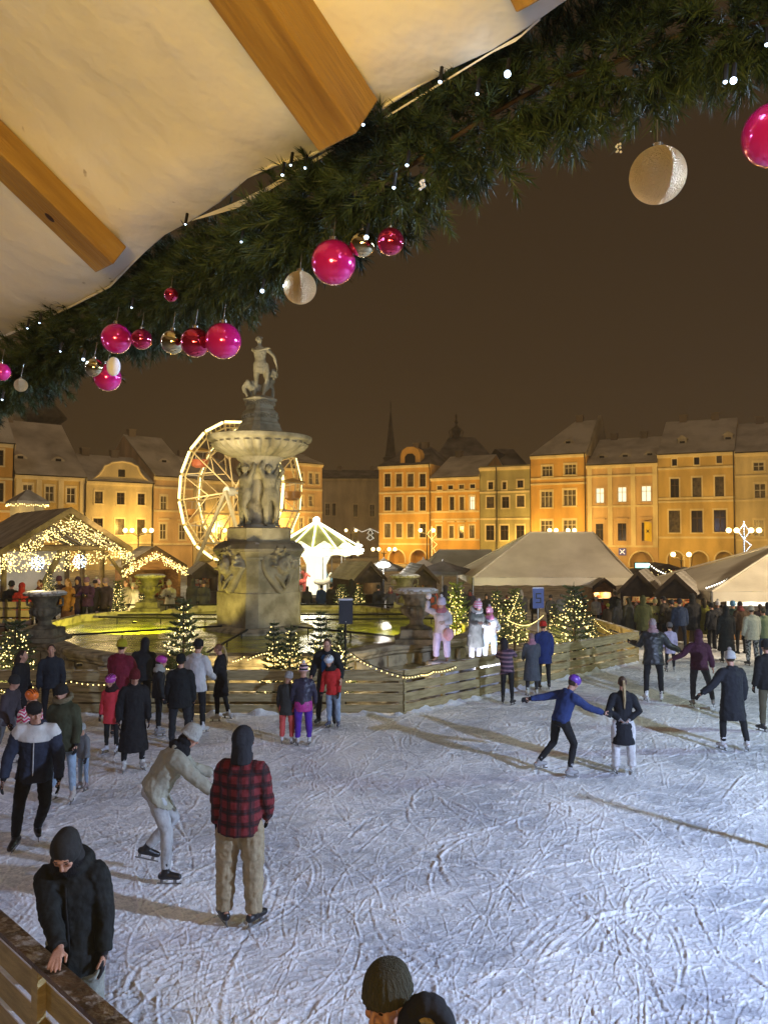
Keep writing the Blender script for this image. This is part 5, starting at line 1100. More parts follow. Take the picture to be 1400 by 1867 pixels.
mb = MB(); mb.ell(V(0, 0, p.z), (.34, .2, .14), 12, 8); mb.build('lamp_head', emat('dazzling_lamp', (1, .97, .88), 22, 'AUTO'), DL, 180); light('lamp', 'POINT', (0, -.4, p.z - .3), 260, (1, .96, .85), DL, .2)
# counter of the bright stall at the right edge
p0, p1 = at(1352, 1112, 27.8), at(1440, 1112, 27.8); ST = empty('food_stall', (p0.x, 27.8, 0), 0, 'bright lit counter with a white menu panel under the right marquee', 'stall'); w = p1.x - p0.x
MB().box(-.6, 0, 0, w, .5, 1.0).build('counter', M_DARKW, ST); MB().box(-.1, .9, 1.15, w, .98, zat(1092, 27.8)).build('lit_panel', emat('lit_menu_panel', (1, .94, .74), 1.6, 'AUTO'), ST)
mb = MB()
for i in range(9): mb.box(.1 + i * .35, .84, 1.35, .3 + i * .35, .88, 1.55 + .1 * (i % 3))
mb.build('menu_pictures', nmat('menu_colours', (.5, .3, .05), (.3, .45, .1), 6, .6, 0), ST); mb = MB()
for i in range(20): mb.box(-.6 + i * .24, -.03, .02, -.4 + i * .24, .0, .98)
mb.build('front_boards', M_LOG, ST)
# chain of bulbs running up the right marquee
def chain(pts, Ys, label, m=M_BULBH, r=.03, n=40, sag=.25):
    q = [at(*p, y) for p, y in zip(pts, Ys)]; root = empty('string_light', q[0], 0, label, 'string lights'); mb = MB(); wr = MB()
    for a, b in zip(q, q[1:]):
        P_ = []
        for i in range(n + 1):
            t = i / n; p = a.lerp(b, t) - q[0]; p.z -= sag * 4 * t * (1 - t); P_.append(p)
            if i % 2 == 0: mb.bulb(p - V(0, 0, .04), r)
        wr.tube(P_, .008, 4)
    wr.build('cable', M_BLACKM, root); mb.build('bulbs', m, root, fix=False); return root
chain([(1288, 1070), (1366, 1028)], (26.8, 30), 'chain of white bulbs along the slope of the right marquee', r=.04, n=36, sag=.1)
chain([(1184, 1028), (1225, 1048)], (40, 40), 'chain of white bulbs on the black stall roof', r=.05, n=20, sag=.1)
M_TURQ = emat('turquoise_sign', (.4, 1, .85), 2.5)
p = at(1170, 1032, 43); s_ = empty('lit_sign', p, 0, 'small turquoise lit sign above the black stall roof', 'sign'); MB().box(-.42, -.05, -.14, .42, .05, .2).build('box', M_BLACKM, s_); MB().box(-.38, -.07, -.1, .38, -.055, .16).build('face', M_TURQ, s_); MB().tube([V(0, 0, -p.z), V(0, 0, -.18)], .03, 6).build('pole', M_BLACKM, s_)
# blue square sign and yellow flag on the pink house
def on_wall(fc, px, py, off=.3): x, y = fc.pos(px); d = V(-fc.k, 1, 0).normalized(); return V(x, y, zat(py, y, px)) - d * off
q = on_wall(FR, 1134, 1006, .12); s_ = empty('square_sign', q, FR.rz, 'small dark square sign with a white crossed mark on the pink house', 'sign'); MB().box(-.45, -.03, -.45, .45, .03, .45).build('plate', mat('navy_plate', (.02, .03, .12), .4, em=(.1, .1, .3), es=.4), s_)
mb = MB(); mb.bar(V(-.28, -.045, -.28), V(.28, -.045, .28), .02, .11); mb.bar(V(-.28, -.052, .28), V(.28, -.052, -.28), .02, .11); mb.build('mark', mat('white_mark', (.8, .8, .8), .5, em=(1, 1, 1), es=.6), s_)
q = on_wall(FR, 1183, 968, 1.0); s_ = empty('hanging_flag', q, FR.rz, 'yellow flag with a dark mark hanging from the pink house', 'flag'); vs = []
for i in range(9):
    for j in range(5): vs.append((-.42 + j * .21, .06 * math.sin(j * 1.6 + i * .4), 1.15 - i * .29 - .04 * j))
MB().add(vs, [(i * 5 + j, i * 5 + j + 1, i * 5 + j + 6, i * 5 + j + 5) for i in range(8) for j in range(4)]).build('cloth', mat('yellow_flag', (.65, .5, .04), .8), s_, 60, fix=False); MB().tube([V(-.6, 1.0, 1.2), V(.5, 0, 1.35)], .035, 6).build('pole', M_DARKW, s_)
mb = MB(); mb.bar(V(-.18, -.1, -.25), V(.18, -.1, .15), .02, .06); mb.bar(V(-.18, -.107, .15), V(.18, -.107, -.25), .02, .06); mb.sphere(V(0, -.1, -.05), .1); mb.build('emblem', M_BLACKM, s_)
p = at(607, 1072, 40)
# pink plank platform with a railing at the far left
a, b = at(-60, 1092, 25.5), at(61, 1092, 25.5); PL = empty('railing', (a.x, 25.5, 0), 0, 'plank parapet with thin rails at the far left edge of the basin', 'railing'); w = b.x - a.x; zt = a.z
for i in range(5): MB().box(0, 0, zt - .35 - i * .28, w, .04, zt - .1 - i * .28).build('board', nmat('pale_planks', (.26, .18, .13), (.4, .3, .22), 2, .8, .2, 10), PL)
for i in range(6): MB().box(w * i / 5 - .03, -.06, 0.05, w * i / 5 + .03, -.002, zt).build('post', M_DARKW, PL)
for i in range(4): MB().tube([V(0, -.09, zt - i * .3), V(w, -.09, zt - i * .3)], .018, 6).build('rail', M_BLACKM, PL, 60)
# ---------------------------------------------------------------- fir trees
M_FIR = nmat('fir_needles', (.035, .06, .02), (.15, .18, .07), 3, .7, 0, snow=((.5, .52, .5), .16)); M_BARK = nmat('bark', (.03, .02, .012), (.07, .05, .03), 10, .9, .4, 30)
def np_mesh(name, tris, m, parent, smooth=False):
    v = tris.reshape(-1, 3).astype(np.float32); nf = len(v) // 3; me = bpy.data.meshes.new(name); me.vertices.add(len(v)); me.vertices.foreach_set('co', v.ravel())
    me.loops.add(len(v)); me.loops.foreach_set('vertex_index', np.arange(len(v), dtype=np.int32)); me.polygons.add(nf); me.polygons.foreach_set('loop_start', np.arange(0, len(v), 3, dtype=np.int32)); me.update(calc_edges=True)
    me.materials.append(m); o = bpy.data.objects.new(name, me); col.objects.link(o); o.parent = parent; return o
RS = np.random.RandomState(11)
def needles(a, b, n, ln, wd, alpha=.9, flat=None):
    """n needles round the twig a-b as thin triangles"""
    a = np.array(a); b = np.array(b); d = b - a; d = d / (np.linalg.norm(d) + 1e-9); up = np.array([0, 0, 1.]) if abs(d[2]) < .9 else np.array([1., 0, 0])
    x = np.cross(d, up); x /= np.linalg.norm(x); y = np.cross(x, d); t = RS.rand(n) ** .9; ph = RS.rand(n) * 6.283
    if flat: ph = np.where(RS.rand(n) < .5, 0, np.pi) + RS.randn(n) * flat
    al = alpha + RS.randn(n) * .2 - .45 * (t > .92); rad = np.cos(ph)[:, None] * x + np.sin(ph)[:, None] * y; nd = d * np.cos(al)[:, None] + rad * np.sin(al)[:, None]
    p = a + (b - a) * t[:, None]; tip = p + nd * (ln * (.7 + .5 * RS.rand(n)))[:, None]; w = np.cross(nd, RS.randn(n, 3)); w /= np.linalg.norm(w, axis=1)[:, None]; w *= wd / 2
    return np.stack([p - w, p + w, tip], 1)
def fir(h, seed, nl=150, full=1.0):
    rnd = random.Random(seed); root = empty('fir_tree', (0, 0, 0)); T = []; tr = MB(); tr.tube([V(0, 0, 0), V(.01, 0, h * .5), V(0, 0, h * .97)], [.035 * h / 2, .022, .006], 7); tr.build('trunk', M_BARK, root, 60)
    br = MB(); tips = []; z = .12 * h
    while z < h * .95:
        q = 1 - (z / h); nb = rnd.choice((7, 8, 9)); Lb = (.08 + .42 * q ** .85) * h * .62 * rnd.uniform(.85, 1.12) * full; a0 = rnd.uniform(0, 6)
        for i in range(nb):
            a = a0 + 2 * math.pi * i / nb + rnd.uniform(-.2, .2); l = Lb * rnd.uniform(.7, 1.1); rise = .15 + .55 * (1 - q); b = V(0, 0, z); d = V(math.cos(a), math.sin(a), rise * .6).normalized(); m = b + d * l * .6; e = m + (d + V(0, 0, .25)).normalized() * l * .4
            br.tube([b, m, e], [.008, .005, .002], 4, cap=False); nn = int(150 * l / .5) + 18
            T.append(needles(b.lerp(m, .2), m, nn, .042, .0085)); T.append(needles(m, e, nn, .042, .0085)); tips.append(e); tips.append(m)
            for k in range(int(l / .06)):
                t = .25 + .7 * (k + rnd.random()) / max(1, int(l / .06)); p = b.lerp(e, t); sg = 1 if k % 2 else -1; sd = V(-d.y, d.x, 0) * sg; e2 = p + (d * .75 + sd * .7 + V(0, 0, .12)).normalized() * l * (1 - t * .6) * .38
                T.append(needles(p, e2, int(26 + 55 * l), .040, .0085)); tips.append(e2)
        z += h * rnd.uniform(.055, .075)
    T.append(needles((0, 0, h * .86), (0, 0, h), 80, .04, .0045, .6))
    np_mesh('foliage', np.concatenate(T), M_FIR, root); br.build('branches', M_BARK, root, fix=False)
    mb = MB(); rr = random.Random(seed + 5)
    for i in range(nl):
        p = rr.choice(tips); mb.bulb(p * rr.uniform(.72, 1.02) * 1.0 + V(0, 0, rr.uniform(-.03, .02)), .0145 * rr.uniform(.7, 1.35))
    mb.build('fairy_lights', M_BULBW, root, fix=False); light('tree_glow', 'POINT', (0, -.35, h * .35), 65, (1, .74, .32), root, .3)
    return root
FIRS = [fir(2.0, 1), fir(2.0, 2, 110, .8), fir(2.0, 3, 190, 1.15)]; used_f = [False] * 3
fir_list = [ # px, foot px y, top px y, kind, label, Y override
 (335, None, 1082, 0, 'tall slim fir with lights in front of the left basin, behind the white jacket', 16.95, 1255),
 (28, None, 1125, 2, 'big bushy lit fir at the left edge of the photo behind the fence', 16.9, 1250),
 (500, None, 1133, 1, 'lit fir with a bare frosted top, left one of the pair right of the pedestal', 16.75, 1240),
 (530, None, 1136, 0, 'lit fir with a bare frosted top, right one of the pair right of the pedestal', 16.8, 1240),
 (585, None, 1112, 1, 'slim lit fir rising behind the man in the blue vest', 16.85, 1240),
 (622, None, 1142, 1, 'small lit fir behind the child in the white helmet', 16.8, 1240),
 (132, None, 1066, 2, 'short lit fir between two rear urns, left one', 30.8, 1130),
 (215, None, 1055, 2, 'short lit fir right of the pale figure behind the basin', 31.2, 1125),
 (262, None, 1062, 1, 'dim thin fir in front of the plank hut', 31.4, 1125),
 (622, None, 1062, 2, 'low lit fir bush behind the basin under the carousel', 31.4, 1120),
 (655, None, 1062, 0, 'low lit fir behind the basin left of the bright stall', 31.6, 1120),
 (832, None, 1056, 2, 'tall lit fir between the snowball thrower and the pink-hatted figures', 23.6, 1215),
 (905, None, 1072, 0, 'lit fir left of the number board, its left neighbour', 24.6, 1180),
 (938, None, 1068, 2, 'lit fir with a swag of bulbs left of the number board', 24.9, 1180),
 (1046, None, 1062, 2, 'broad lit fir right of the number board, the largest there', 22.2, 1205),
 (1010, None, 1100, 1, 'half hidden lit fir just right of the number board', 23.0, 1200),
 (1078, None, 1122, 0, 'small lit fir at the right corner of the enclosure', 23.4, 1200),
 (90, None, 1046, 1, 'fir twigs with lights standing in the far left urn', 19.85, None)]
for (px, _, top, k, lb, Y, fy) in fir_list:
    o = FIRS[k] if not used_f[k] else copy_tree(FIRS[k]); used_f[k] = True; p = at(px, top, Y)
    z0 = .06 if fy else 2.25; o.location = (p.x, Y, z0); s_ = (p.z - z0) / 2.0; wx = 1.0 if px not in (1046, 28) else 1.25; o.scale = (s_ * wx if fy else .42, s_ * wx if fy else .42, s_ if fy else .33); o.rotation_euler.z = random.uniform(0, 6); tag(o, lb, 'fir tree', 'lit fir trees round the fountain')
# ---------------------------------------------------------------- string lights along the fence
chain([(425, 1203), (445, 1195)], (15.95, 16), 'short string of warm bulbs on the fence left of the fir pair', m=M_BULBW, r=.015, n=8, sag=0.02)
chain([(452, 1200), (487, 1188), (520, 1212)], (16.1, 16.1, 16.1), 'dark cable with warm bulbs humped over the fence beside the firs', m=M_BULBW, r=.015, n=14, sag=-.02)
chain([(640, 1190), (676, 1212), (735, 1232), (768, 1228)], (16.0, 15.95, 15.95, 16.1), 'string of warm bulbs drooping from the fir to the fence corner', m=M_BULBW, r=.015, n=12, sag=.02)
chain([(768, 1228), (790, 1222), (830, 1214)], (16.3, 16.6, 17.0), 'tangle of warm bulbs over the fence below the snowball thrower', m=M_BULBW, r=.015, n=16, sag=.03)
chain([(-20, 1255), (60, 1250), (130, 1240), (200, 1245), (330, 1240)], (15.9,) * 5, 'string of warm bulbs on the fence rail behind the skaters at the left', m=M_BULBW, r=.015, n=14, sag=.03)
chain([(945, 1080), (925, 1128), (960, 1138), (990, 1120)], (23, 23, 22.5, 22), 'swag of warm bulbs between the fir and the number board', m=M_BULBW, r=.015, n=30, sag=.05)
chain([(1078, 1120), (1110, 1150), (1160, 1168)], (26, 25, 23.5), 'thin cable of bulbs hanging on the far corner fence', m=M_BULBW, r=.014, n=24, sag=.08)
# ---------------------------------------------------------------- speaker, number board
p = at(630, 1116, 16.6); S = empty('loudspeaker', (p.x, 16.6, 0), R(6), 'dark grey loudspeaker on a pole before the basin, snow on its top', 'loudspeaker'); z0, z1 = zat(1137, 16.6), zat(1094, 16.6); w = .15
mb = MB(); mb.prism([(-w, -.12, z0), (w, -.12, z0), (w, -.12, z1), (-w, -.12, z1)], (0, .04, 0)); mb.prism([(-w, -.08, z0), (w, -.08, z0), (w * .7, .16, z0), (-w * .7, .16, z0)], (0, 0, z1 - z0)); mb.build('cabinet', nmat('speaker_grille', (.03, .032, .04), (.05, .052, .06), 60, .7, .5, 200), S)
MB().box(-w, -.12, z1 + .002, w, .14, z1 + .03).build('snow_cap', nmat('snow_cap', (.6, .6, .63), (.75, .75, .8), 6, .9, .4, 20), S); MB().tube([V(0, .04, 0), V(0, .04, z0)], .02, 8).build('pole', M_BLACKM, S, 60); MB().sphere(V(0, -.125, z0 + .05), .012).build('badge', M_WHITEM, S, 180)
Yb = 19.2; p = at(981, 1090, Yb); S = empty('number_board', (p.x, Yb, 0), R(4), 'dark blue board with the number 5 on a thin white pole behind the fence', 'sign'); z0, z1 = zat(1109, Yb), zat(1073, Yb); w = .14; zc = (z0 + z1) / 2
MB().box(-w, -.02, z0, w, .02, z1).build('board', mat('blue_board', (.05, .07, .19), .5), S); MB().box(-w, -.03, z1 + .001, w, .03, z1 + .025).build('snow_cap', MATS['snow_cap'], S); MB().tube([V(0, .03, .05), V(0, .03, z0)], .014, 8).build('pole', M_WHITEM, S, 60)
mb = MB(); t = .032; mb.box(-.07, -.028, zc + .1, .07, -.0215, zc + .1 + t); mb.box(-.07, -.0275, zc + .02, -.07 + t, -.022, zc + .1); mb.box(-.07, -.028, zc - .012, .07, -.0215, zc + .02); mb.box(.07 - t, -.0275, zc - .09, .07, -.022, zc - .012); mb.box(-.07, -.028, zc - .12, .07, -.0215, zc - .09); mb.build('numeral', mat('black_numeral', (.008, .008, .01), .5), S)
# ---------------------------------------------------------------- winter figures
LIL, PNK, PGR = (.5, .46, .62), (.72, .25, .42), (.42, .42, .42)
Yf = 19.9; z_ = .06
def figurine(px, fy, top, Y, yaw, P, O, label, hm=1.0):
    p = gnd(px, 980 + 1); q = at(px, fy, Y); zt = zat(top, Y, px); base = q.z
    h = (zt - base) / 1.1 * hm; root, J = person((q.x, Y, base), R(yaw), h, dict(P, skate=False), dict(O, eyes=True), label, 'painted winter figures behind the fence', .016, 'winter_figure', 'figure')
    MB().lathe([(.42, .06 - base), (.4, -.05), (.34, .0)], 16).build('stand', nmat('snowy_stand', (.3, .3, .32), (.6, .6, .65), 3, .9, .3, 20), root, 40); figurine.J = J; return root
Ok = dict(bulk=1.32, gloves=(.4, .3, .25), hooddown=False, shoes=(.25, .15, .1), lw=1.75, fold=.03)
w1_ = figurine(806, 1205, 1082, 18.45, 160, dict(hs=1.35, uaR=(.9, .1, .35), foR=(-.1, -.05, 1), uaL=(-.35, .25, -.9), foL=(.5, .8, .1), thL=(-.1, 0, -1), thR=(.14, .15, -1)), dict(Ok, top=(.48, .45, .5), legs=LIL, hat='beanie', hatc=LIL, pom=(.6, .55, .6), scarf=(.4, .15, .2)), 'painted figure of a child in a lilac hat about to throw a snowball')
w1J = figurine.J; mb = MB(); mb.sphere(w1J['wrR'] + w1J['foR'] * .11, .075, 12, 8); mb.build('snowball', cloth((.7, .65, .65), 'fur'), w1_, 180)
mb = MB(); mb.ell(V(-.2, .16, .66), (.13, .09, .16), 12, 8); remesh(mb, 'sack', cloth((.5, .3, .35)), w1_, .02, 2, .04)
figurine(866, 1205, 1086, 19.2, -150, dict(hs=1.3, spine=(.0, .12, 1), head=(0, .35, 1), uaR=(.3, .5, -.6), foR=(-.2, 1, .1), uaL=(-.3, .4, -.8), foL=(.2, 1, 0)), dict(Ok, top=(.16, .17, .16), len=.5, legs=(.3, .3, .32), hat='beanie', hk='band', hatc=PNK, hatc2=(.7, .6, .7), pom=(.7, .6, .65), furhood=(.5, .5, .5)), 'painted figure in a long grey coat and pink striped hat bending over its companion')
figurine(893, 1202, 1100, 19.3, 165, dict(hs=1.35, uaR=(.5, .2, -.8), foR=(.2, .5, -.5), uaL=(-.5, .2, -.8), foL=(.1, .8, -.3), thL=(-.14, .1, -1), thR=(.14, .0, -1)), dict(Ok, top=(.7, .72, .75), legs=(.5, .6, .7), hat='beanie', hatc=PNK, hk='band', hatc2=(.8, .5, .6), pom=(.4, .35, .4), scarf=PNK, shoes=(.6, .6, .6)), 'smaller painted figure with a pink hat and scarf, dazzlingly lit from below')
o = flood(2.35, 18.15, .35, (2.6, 19.3, 1.1), 260, (.85, .85, 1), 75, 'ground_spotlight'); tag(o, 'small white spotlight aimed at the painted figures from behind the fence', 'spotlight')
o = flood(1.1, 17.4, .5, (1.5, 18.5, 1.5), 45, (.9, .75, 1), 80, 'ground_spotlight'); tag(o, 'small pink spotlight aimed at the snowball thrower from behind the fence', 'spotlight')
# pale figures behind the basin at the left
q = at(178, 1090, 31.5); person((q.x, 31.5, .06), R(150), 1.9, dict(hs=1.25, skate=False), dict(Ok, top=(.5, .48, .42), legs=(.4, .3, .5), hat='beanie', hatc=(.45, .3, .55), pom=(.5, .5, .5), len=.3), 'pale winter figure with a violet hat behind the basin between two firs', None, .02, 'winter_figure', 'figure')
q = at(243, 1085, 32.5); person((q.x, 32.5, .06), R(170), 1.75, dict(skate=False), dict(Ok, top=(.5, .48, .4), legs=(.4, .38, .35), hat='beanie', hatc=(.4, .38, .3), len=.4), 'cream coloured winter figure beside the gate of the plank hut', None, .02, 'winter_figure', 'figure')
# ---------------------------------------------------------------- canopy over the viewer
P0 = at(500, 297, 1.75); EDG = V(.73, -.68, 0).normalized(); RAF = V(.569, .610, -.552).normalized(); NRM = EDG.cross(RAF).normalized()
if NRM.z < 0: NRM = -NRM
def onplane(px, py, off=0.0):
    d = ray(px, py); P = P0 + NRM * off; return CAM + d * ((P - CAM).dot(NRM) / d.dot(NRM))
m_tarp = nmat('white_tarpaulin', (.70, .65, .53), (.82, .77, .65), 1.6, .45, .8, 5, spec=.4, r0=.4, r1=.6, bdist=.03)
bt = m_tarp.node_tree.nodes['Principled BSDF']; tcn = N(m_tarp, 'ShaderNodeTexCoord'); ns = N(m_tarp, 'ShaderNodeTexNoise'); ns.inputs['Scale'].default_value = 14; ns.inputs['Detail'].default_value = 3; L(m_tarp, tcn.outputs['Object'], ns.inputs['Vector'])
rs_ = N(m_tarp, 'ShaderNodeMapRange'); rs_.inputs[1].default_value = .715; rs_.inputs[2].default_value = .75; rs_.inputs[4].default_value = .7; L(m_tarp, ns.outputs['Fac'], rs_.inputs[0]); prev = bt.inputs['Base Color'].links[0].from_socket
mxs = N(m_tarp, 'ShaderNodeMix', data_type='RGBA'); L(m_tarp, rs_.outputs[0], mxs.inputs['Factor']); L(m_tarp, prev, mxs.inputs['A']); mxs.inputs['B'].default_value = (.3, .24, .15, 1); L(m_tarp, mxs.outputs['Result'], bt.inputs['Base Color'])
bt.inputs['Transmission Weight'].default_value = 0
CN = empty('canopy', (P0.x, P0.y, P0.z), 0, 'white tarpaulin canopy of the viewing booth overhead at the top left', 'canopy')
epx = [(-260, 742), (0, 616), (60, 590), (130, 558), (200, 522), (240, 480), (265, 455), (300, 425), (350, 398), (400, 365), (450, 322), (500, 300), (560, 285), (610, 262), (660, 228), (705, 190), (760, 156), (830, 117), (900, 84), (960, 45), (1020, 2), (1120, -65), (1300, -190)]
EO = .055; edge = [onplane(*e_, EO) - P0 for e_ in epx]; vs = []; n = 40
inner = [V(0, 0, 0)] * 0
mb = MB(); m_ = len(edge)
for i in range(n + 1):
    for j, e_ in enumerate(edge):
        lift = 0
        base = EDG * e_.dot(EDG); off = e_ - base - NRM * EO                    # edge line wobble fades into the flat sheet
        t = (i / n) ** 2 * 3.2; lift = EO * max(0, 1 - t / .13) ** 1.5; k = math.exp(-t * 9); p = base + off * max(0, 1 - t * 1.2) - RAF * t; p += NRM * lift + NRM * (.010 * math.sin(t * 7 + j * .6) + .006 * noise.noise(p * 2.5))
        vs.append(p)
mb.add(vs, [(i * m_ + j, i * m_ + j + 1, (i + 1) * m_ + j + 1, (i + 1) * m_ + j) for i in range(n) for j in range(m_ - 1)]); mb.build('tarpaulin', m_tarp, CN, 180, fix=False)
# a second fold of the sheet seen under the edge, and its hem
mb = MB(); mb.tube([e_ for e_ in edge], .004, 6); mb.build('hem', m_tarp, CN, 180)
mb = MB(); a = [onplane(*q, .05) - P0 for q in ((350, 400), (430, 368), (490, 338), (560, 296), (620, 262), (900, 90), (950, 62), (985, 30))]; b = [onplane(*q, .05) - P0 for q in ((350, 402), (430, 380), (492, 346), (560, 304), (620, 266), (900, 94), (940, 75), (985, 36))]
mb.add([p for q in zip(a, b) for p in q], [(2 * i, 2 * i + 1, 2 * i + 3, 2 * i + 2) for i in range(len(a) - 1)]); mb.build('outer_flap', m_tarp, CN, fix=False)
m_raf = nmat('varnished_pine', (.22, .115, .016), (.36, .21, .036), 2.0, .38, .25, 12, stretch=(9, 1.2, 9), spec=.5, detail=8)
def rafter(px, py, w, hgt, top_t=3.0, knot=None):
    e_ = onplane(px, py, -.012) - P0; X = EDG; M = Matrix((X, RAF, X.cross(RAF).normalized())).transposed().to_4x4(); zax = X.cross(RAF).normalized()
    if zax.z > 0: zz = (-hgt, 0)
    else: zz = (0, hgt)
    M.translation = e_; mb = MB(); mb.box(-w / 2, -top_t, zz[0], w / 2, 0, zz[1])
    c = .012; o = mb.build('rafter', m_raf, CN, fix=True); o.matrix_local = M
    bv = o.modifiers.new('b', 'BEVEL'); bv.width = .004; bv.segments = 2
    if knot:
        k = MB(); k.ell(V(knot[0], knot[1], zz[0] if zax.z > 0 else zz[1]), (.011, .016, .0012), 12, 6); kk = k.build('knot', mat('dark_knot', (.035, .015, .006), .6), o, 180)
    return o
rafter(215, 458, .108, .075, knot=(-.008, -.19)); rafter(655, 200, .108, .11); rafter(-52, 610, .098, .062); rafter(1010, -40, .098, .062)
# warm tube lamp of the booth behind the viewer: the streak mirrored in every bauble
LT = empty('booth_tube_lamp', (-.2, -1.0, 3.85), R(28), 'long warm tube lamp of the booth behind the viewer, outside the frame', 'lamp')
MB().tube([V(-.95, 0, 0), V(.95, 0, 0)], .028, 10).build('tube', emat('glowing_tube', (1, .42, .08), 90, 'AUTO'), LT, 60); MB().box(-1, -.06, .035, 1, .06, .06).build('reflector', M_GREYM, LT)
light('lamp', 'POINT', (-.1, .3, .0), 205, (1, .72, .22), LT, .25)
# ---------------------------------------------------------------- fir garland along the canopy edge
gpx = [(-120, 735, 2.9), (0, 700, 2.75), (90, 640, 2.6), (180, 590, 2.5), (290, 530, 2.3), (400, 492, 2.1), (520, 420, 1.88), (640, 358, 1.68), (760, 285, 1.55), (880, 208, 1.48), (1000, 140, 1.43), (1120, 105, 1.38), (1240, 55, 1.33), (1400, 30, 1.27), (1560, 10, 1.22)]
hwp = [x * 1.12 for x in [60, 58, 72, 88, 95, 88, 96, 108, 118, 125, 128, 140, 128, 118, 120]]
gpx = [(a, b + 9, c + (.42 if a < 350 else .25 if a < 500 else .1)) for a, b, c in gpx]; gp = [at(*q) for q in gpx]; GR = empty('fir_garland', gp[0], 0, 'thick dark green fir garland hung with baubles along the canopy edge', 'garland')
M_GN = nmat('garland_needles', (.006, .015, .006), (.05, .078, .030), 11, .55, 0, spec=.35); M_GB = nmat('brown_twigs', (.03, .02, .012), (.08, .05, .025), 10, .9, 0)
T = []; T2 = []; cr = MB(); cr.tube([p - gp[0] for p in gp], .005, 6); cr.build('wire_core', M_GB, GR, 60)
RB = np.random.RandomState(5); rr = random.Random(9); lamps = []
for i in range(len(gp) - 1):
    seg = gp[i + 1] - gp[i]; ns_ = int(seg.length / .30 * 330)
    for k in range(ns_):
        t = rr.random(); c = gp[i].lerp(gp[i + 1], t) - gp[0]; Y = gpx[i][2] * (1 - t) + gpx[i + 1][2] * t; rad = (hwp[i] * (1 - t) + hwp[i + 1] * t) / F * Y * (1 + .16 * math.sin((i + t) * 5.1) + .1 * math.sin((i + t) * 11.3))
        ax = seg.normalized(); a = rr.uniform(0, 6.283); u = ax.cross(V(0, 0, 1)).normalized(); v = u.cross(ax); out = u * math.cos(a) + v * math.sin(a); r0 = rad * rr.uniform(.12, .62); ln = rad * rr.uniform(.3, .42)
        d = (out + ax * rr.uniform(-.7, .7) + V(rr.uniform(-.3, .3), rr.uniform(-.3, .3), rr.uniform(-.5, .15))).normalized(); s0 = c + out * r0; e0 = s0 + d * ln
        T.append(needles(s0, e0, 54, .034, .0030, .65)); T2.append(needles(s0 - d * .02, e0, 2, .004, .004, .2))
np_mesh('needles', np.concatenate(T), M_GN, GR)
def gl(px, py, Y, r=.006, m=M_BULBC, e=.05):
    r *= .7; c = at(px, py, Y) - gp[0]; mb = MB(); mb.sphere(c, r, 8, 6); o = mb.build('led_bulb', m, GR, 180); MB().tube([c, c + V(.004, .004, .03)], .004, 6).build('socket', M_BLACKM, o)
    if e: light('led_glow', 'POINT', c - V(0, .02, 0), e, (.6, .78, 1), GR, .01)
for q in ((925, 134, 1.35, .009), (1322, 148, 1.22, .005), (1337, 146, 1.22, .008), (662, 226, 1.55, .005), (742, 300, 1.5, .005), (718, 341, 1.5, .005), (668, 432, 1.6, .007), (520, 521, 1.8, .008), (478, 530, 1.85, .007), (152, 655, 2.4, .007), (802, 148, 1.42, .005), (4, 728, 2.6, .005), (50, 598, 2.4, .004), (72, 588, 2.4, .004), (515, 318, 1.7, .005), (530, 300, 1.72, .004), (556, 305, 1.7, .005), (338, 408, 2.0, .004), (1398, 80, 1.2, .005)): gl(*q, e=0 if q[0] in (515, 530, 556, 662, 338, 50, 72, 802, 925) else .05)
for (px, py, Y) in ((870, 170, 1.42), (440, 440, 1.95), (240, 560, 2.3), (110, 640, 2.45)): gl(px, py, Y, .0045)
# ---------------------------------------------------------------- baubles
def bauble_mat(nm, c, rough, metal=1.0, glit=False):
    m = mat(nm, c, rough, metal, .6, coat=.6 if not glit else 0)
    if glit:
        b = m.node_tree.nodes['Principled BSDF']; tc = N(m, 'ShaderNodeTexCoord'); v = N(m, 'ShaderNodeTexVoronoi'); v.inputs['Scale'].default_value = 26; n_ = N(m, 'ShaderNodeTexNoise'); n_.inputs['Scale'].default_value = 34; n_.inputs['Detail'].default_value = 3; L(m, tc.outputs['Generated'], n_.inputs['Vector']); L(m, tc.outputs['Generated'], v.inputs['Vector'])
        bp = N(m, 'ShaderNodeBump'); bp.inputs['Strength'].default_value = 1.0; bp.inputs['Distance'].default_value = .06; L(m, n_.outputs['Fac'], bp.inputs['Height']); L(m, bp.outputs[0], b.inputs['Normal'])
    return m
BM = {'pink': bauble_mat('pink_bauble', (.62, .015, .22), .14, .45), 'red': bauble_mat('red_pink_bauble', (.5, .02, .09), .08, .85), 'gold': bauble_mat('gold_glass_bauble', (.62, .52, .28), .05), 'glitter': bauble_mat('glitter_bauble', (.78, .62, .36), .42, .45, True)}
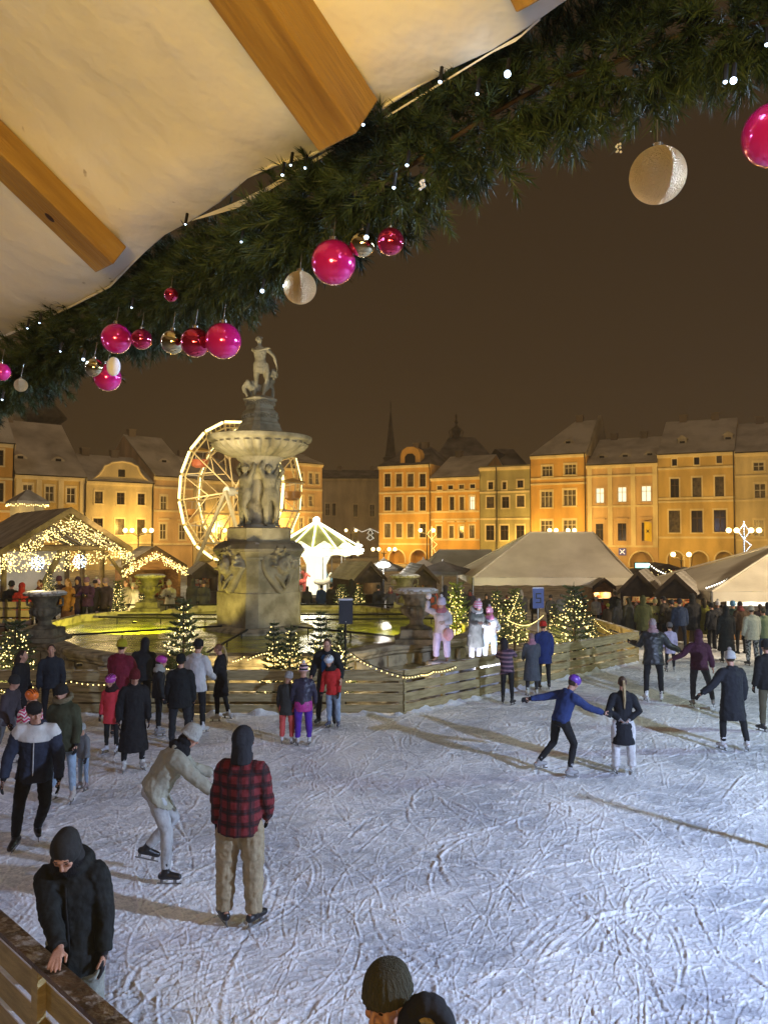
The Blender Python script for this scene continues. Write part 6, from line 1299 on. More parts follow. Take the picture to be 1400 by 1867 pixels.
for (px, py, dpx, Y, k, lb) in ((608, 478, 82, 1.71, 'pink', 'large glossy pink bauble in the middle of the garland'), (407, 621, 66, 2.12, 'pink', 'glossy pink bauble just left of the fountain statue'), (356, 624, 54, 2.15, 'red', 'pink bauble half behind the one nearest the statue'), (315, 623, 44, 2.2, 'gold', 'small mirror gold bauble left of the two pink ones'),
        (212, 617, 55, 2.45, 'pink', 'pink bauble hanging left of the small dark pink one'), (258, 618, 38, 2.42, 'red', 'small dark pink bauble beside the larger pink one'), (312, 537, 26, 2.2, 'red', 'tiny pink bauble up in the needles'), (196, 688, 50, 2.45, 'pink', 'lowest pink bauble at the left, a white clip on top'), (172, 670, 34, 2.4, 'gold', 'small mirror bauble touching the lowest pink one'),
        (3, 678, 32, 2.7, 'pink', 'pink bauble cut by the left edge'), (547, 524, 60, 1.8, 'glitter', 'pale glitter bauble below the needles, left of the large pink one'), (661, 444, 48, 1.68, 'gold', 'small mirror bauble right of the large pink one'), (712, 440, 50, 1.62, 'red', 'small clear red bauble, rightmost of the middle cluster'),
        (1199, 319, 102, 1.36, 'glitter', 'large gold glitter bauble hanging alone against the sky'), (1411, 245, 114, 1.25, 'pink', 'large pink bauble cut by the right edge'), (150, 562, 0, 2, 'red', ''), (38, 702, 24, 2.6, 'glitter', 'tiny pale bauble at the lower left end of the garland')):
    if not dpx: continue
    p = at(px, py, Y); r_ = dpx / 2 / F * Y * 1.0; root = empty('bauble', p, 0, lb, 'bauble', 'baubles on the fir garland'); mb = MB(); mb.ell(V(0, 0, 0), (r_, r_, r_), 40, 26); mb.build('ball', BM[k], root, 180)
    MB().lathe([(r_ * .2, r_ * .93), (r_ * .2, r_ * 1.14), (r_ * .16, r_ * 1.18)], 14).build('cap', mat('bauble_cap', (.6, .55, .45), .25, 1), root, 40); MB().tube([V(0, 0, r_ * 1.15), V(.004, .01, r_ * 1.15 + .05)], .0012, 5).build('hook', M_GREYM, root)
p = at(207, 668, 2.36); mb = MB(); mb.ell(V(0, 0, 0), (.022, .015, .03), 10, 8); o = mb.build('snow_clump', MATS['snow_cap'], None, 180); o.location = p; tag(o, 'small clump of snow stuck on the lowest pink bauble', 'snow')
for (px, py, Y, s_, lb) in ((1128, 268, 1.35, .0055, 'white frosted berry tip beside the glitter bauble'), (770, 335, 1.5, .007, 'frosted white berries in the garland above the dark sky'), (720, 265, 1.55, .008, '')):
    if not lb: continue
    mb = MB(); 
    for i in range(9): mb.sphere(V(random.uniform(-1, 1), random.uniform(-1, 1), random.uniform(-1.4, 1)) * s_, s_ * random.uniform(.25, .5), 6, 5)
    o = mb.build('frosted_berries', mat('frosted_white', (.6, .6, .6), .5), None, 180); o.location = at(px, py, Y); tag(o, lb, 'berries')
# ---------------------------------------------------------------- near fence at the bottom left
def near_fence():
    a, b = gnd(-90, 1602, 1.02), gnd(0, 1680, 1.02); c = gnd(225, 1885, 1.02); a.z = c.z = 0; d = (c - a); Ln = d.length; d.normalize(); root = empty('near_fence', a, math.atan2(d.y, d.x), 'brown plank fence with a wide wet rail at the bottom left corner', 'fence'); m = nmat('varnished_fence', (.28, .21, .075), (.46, .35, .14), 3, .45, .5, 25, stretch=(1, 1, 7), spec=.5)
    mr = nmat('wet_rail', (.05, .03, .015), (.15, .09, .04), 6, .35, .8, 30, stretch=(1, 1, 3), spec=.6, snow=((.35, .3, .25), -.02))
    MB().box(-.5, -.05, .985, Ln + .6, .075, 1.02).build('rail', mr, root)
    for i, z in enumerate((.80, .585, .37, .155)): MB().box(-.5, .012, z - .08, Ln + .6, .038, z + .09).build('board', m, root); MB().box(-.5, .010, z + .0905, Ln + .6, .044, z + .102).build('snow_line', MATS['snow_cap'], root)
    for x in (Ln * .08, Ln * .62, Ln * 1.12): MB().box(x - .045, -.045, 0, x + .045, .011, .985).build('post', m, root)
    MB().bar(V(Ln * .62, -.02, .2), V(Ln * .9, -.02, .9), .05, .035).build('brace', m, root)
    return a, d, Ln
NFa, NFd, NFl = near_fence()
# ---------------------------------------------------------------- people on the ice
def W2L(w, pos, yaw): return Matrix.Rotation(-yaw, 3, 'Z') @ (Vector(w) - Vector(pos))
def pp(fx, fy, top, yaw, P, O, label, hm=1.0, vox=.013, group=None, Y=None, h=None):
    p = gnd(fx, fy) if Y is None else at(fx, 900, Y); p.z = 0.0
    if h is None: h = (zat(top, p.y, fx) - .07) * hm
    return person((p.x, p.y, .005), R(yaw), h, P, O, label, group, vox)
GR_ = 'skaters on the rink'
SK = dict(spine=(0, .22, 1), head=(0, .22, 1), thL=(-.1, .5, -1), snL=(-.02, -.45, -1), thR=(.14, -.12, -1), snR=(.1, -.55, -1), ftR=(.3, 1, -.25), uaL=(-.5, -.3, -.9), uaR=(.5, .2, -.9), foL=(-.2, .3, -.9), foR=(.2, .6, -.8))
NAVY, WHT, BLK = (.012, .016, .04), (.6, .6, .6), (.014, .014, .016)
# man in black hooded coat holding the near fence
hp = at(140, 1560, 5.4); yaw = R(186); pos = (hp.x, 5.4, .005); tw = at(104, 1772, 4.86); lt = W2L((tw.x, tw.y, 1.055), pos, yaw)
wr = V(*lt) + V(.01, -.085, .035)
hd_ = (V(lt.x, lt.y, lt.z) - wr).normalized()
person(pos, yaw, 1.74, dict(spine=(.03, .16, 1), head=(.02, .85, 1), face=(.05, 1, -.5), tgtR=tuple(wr), poleR=(.7, -.3, -.2), hdR=(-.05, .95, -.22), palmR=(0, -.1, -1), thumbsideR=(-1, 0, 0), curl={'R': .55, 'L': .5}, uaL=(-.2, -.05, -1), foL=(-.02, .2, -1)),
       dict(top=(.013, .015, .014), len=.22, bulk=1.12, fold=.03, legs=(.30, .31, .27), lk='denim', lw=1.2, hat='hoodup', collar=1.1, hatc=(.026, .026, .025), hk='plain', shoes=BLK, scarf=(.008, .008, .01), gloves=BLK, gloveR=False, bvox=.0065, eyes=True, zip=(.02, .02, .02)), 'man in a black hooded coat and pale jeans holding the near fence', None, .009)
# man in beanie right below the camera
q = at(706, 1830, 2.95); person((q.x + .03, 3.3, .135), R(158), 1.80, dict(spine=(0, .05, 1), head=(.03, .12, 1), face=(.25, 1, -.1), skate=False), dict(top=BLK, bulk=1.15, hat='beanie', brim=.034, hatc=(.055, .052, .032), furhood=None, hooddown=False, bvox=.0065, eyes=True, hair=None, len=.3, fold=.02), 'man in an olive ribbed beanie and black coat close below the camera', None, .009)
mb = MB(); hc_ = at(778, 1905, 3.1)
for a in np.linspace(-.5, 3.4, 12): mb.ell(hc_ + V(.085 * math.cos(a), .03, .115 * math.sin(a) + .02), (.04, .06, .045), 10, 7)
mb.ell(hc_ + V(0, .06, .0), (.088, .05, .125), 12, 8); mb.ell(hc_ + V(-.02, .03, -.06), (.13, .08, .10), 12, 8); mb.ell(hc_ + V(-.24, .05, -.06), (.12, .1, .09), 12, 8); mb.ell(hc_ + V(-.12, .06, -.10), (.22, .1, .08), 12, 8); hood = remesh(mb, 'hood', cloth(BLK), None, .009, 2, .012, .05)
m2 = MB(); m2.tube([hc_ + V(.045 * math.cos(a) - .01, -.015, .085 * math.sin(a) + .02) for a in np.linspace(-.9, 2.0, 12)], .014, 8); lin = remesh(m2, 'hood_lining', cloth((.35, .26, .12), 'fur'), None, .006, 1)
BEAN = [o for o in bpy.data.objects if o.get('label', '').startswith('man in an olive ribbed')][0]; bpy.context.view_layer.update()
for o_ in (hood, lin): o_.parent = BEAN; o_.matrix_parent_inverse = BEAN.matrix_world.inverted()
# plaid man
pp(437, 1690, 1310, -8, dict(spine=(.03, .03, 1), head=(.02, .1, 1), face=(.3, 1, 0), uaL=(-.26, .05, -1), foL=(-.06, .14, -1), uaR=(.2, .1, -1), foR=(-.15, .6, -.8), thL=(-.09, .03, -1), thR=(.05, .04, -1), ftL=(-.75, .9, 0), ftR=(.5, 1, 0)),
   dict(top=(.16, .018, .022), kind='plaid', len=.14, flare=.12, bulk=1.16, fold=.028, legs=(.33, .27, .17), lw=1.5, cuff=1.0, hat='hoodup', hatc=(.022, .023, .028), hk='plain', shoes=BLK, hooddown=False), 'man seen from behind in a red and black plaid jacket, dark hood and beige trousers', vox=.01, hm=.97)
# leaning skater in pale beige
pp(280, 1603, 1335, -78, dict(spine=(0, .62, 1), head=(0, .75, 1), face=(0, 1, -.2), thL=(-.12, .55, -1), snL=(-.05, -.95, -1), thR=(.14, .35, -1), snR=(.1, .0, -1), ftL=(-.1, 1, -.35), uaR=(.3, .75, -.7), foR=(.1, .9, -.75), uaL=(-.3, .5, -.8), foL=(-.1, 1, -.3)),
   dict(top=(.33, .32, .25), bulk=1.22, fold=.03, legs=(.42, .43, .44), lw=1.1, hat='beanie', hatc=(.42, .42, .38), shoes=BLK, scarf=BLK, gloves=(.4, .35, .3), len=.14), 'skater in a pale olive jacket leaning far forward, hands out in front', hm=1.16, vox=.011)
# man in white and navy jacket
pp(62, 1545, 1268, -165, dict(SK, spine=(-.05, .2, 1), head=(.1, .3, 1), face=(-.4, 1, -.1), uaR=(.45, .0, -1), foR=(.15, .35, -1), uaL=(-.3, .15, -1), foL=(-.05, .3, -1), thR=(.1, .5, -1), snR=(.15, -.4, -1), thL=(-.05, .1, -1), snL=(.35, -.75, -1)), dict(top=(.025, .032, .055), panel=(.6, .6, .58), bulk=1.12, zip=(.5, .5, .5), legs=BLK, shoes=BLK, hat='cap', hatc=(.02, .018, .018), eyes=True, fold=.03, lw=1.05), 'man in a navy jacket with a white yoke and dark cap, striding to the right', hm=1.06, vox=.011)
kid = lambda **k: dict(dict(hs=1.22), **k)
pp(52, 1430, 1236, -120, kid(), dict(top=(.55, .04, .14), kind='zig', top2=(.7, .62, .62), bulk=1.15, hat='helmet', hatc=(.75, .16, .02), legs=(.02, .04, .03), shoes=BLK), 'child in an orange helmet and a pink and white zigzag jacket', h=1.32)
pp(115, 1462, 1243, 175, dict(thL=(-.14, .1, -1), thR=(.12, .0, -1), head=(.12, .1, 1)), dict(top=(.05, .055, .03), bulk=1.15, furhood=(.2, .17, .1), legs=(.30, .40, .52), lk='denim', shoes=(.5, .45, .42), hair=(.03, .02, .015), hat='beanie', hatc=(.02, .02, .02), eyes=True, len=.2), 'woman in a green parka with a fur hood and light blue jeans, mouth open')
pp(152, 1442, 1318, 150, kid(spine=(0, .1, 1)), dict(top=(.16, .17, .18), bulk=1.1, legs=(.25, .33, .45), lk='denim', hat='beanie', hatc=(.4, .42, .42), pom=(.45, .45, .45), shoes=(.25, .2, .2)), 'small child in grey with a light grey bobble hat beside the parka woman')
pp(35, 1345, 1200, -95, {}, dict(top=BLK, len=.35, bulk=1.1, hair=(.04, .02, .012), hairlen=.22, legs=BLK, shoes=BLK), 'dark haired woman in a black coat seen in profile at the left edge', h=1.58)
pp(92, 1330, 1182, -160, {}, dict(top=(.02, .025, .035), bulk=1.1, hair=(.04, .022, .014), hairlen=.1, legs=BLK, shoes=BLK, eyes=True), 'young person in a dark jacket by the far left fir, hands joined', h=1.6)
pp(10, 1400, 1270, -100, SK, dict(top=(.06, .05, .06), legs=(.12, .12, .13), hat='beanie', hatc=(.03, .03, .03)), 'skater at the left edge, mostly hidden by the man in the white yoke', h=1.5)
pp(218, 1345, 1163, -12, dict(uaL=(-.3, .4, -1), foL=(.4, .8, -.3), uaR=(.3, .3, -1), foR=(-.3, .8, -.4)), dict(top=(.16, .012, .03), bulk=1.25, hat='beanie', hatc=(.42, .36, .02), legs=BLK, shoes=BLK), 'person in a bulky maroon jacket and yellow beanie at the fence')
pp(258, 1318, 1158, 20, dict(spine=(.1, .25, 1)), dict(top=BLK, bulk=1.2, hat='hoodup', hatc=BLK, hk='plain', legs=BLK, shoes=BLK), 'hunched person in a black hood beside the yellow beanie', h=1.65)
pp(203, 1375, 1231, 168, kid(uaL=(-.2, .1, -1)), dict(top=(.62, .05, .07), len=.28, bulk=1.05, legs=BLK, hat='helmet', hatc=(.4, .05, .35), shoes=(.5, .5, .55), scarf=(.03, .015, .015)), 'girl in a coral red coat and a purple helmet')
pp(243, 1406, 1215, -155, dict(head=(0, .3, 1), thL=(-.1, .0, -1), thR=(.12, .05, -1), uaR=(.3, -.1, -1)), dict(top=(.012, .012, .014), len=.62, bulk=1.1, flare=.16, hat='beanie', hatc=(.12, .012, .015), hair=(.12, .05, .02), hairlen=.1, legs=BLK, shoes=(.6, .6, .6), eyes=True), 'woman in a long black coat, dark red beanie and white skates')
pp(288, 1342, 1196, -70, kid(hs=1.12), dict(top=(.02, .022, .025), bulk=1.1, hat='helmet', hatc=(.45, .04, .32), legs=BLK, shoes=(.3, .3, .3), scarf=(.4, .4, .36)), 'teenager in a magenta helmet and dark jacket with a pale scarf')
pp(328, 1366, 1190, 8, dict(thL=(-.12, .05, -1), thR=(.1, .1, -1)), dict(top=(.010, .012, .014), len=.2, bulk=1.18, fold=.03, hat='beanie', hatc=(.01, .012, .014), hair=(.02, .015, .01), legs=(.02, .022, .026), shoes=BLK, lw=1.15), 'man seen from behind in a bulky black hooded jacket and dark jeans')
pp(358, 1338, 1163, -18, dict(uaR=(.25, .25, -1), foR=(-.1, .7, -.4)), dict(top=(.55, .55, .56), len=.18, bulk=1.1, fold=.03, hat='beanie', hatc=(.015, .015, .015), legs=BLK, shoes=(.6, .6, .6)), 'woman in a white hooded jacket, black beanie and white skates, seen from behind')
pp(403, 1315, 1170, 85, dict(head=(0, .3, 1), uaR=(.1, .35, -1), foR=(0, 1, .1), uaL=(-.1, .35, -1), foL=(0, 1, .1), thL=(-.05, .15, -1), thR=(.08, -.1, -1), snR=(0, -.25, -1)), dict(top=(.01, .01, .012), len=.42, bulk=1.02, hair=(.2, .1, .06), tail=.42, legs=BLK, shoes=(.55, .55, .55), gloves=None), 'woman in a black coat with a long blond ponytail, turned to the left')
pp(523, 1358, 1225, -10, kid(hs=1.18, head=(.15, .1, 1)), dict(top=(.035, .037, .035), len=.25, bulk=1.08, hat='beanie', hatc=(.36, .35, .33), hair=None, legs=(.6, .10, .09), lw=1.25, shoes=(.6, .6, .62)), 'child in a dark jacket, light grey hat and coral ski trousers, seen from behind')
k_, J_ = pp(553, 1360, 1212, 8, kid(hs=1.18, uaL=(-.3, .1, -1), uaR=(.35, .2, -1)), dict(top=(.022, .022, .05), kind='shiny', len=.1, bulk=1.15, hat='beanie', hk='band', hatc=(.02, .02, .03), hatc2=(.6, .4, .42), pom=(.7, .68, .66), hair=None, legs=(.09, .03, .35), lw=1.28, shoes=(.6, .6, .62)), 'child in a navy puffer with a striped bobble hat and purple ski trousers')
mb = MB(); s_ = J_['s']; p_ = J_['pel']; mb.loft([ring(p_ + V(0, 0, z) * s_, J_['r'], J_['f'], a * s_, b * s_) for z, a, b in [(-.22, .2, .16), (-.1, .21, .165), (.02, .2, .155)]]); remesh(mb, 'skirt', cloth((.45, .03, .28), 'shiny'), k_, .014, 1, .01)
pp(596, 1322, 1182, 172, dict(spine=(-.04, .15, 1), head=(-.1, .5, 1), face=(0, 1, -.5), uaL=(-.45, .2, -.9), foL=(-.1, .5, -.5), uaR=(.35, .25, -1), foR=(.0, .8, -.5), thL=(-.12, .1, -1), thR=(.14, .1, -1)), dict(top=(.015, .017, .02), vest=(.02, .10, .32), bulk=1.15, hair=(.09, .05, .03), legs=(.03, .03, .035), shoes=BLK, eyes=True, gloves=None, lw=1.1), 'man in a dark jacket open over a bright blue vest, looking down at the children', h=1.72)
pp(607, 1328, 1196, 160, kid(spine=(.1, .02, 1), head=(.15, .2, 1), thR=(.0, .05, -1), thL=(-.1, .05, -1)), dict(top=(.55, .03, .03), bulk=1.05, len=.14, hat='helmet', hatc=(.6, .66, .72), legs=(.30, .38, .5), lk='denim', lw=1.2, shoes=(.08, .09, .14), scarf=(.02, .02, .02), eyes=True), 'child in a red jacket, white helmet and pale blue trousers')
pp(925, 1286, 1172, -30, kid(hs=1.1, spine=(-.25, .3, 1), uaL=(-.5, .8, -.4), foL=(-.4, 1, -.1), uaR=(.1, .9, -.5), foR=(-.5, 1, .0)), dict(top=(.05, .03, .06), kind='stripe', top2=(.22, .13, .17), len=.16, bulk=1.1, hat='hoodup', hatc=(.02, .018, .025), hk='plain', legs=BLK, shoes=BLK), 'child in a striped dark puffer and hood leaning on the fence by the painted figures', h=1.42)
pp(970, 1270, 1152, 2, dict(uaL=(-.15, .3, -1), uaR=(.15, .3, -1), foL=(.1, .8, -.5), foR=(-.1, .8, -.5)), dict(top=(.07, .08, .10), len=.55, bulk=1.15, scarf=(.4, .2, .27), hair=(.3, .2, .2), legs=(.03, .03, .035), shoes=(.5, .5, .45)), 'woman in a long grey blue coat with a dusty pink scarf, seen from behind')
pp(992, 1258, 1145, 10, {}, dict(top=(.015, .03, .13), bulk=1.1, len=.3, hat='beanie', hatc=(.5, .03, .02), legs=BLK, shoes=BLK), 'person in a blue jacket and red hat half hidden by the pink-scarfed woman', h=1.62)
pp(1022, 1415, 1234, -62, dict(spine=(.04, .38, 1), head=(.05, .6, 1), face=(0, 1, -.25), uaL=(-.7, -.85, -.25), foL=(-.55, -1, -.15), uaR=(.5, .6, -.5), foR=(.5, .9, -.35), thL=(-.25, .05, -1), snL=(-.35, -.75, -1), ftL=(.2, 1, .05), thR=(.12, .45, -1), snR=(.1, -.35, -1)),
   dict(top=(.025, .045, .15), len=.1, fold=.02, bulk=1.05, hat='helmet', hatc=(.13, .04, .36), legs=BLK, shoes=(.35, .35, .36), hair=(.05, .03, .02)), 'skater in a blue jacket and purple helmet, arms stretched wide for balance', hm=1.10, vox=.011)
pp(1137, 1412, 1230, -6, dict(uaL=(-.45, -.25, -1), foL=(.75, -.25, -.55), uaR=(.45, -.25, -1), foR=(-.75, -.25, -.55), thL=(-.09, .02, -1), thR=(.09, .02, -1)), dict(top=(.012, .014, .02), len=.44, bulk=1.02, fold=.02, hair=(.09, .055, .03), tail=.50, legs=(.62, .62, .64), lw=1.35, bell=1.25, cuff=1.0, shoes=(.6, .6, .6), gloves=(.25, .25, .26)), 'woman with a long blond ponytail, dark parka and white trousers, hands behind her back', vox=.011)
pp(1192, 1280, 1124, -8, dict(spine=(.03, .22, 1), uaR=(.6, .1, -.7), foR=(.8, .2, -.4), uaL=(-.3, .5, -.8), foL=(-.5, .8, .1), thL=(-.12, .0, -1), thR=(.12, .05, -1)), dict(top=(.022, .024, .028), kind='shiny', bulk=1.2, len=.2, legs=BLK, shoes=(.65, .65, .65), scarf=(.4, .26, .28), hair=(.4, .32, .33)), 'woman in a dark shiny puffer with a pale pink scarf, one hand held out')
pp(1222, 1226, 1122, -5, kid(), dict(top=(.42, .38, .55), len=.3, bulk=1.05, hat='beanie', hatc=(.15, .14, .15), legs=BLK, shoes=(.3, .3, .3)), 'child in a lilac coat and grey hat behind the couple holding hands', h=1.28)
pp(1275, 1290, 1146, -10, dict(uaL=(-.6, .1, -.7), foL=(-.75, .15, -.4), uaR=(.35, -.05, -1), foR=(.25, .3, -1), thL=(-.08, .05, -1), thR=(.28, -.1, -1), snR=(.15, -.3, -1)), dict(top=(.055, .014, .032), bulk=1.15, hat='hoodup', hatc=(.06, .016, .035), hk='plain', legs=(.045, .045, .055), lk='denim', lw=1.1, shoes=(.3, .3, .3), gloves=None), 'man in a maroon hooded jacket and grey jeans, holding hands with the woman beside him')
pp(1336, 1370, 1184, 5, dict(uaL=(-.6, .0, -.75), foL=(-.55, .2, -.5), uaR=(.25, -.05, -1), thL=(-.14, .1, -1), thR=(.2, -.05, -1), snR=(.15, -.1, -1)), dict(top=(.016, .018, .024), len=.42, bulk=1.15, hat='beanie', hatc=(.5, .5, .5), pom=(.35, .3, .28), legs=BLK, shoes=(.6, .6, .62)), 'woman in a long dark coat and white bobble hat skating away on the right', vox=.011)
pp(1402, 1335, 1165, 10, {}, dict(top=(.012, .012, .014), bulk=1.2, len=.15, hat='beanie', hatc=(.02, .02, .02), legs=(.09, .08, .05), lw=1.1, shoes=BLK), 'person in a black jacket and khaki trousers cut by the right edge')
pp(1325, 1210, 1103, -5, {}, dict(top=(.013, .014, .014), len=.6, bulk=1.2, hat='hoodup', hatc=BLK, hk='plain', legs=BLK, shoes=BLK), 'person in a long black hooded coat right of the crowd', vox=.016)
pp(1372, 1215, 1103, 5, {}, dict(top=(.5, .48, .38), kind='fur', bulk=1.15, len=.2, hat='beanie', hatc=(.42, .38, .33), legs=(.3, .3, .3), lk='camo', legs2=(.03, .03, .03), lw=1.2, shoes=BLK), 'person in a cream fleece jacket and patterned trousers', vox=.016)
pp(1394, 1208, 1106, 10, {}, dict(top=(.2, .25, .15), kind='fur', bulk=1.1, len=.2, hair=(.06, .05, .03), legs=(.05, .08, .14), shoes=BLK), 'person in a pale green fleece jacket next to the cream one', vox=.016)
pp(1240, 1188, 1090, -8, dict(thL=(-.15, .0, -1), thR=(.18, .2, -1)), dict(top=(.02, .035, .08), bulk=1.2, hat='beanie', hatc=(.02, .02, .03), legs=(.014, .016, .03), shoes=BLK), 'tall man in a navy jacket walking off between the wooden huts', vox=.016)
# ---------------------------------------------------------------- crowd: six builds copied with clothes of their own
arch = [person((0, 0, 0), 0, 1.75, P, O, None, 'visitors of the market', .02) for P, O in (
    (dict(skate=False), dict(hat='beanie', bulk=1.15, len=.2)), (dict(skate=False, thL=(-.1, .2, -1), thR=(.1, -.2, -1)), dict(hat='hoodup', hk='plain', bulk=1.2, len=.35)), (dict(skate=False, uaL=(-.3, .5, -.8), foL=(.2, 1, .2), uaR=(.3, .5, -.8), foR=(-.2, 1, .2), head=(0, .25, 1)), dict(hat='beanie', pom=(.4, .4, .4), bulk=1.1, len=.12)),
    (dict(skate=False), dict(hairlen=.15, bulk=1.1, len=.5)), (dict(skate=False, uaR=(.4, .2, -.8), foR=(.1, .9, .3)), dict(bulk=1.15, len=.15, scarf=(.2, .05, .05))), (dict(skate=False, spine=(.08, .1, 1)), dict(hat='cap', bulk=1.2, len=.25)))]
arch = [a[0] for a in arch]; usedA = [False] * 6; flush()
def crowd(px, top, Y, k, yaw, topc, legc, hatc, label):
    global arch
    o = arch[k] if not usedA[k] else copy_tree(arch[k]); usedA[k] = True; p = at(px, top, Y); s_ = max(.6, (p.z - .0) / 1.80); o.location = (p.x, Y, 0); o.scale = (s_,) * 3; o.rotation_euler = (0, 0, R(yaw)); tag(o, label, 'person', 'visitors of the market')
    for ch in o.children:
        b = ch.name.split('.')[0]; c = {'jacket': topc, 'trousers': legc, 'hat': hatc, 'hood': hatc, 'cap': hatc, 'hair': hatc, 'boot': BLK}.get(b)
        if c and ch.type == 'MESH': ch.material_slots[0].link = 'OBJECT'; ch.material_slots[0].material = cloth(c, 'plain')
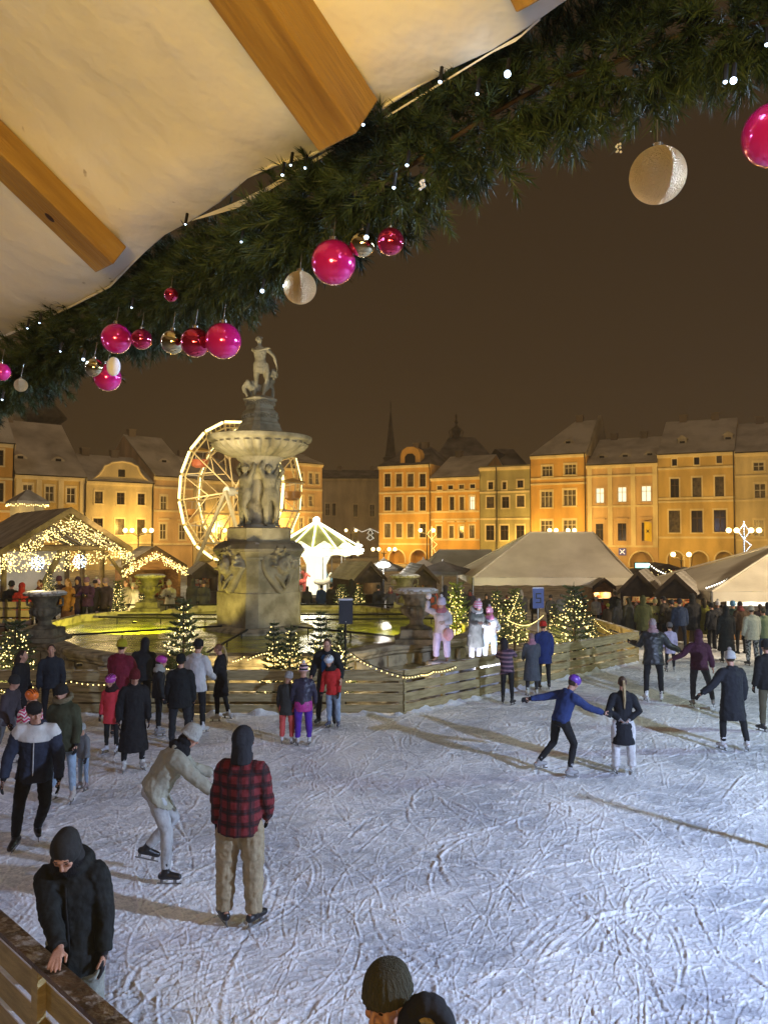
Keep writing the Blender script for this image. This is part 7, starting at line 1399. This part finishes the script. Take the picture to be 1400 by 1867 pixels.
CROWD = [
 (1128, 1090, 27.5, 1, 10, (.03, .03, .035), BLK, (.03, .03, .03), 'hooded visitor in charcoal standing left of the right-hand crowd, nearest the fence'), (1108, 1098, 28.5, 0, -20, (.05, .04, .03), BLK, (.25, .3, .05), 'visitor in a lime green beanie by the fence corner'), (1146, 1086, 27.5, 3, 30, (.05, .05, .05), BLK, (.03, .03, .02), 'long-haired visitor in dark grey left of the olive jacket'),
 (1172, 1082, 26.0, 1, -10, (.055, .06, .02), (.05, .05, .06), (.055, .06, .02), 'broad visitor in an olive hooded jacket'), (1160, 1094, 28.3, 4, 160, (.03, .02, .02), BLK, (.02, .02, .02), 'visitor in black facing us between the olive jacket and the hut'), (1192, 1088, 27.0, 2, -170, (.20, .19, .07), BLK, (.25, .22, .1), 'visitor with a mustard scarf before the first wooden hut'),
 (1212, 1083, 27.0, 5, 40, (.05, .04, .03), BLK, (.02, .02, .02), 'visitor in a brown cap before the second wooden hut'), (1225, 1090, 26.6, 0, 0, (.06, .05, .035), BLK, (.05, .05, .05), 'visitor in a brown beanie left of the tall navy man'), (1262, 1078, 25.8, 1, 5, (.02, .018, .018), (.35, .20, .02), (.02, .02, .02), 'hooded visitor in mustard trousers'),
 (1284, 1086, 26.3, 3, -20, (.2, .2, .03), BLK, (.05, .04, .02), 'visitor in a yellow-green coat under the hut roof edge'), (1298, 1096, 25.6, 0, 20, (.02, .02, .022), BLK, (.02, .02, .02), 'visitor in black left of the bright blue hat'), (1307, 1091, 25.9, 2, 170, (.05, .05, .06), BLK, (.6, .6, .62), 'visitor with a white bobble hat beneath the hut corner'),
 (1336, 1092, 25.0, 0, -15, (.05, .09, .08), BLK, (.12, .3, .55), 'visitor in a bright blue hat and teal jacket'), (1350, 1092, 24.6, 4, 10, (.06, .035, .02), BLK, (.03, .02, .02), 'visitor in a rust brown jacket left of the cream fleece'), (1320, 1098, 26.2, 5, 150, (.03, .03, .03), BLK, (.03, .02, .02), 'capped visitor deep under the hut roof right of the white bobble hat'), (1386, 1098, 26.5, 3, 0, (.03, .02, .03), BLK, (.05, .03, .02), 'long-haired visitor queuing at the bright counter'), (1400, 1095, 26.4, 1, 0, (.02, .03, .05), BLK, (.02, .02, .03), 'hooded visitor at the bright counter by the right edge'),
 (1086, 1085, 31.5, 0, 180, (.25, .23, .2), BLK, (.4, .38, .35), 'visitor in a pale jacket left of the orange stall'), (1098, 1092, 31.8, 4, 0, (.3, .03, .02), BLK, (.03, .02, .02), 'visitor in red at the orange lit stall'), (1120, 1075, 31.5, 5, 0, (.03, .03, .03), BLK, (.1, .1, .1), 'capped visitor right of the orange lit stall'),
 (887, 1080, 31, 1, 170, (.02, .02, .022), BLK, (.02, .02, .02), 'hooded visitor in the shade of the marquee above the pink-hatted figures'), (950, 1072, 30, 3, 10, (.04, .04, .045), BLK, (.3, .28, .25), 'fair-haired visitor left of the number board'), (1003, 1082, 31, 0, 190, (.05, .05, .05), BLK, (.03, .03, .03), 'visitor in grey right of the number board under the marquee'), (1022, 1080, 31.5, 5, 0, (.3, .3, .28), BLK, (.2, .2, .2), 'visitor in a pale coat behind the broad fir'), (857, 1072, 33, 4, 0, (.03, .03, .06), BLK, (.02, .02, .02), 'visitor in dark blue at the left end of the marquee'), (905, 1078, 33, 2, 200, (.09, .08, .05), BLK, (.1, .1, .1), 'visitor in khaki between the marquee firs'), (925, 1083, 32, 0, 150, (.02, .02, .02), BLK, (.15, .03, .03), 'visitor with a dark red beanie between the marquee firs'), (975, 1078, 33, 1, 0, (.03, .03, .03), BLK, (.03, .03, .03), 'hooded visitor directly behind the number board'), (1060, 1080, 32.5, 3, 0, (.05, .03, .03), BLK, (.06, .04, .02), 'long-haired visitor behind the broad fir top'),
 (752, 1070, 31.8, 0, 10, (.05, .05, .05), BLK, (.05, .05, .05), 'visitor behind the right urn in grey'), (790, 1066, 32, 3, 40, (.35, .08, .05), BLK, (.04, .02, .02), 'visitor in an orange red coat under the dark umbrella'), (812, 1064, 32.5, 1, 10, (.03, .03, .05), BLK, (.03, .03, .05), 'hooded visitor right of the orange red coat'), (840, 1066, 33.5, 2, 180, (.05, .05, .05), BLK, (.4, .4, .4), 'visitor in a pale bobble hat under the grey awning'), (775, 1072, 31.6, 5, 180, (.02, .02, .02), BLK, (.02, .02, .02), 'capped visitor in black beside the small gabled stall'), (712, 1066, 33, 4, 170, (.08, .08, .08), BLK, (.03, .03, .03), 'visitor lit by the dazzling lamp'), (690, 1064, 33.5, 0, 10, (.03, .03, .03), BLK, (.02, .02, .02), 'visitor in silhouette under the dazzling lamp'), (732, 1060, 34, 3, 0, (.15, .04, .03), BLK, (.03, .02, .02), 'visitor in brick red left of the urn'),
 (640, 1053, 34, 1, 0, (.02, .02, .02), BLK, (.02, .02, .02), 'hooded visitor in silhouette left of the snowy stall roof'), (603, 1062, 35, 0, -30, (.03, .03, .03), BLK, (.03, .03, .03), 'visitor in black in front of the carousel, right one'), (585, 1064, 36, 5, 20, (.02, .05, .12), BLK, (.02, .02, .02), 'capped visitor in blue at the foot of the carousel'), (560, 1066, 35, 3, 0, (.03, .03, .03), BLK, (.03, .02, .02), 'long-haired visitor left of the carousel foot'),
 (40, 1058, 28.5, 1, 20, (.35, .02, .02), BLK, (.35, .02, .02), 'visitor in a bright red hooded jacket at the far left above the parapet'), (20, 1055, 29, 0, 0, (.03, .03, .03), BLK, (.03, .03, .03), 'visitor in black left of the red jacket'), (75, 1052, 30, 4, 160, (.05, .04, .05), BLK, (.05, .03, .02), 'visitor behind the far left urn'), (108, 1046, 30.5, 0, 200, (.04, .02, .05), BLK, (.08, .03, .08), 'visitor with a plum beanie under the left snowflake light'), (125, 1050, 30, 3, 160, (.35, .15, .04), BLK, (.25, .12, .03), 'visitor in an orange coat in the hall'), (143, 1047, 30.5, 1, 180, (.04, .02, .06), BLK, (.04, .02, .06), 'hooded visitor in deep violet in the hall'), (160, 1048, 30.2, 2, 170, (.06, .02, .08), BLK, (.2, .1, .2), 'visitor with a mauve bobble hat in the hall'), (178, 1052, 30.8, 5, 190, (.03, .02, .05), BLK, (.03, .02, .04), 'capped visitor at the right end of the hall'), (195, 1050, 30.4, 0, 150, (.05, .03, .06), BLK, (.3, .2, .3), 'visitor with a pale mauve beanie near the hall post'), (232, 1054, 32.5, 3, 150, (.3, .27, .2), BLK, (.1, .06, .03), 'visitor in a cream coat by the right hall post'), (310, 1055, 32, 2, 170, (.4, .38, .33), BLK, (.4, .35, .3), 'visitor in a pale jacket right of the plank hut'), (352, 1052, 34, 1, 0, (.03, .03, .03), BLK, (.03, .03, .03), 'hooded visitor at the dark stall left of the pedestal'), (372, 1055, 34, 0, 180, (.05, .05, .04), BLK, (.05, .03, .03), 'visitor in dark green at the dark stall left of the pedestal')]
for c_ in CROWD: crowd(*c_)
flush()
for o in list(bpy.data.objects):
    if o.type == 'EMPTY' and o.get('label') is None and o.parent is None: bpy.data.objects.remove(o)
# ---------------------------------------------------------------- snowy night haze
hz = MB(); hz.box(-140, -12, -1.1, 140, 200, 42); hz = hz.build('haze', mat('haze_air', (1, 1, 1))); hz['kind'] = 'stuff'
mh = MATS['haze_air']; nt_ = mh.node_tree; nt_.nodes.remove(nt_.nodes['Principled BSDF']); pv = nt_.nodes.new('ShaderNodeVolumePrincipled'); pv.inputs['Color'].default_value = (.95, .84, .70, 1); pv.inputs['Density'].default_value =   .0009; pv.inputs['Anisotropy'].default_value = .3
nt_.links.new(pv.outputs[0], nt_.nodes['Material Output'].inputs['Volume'])
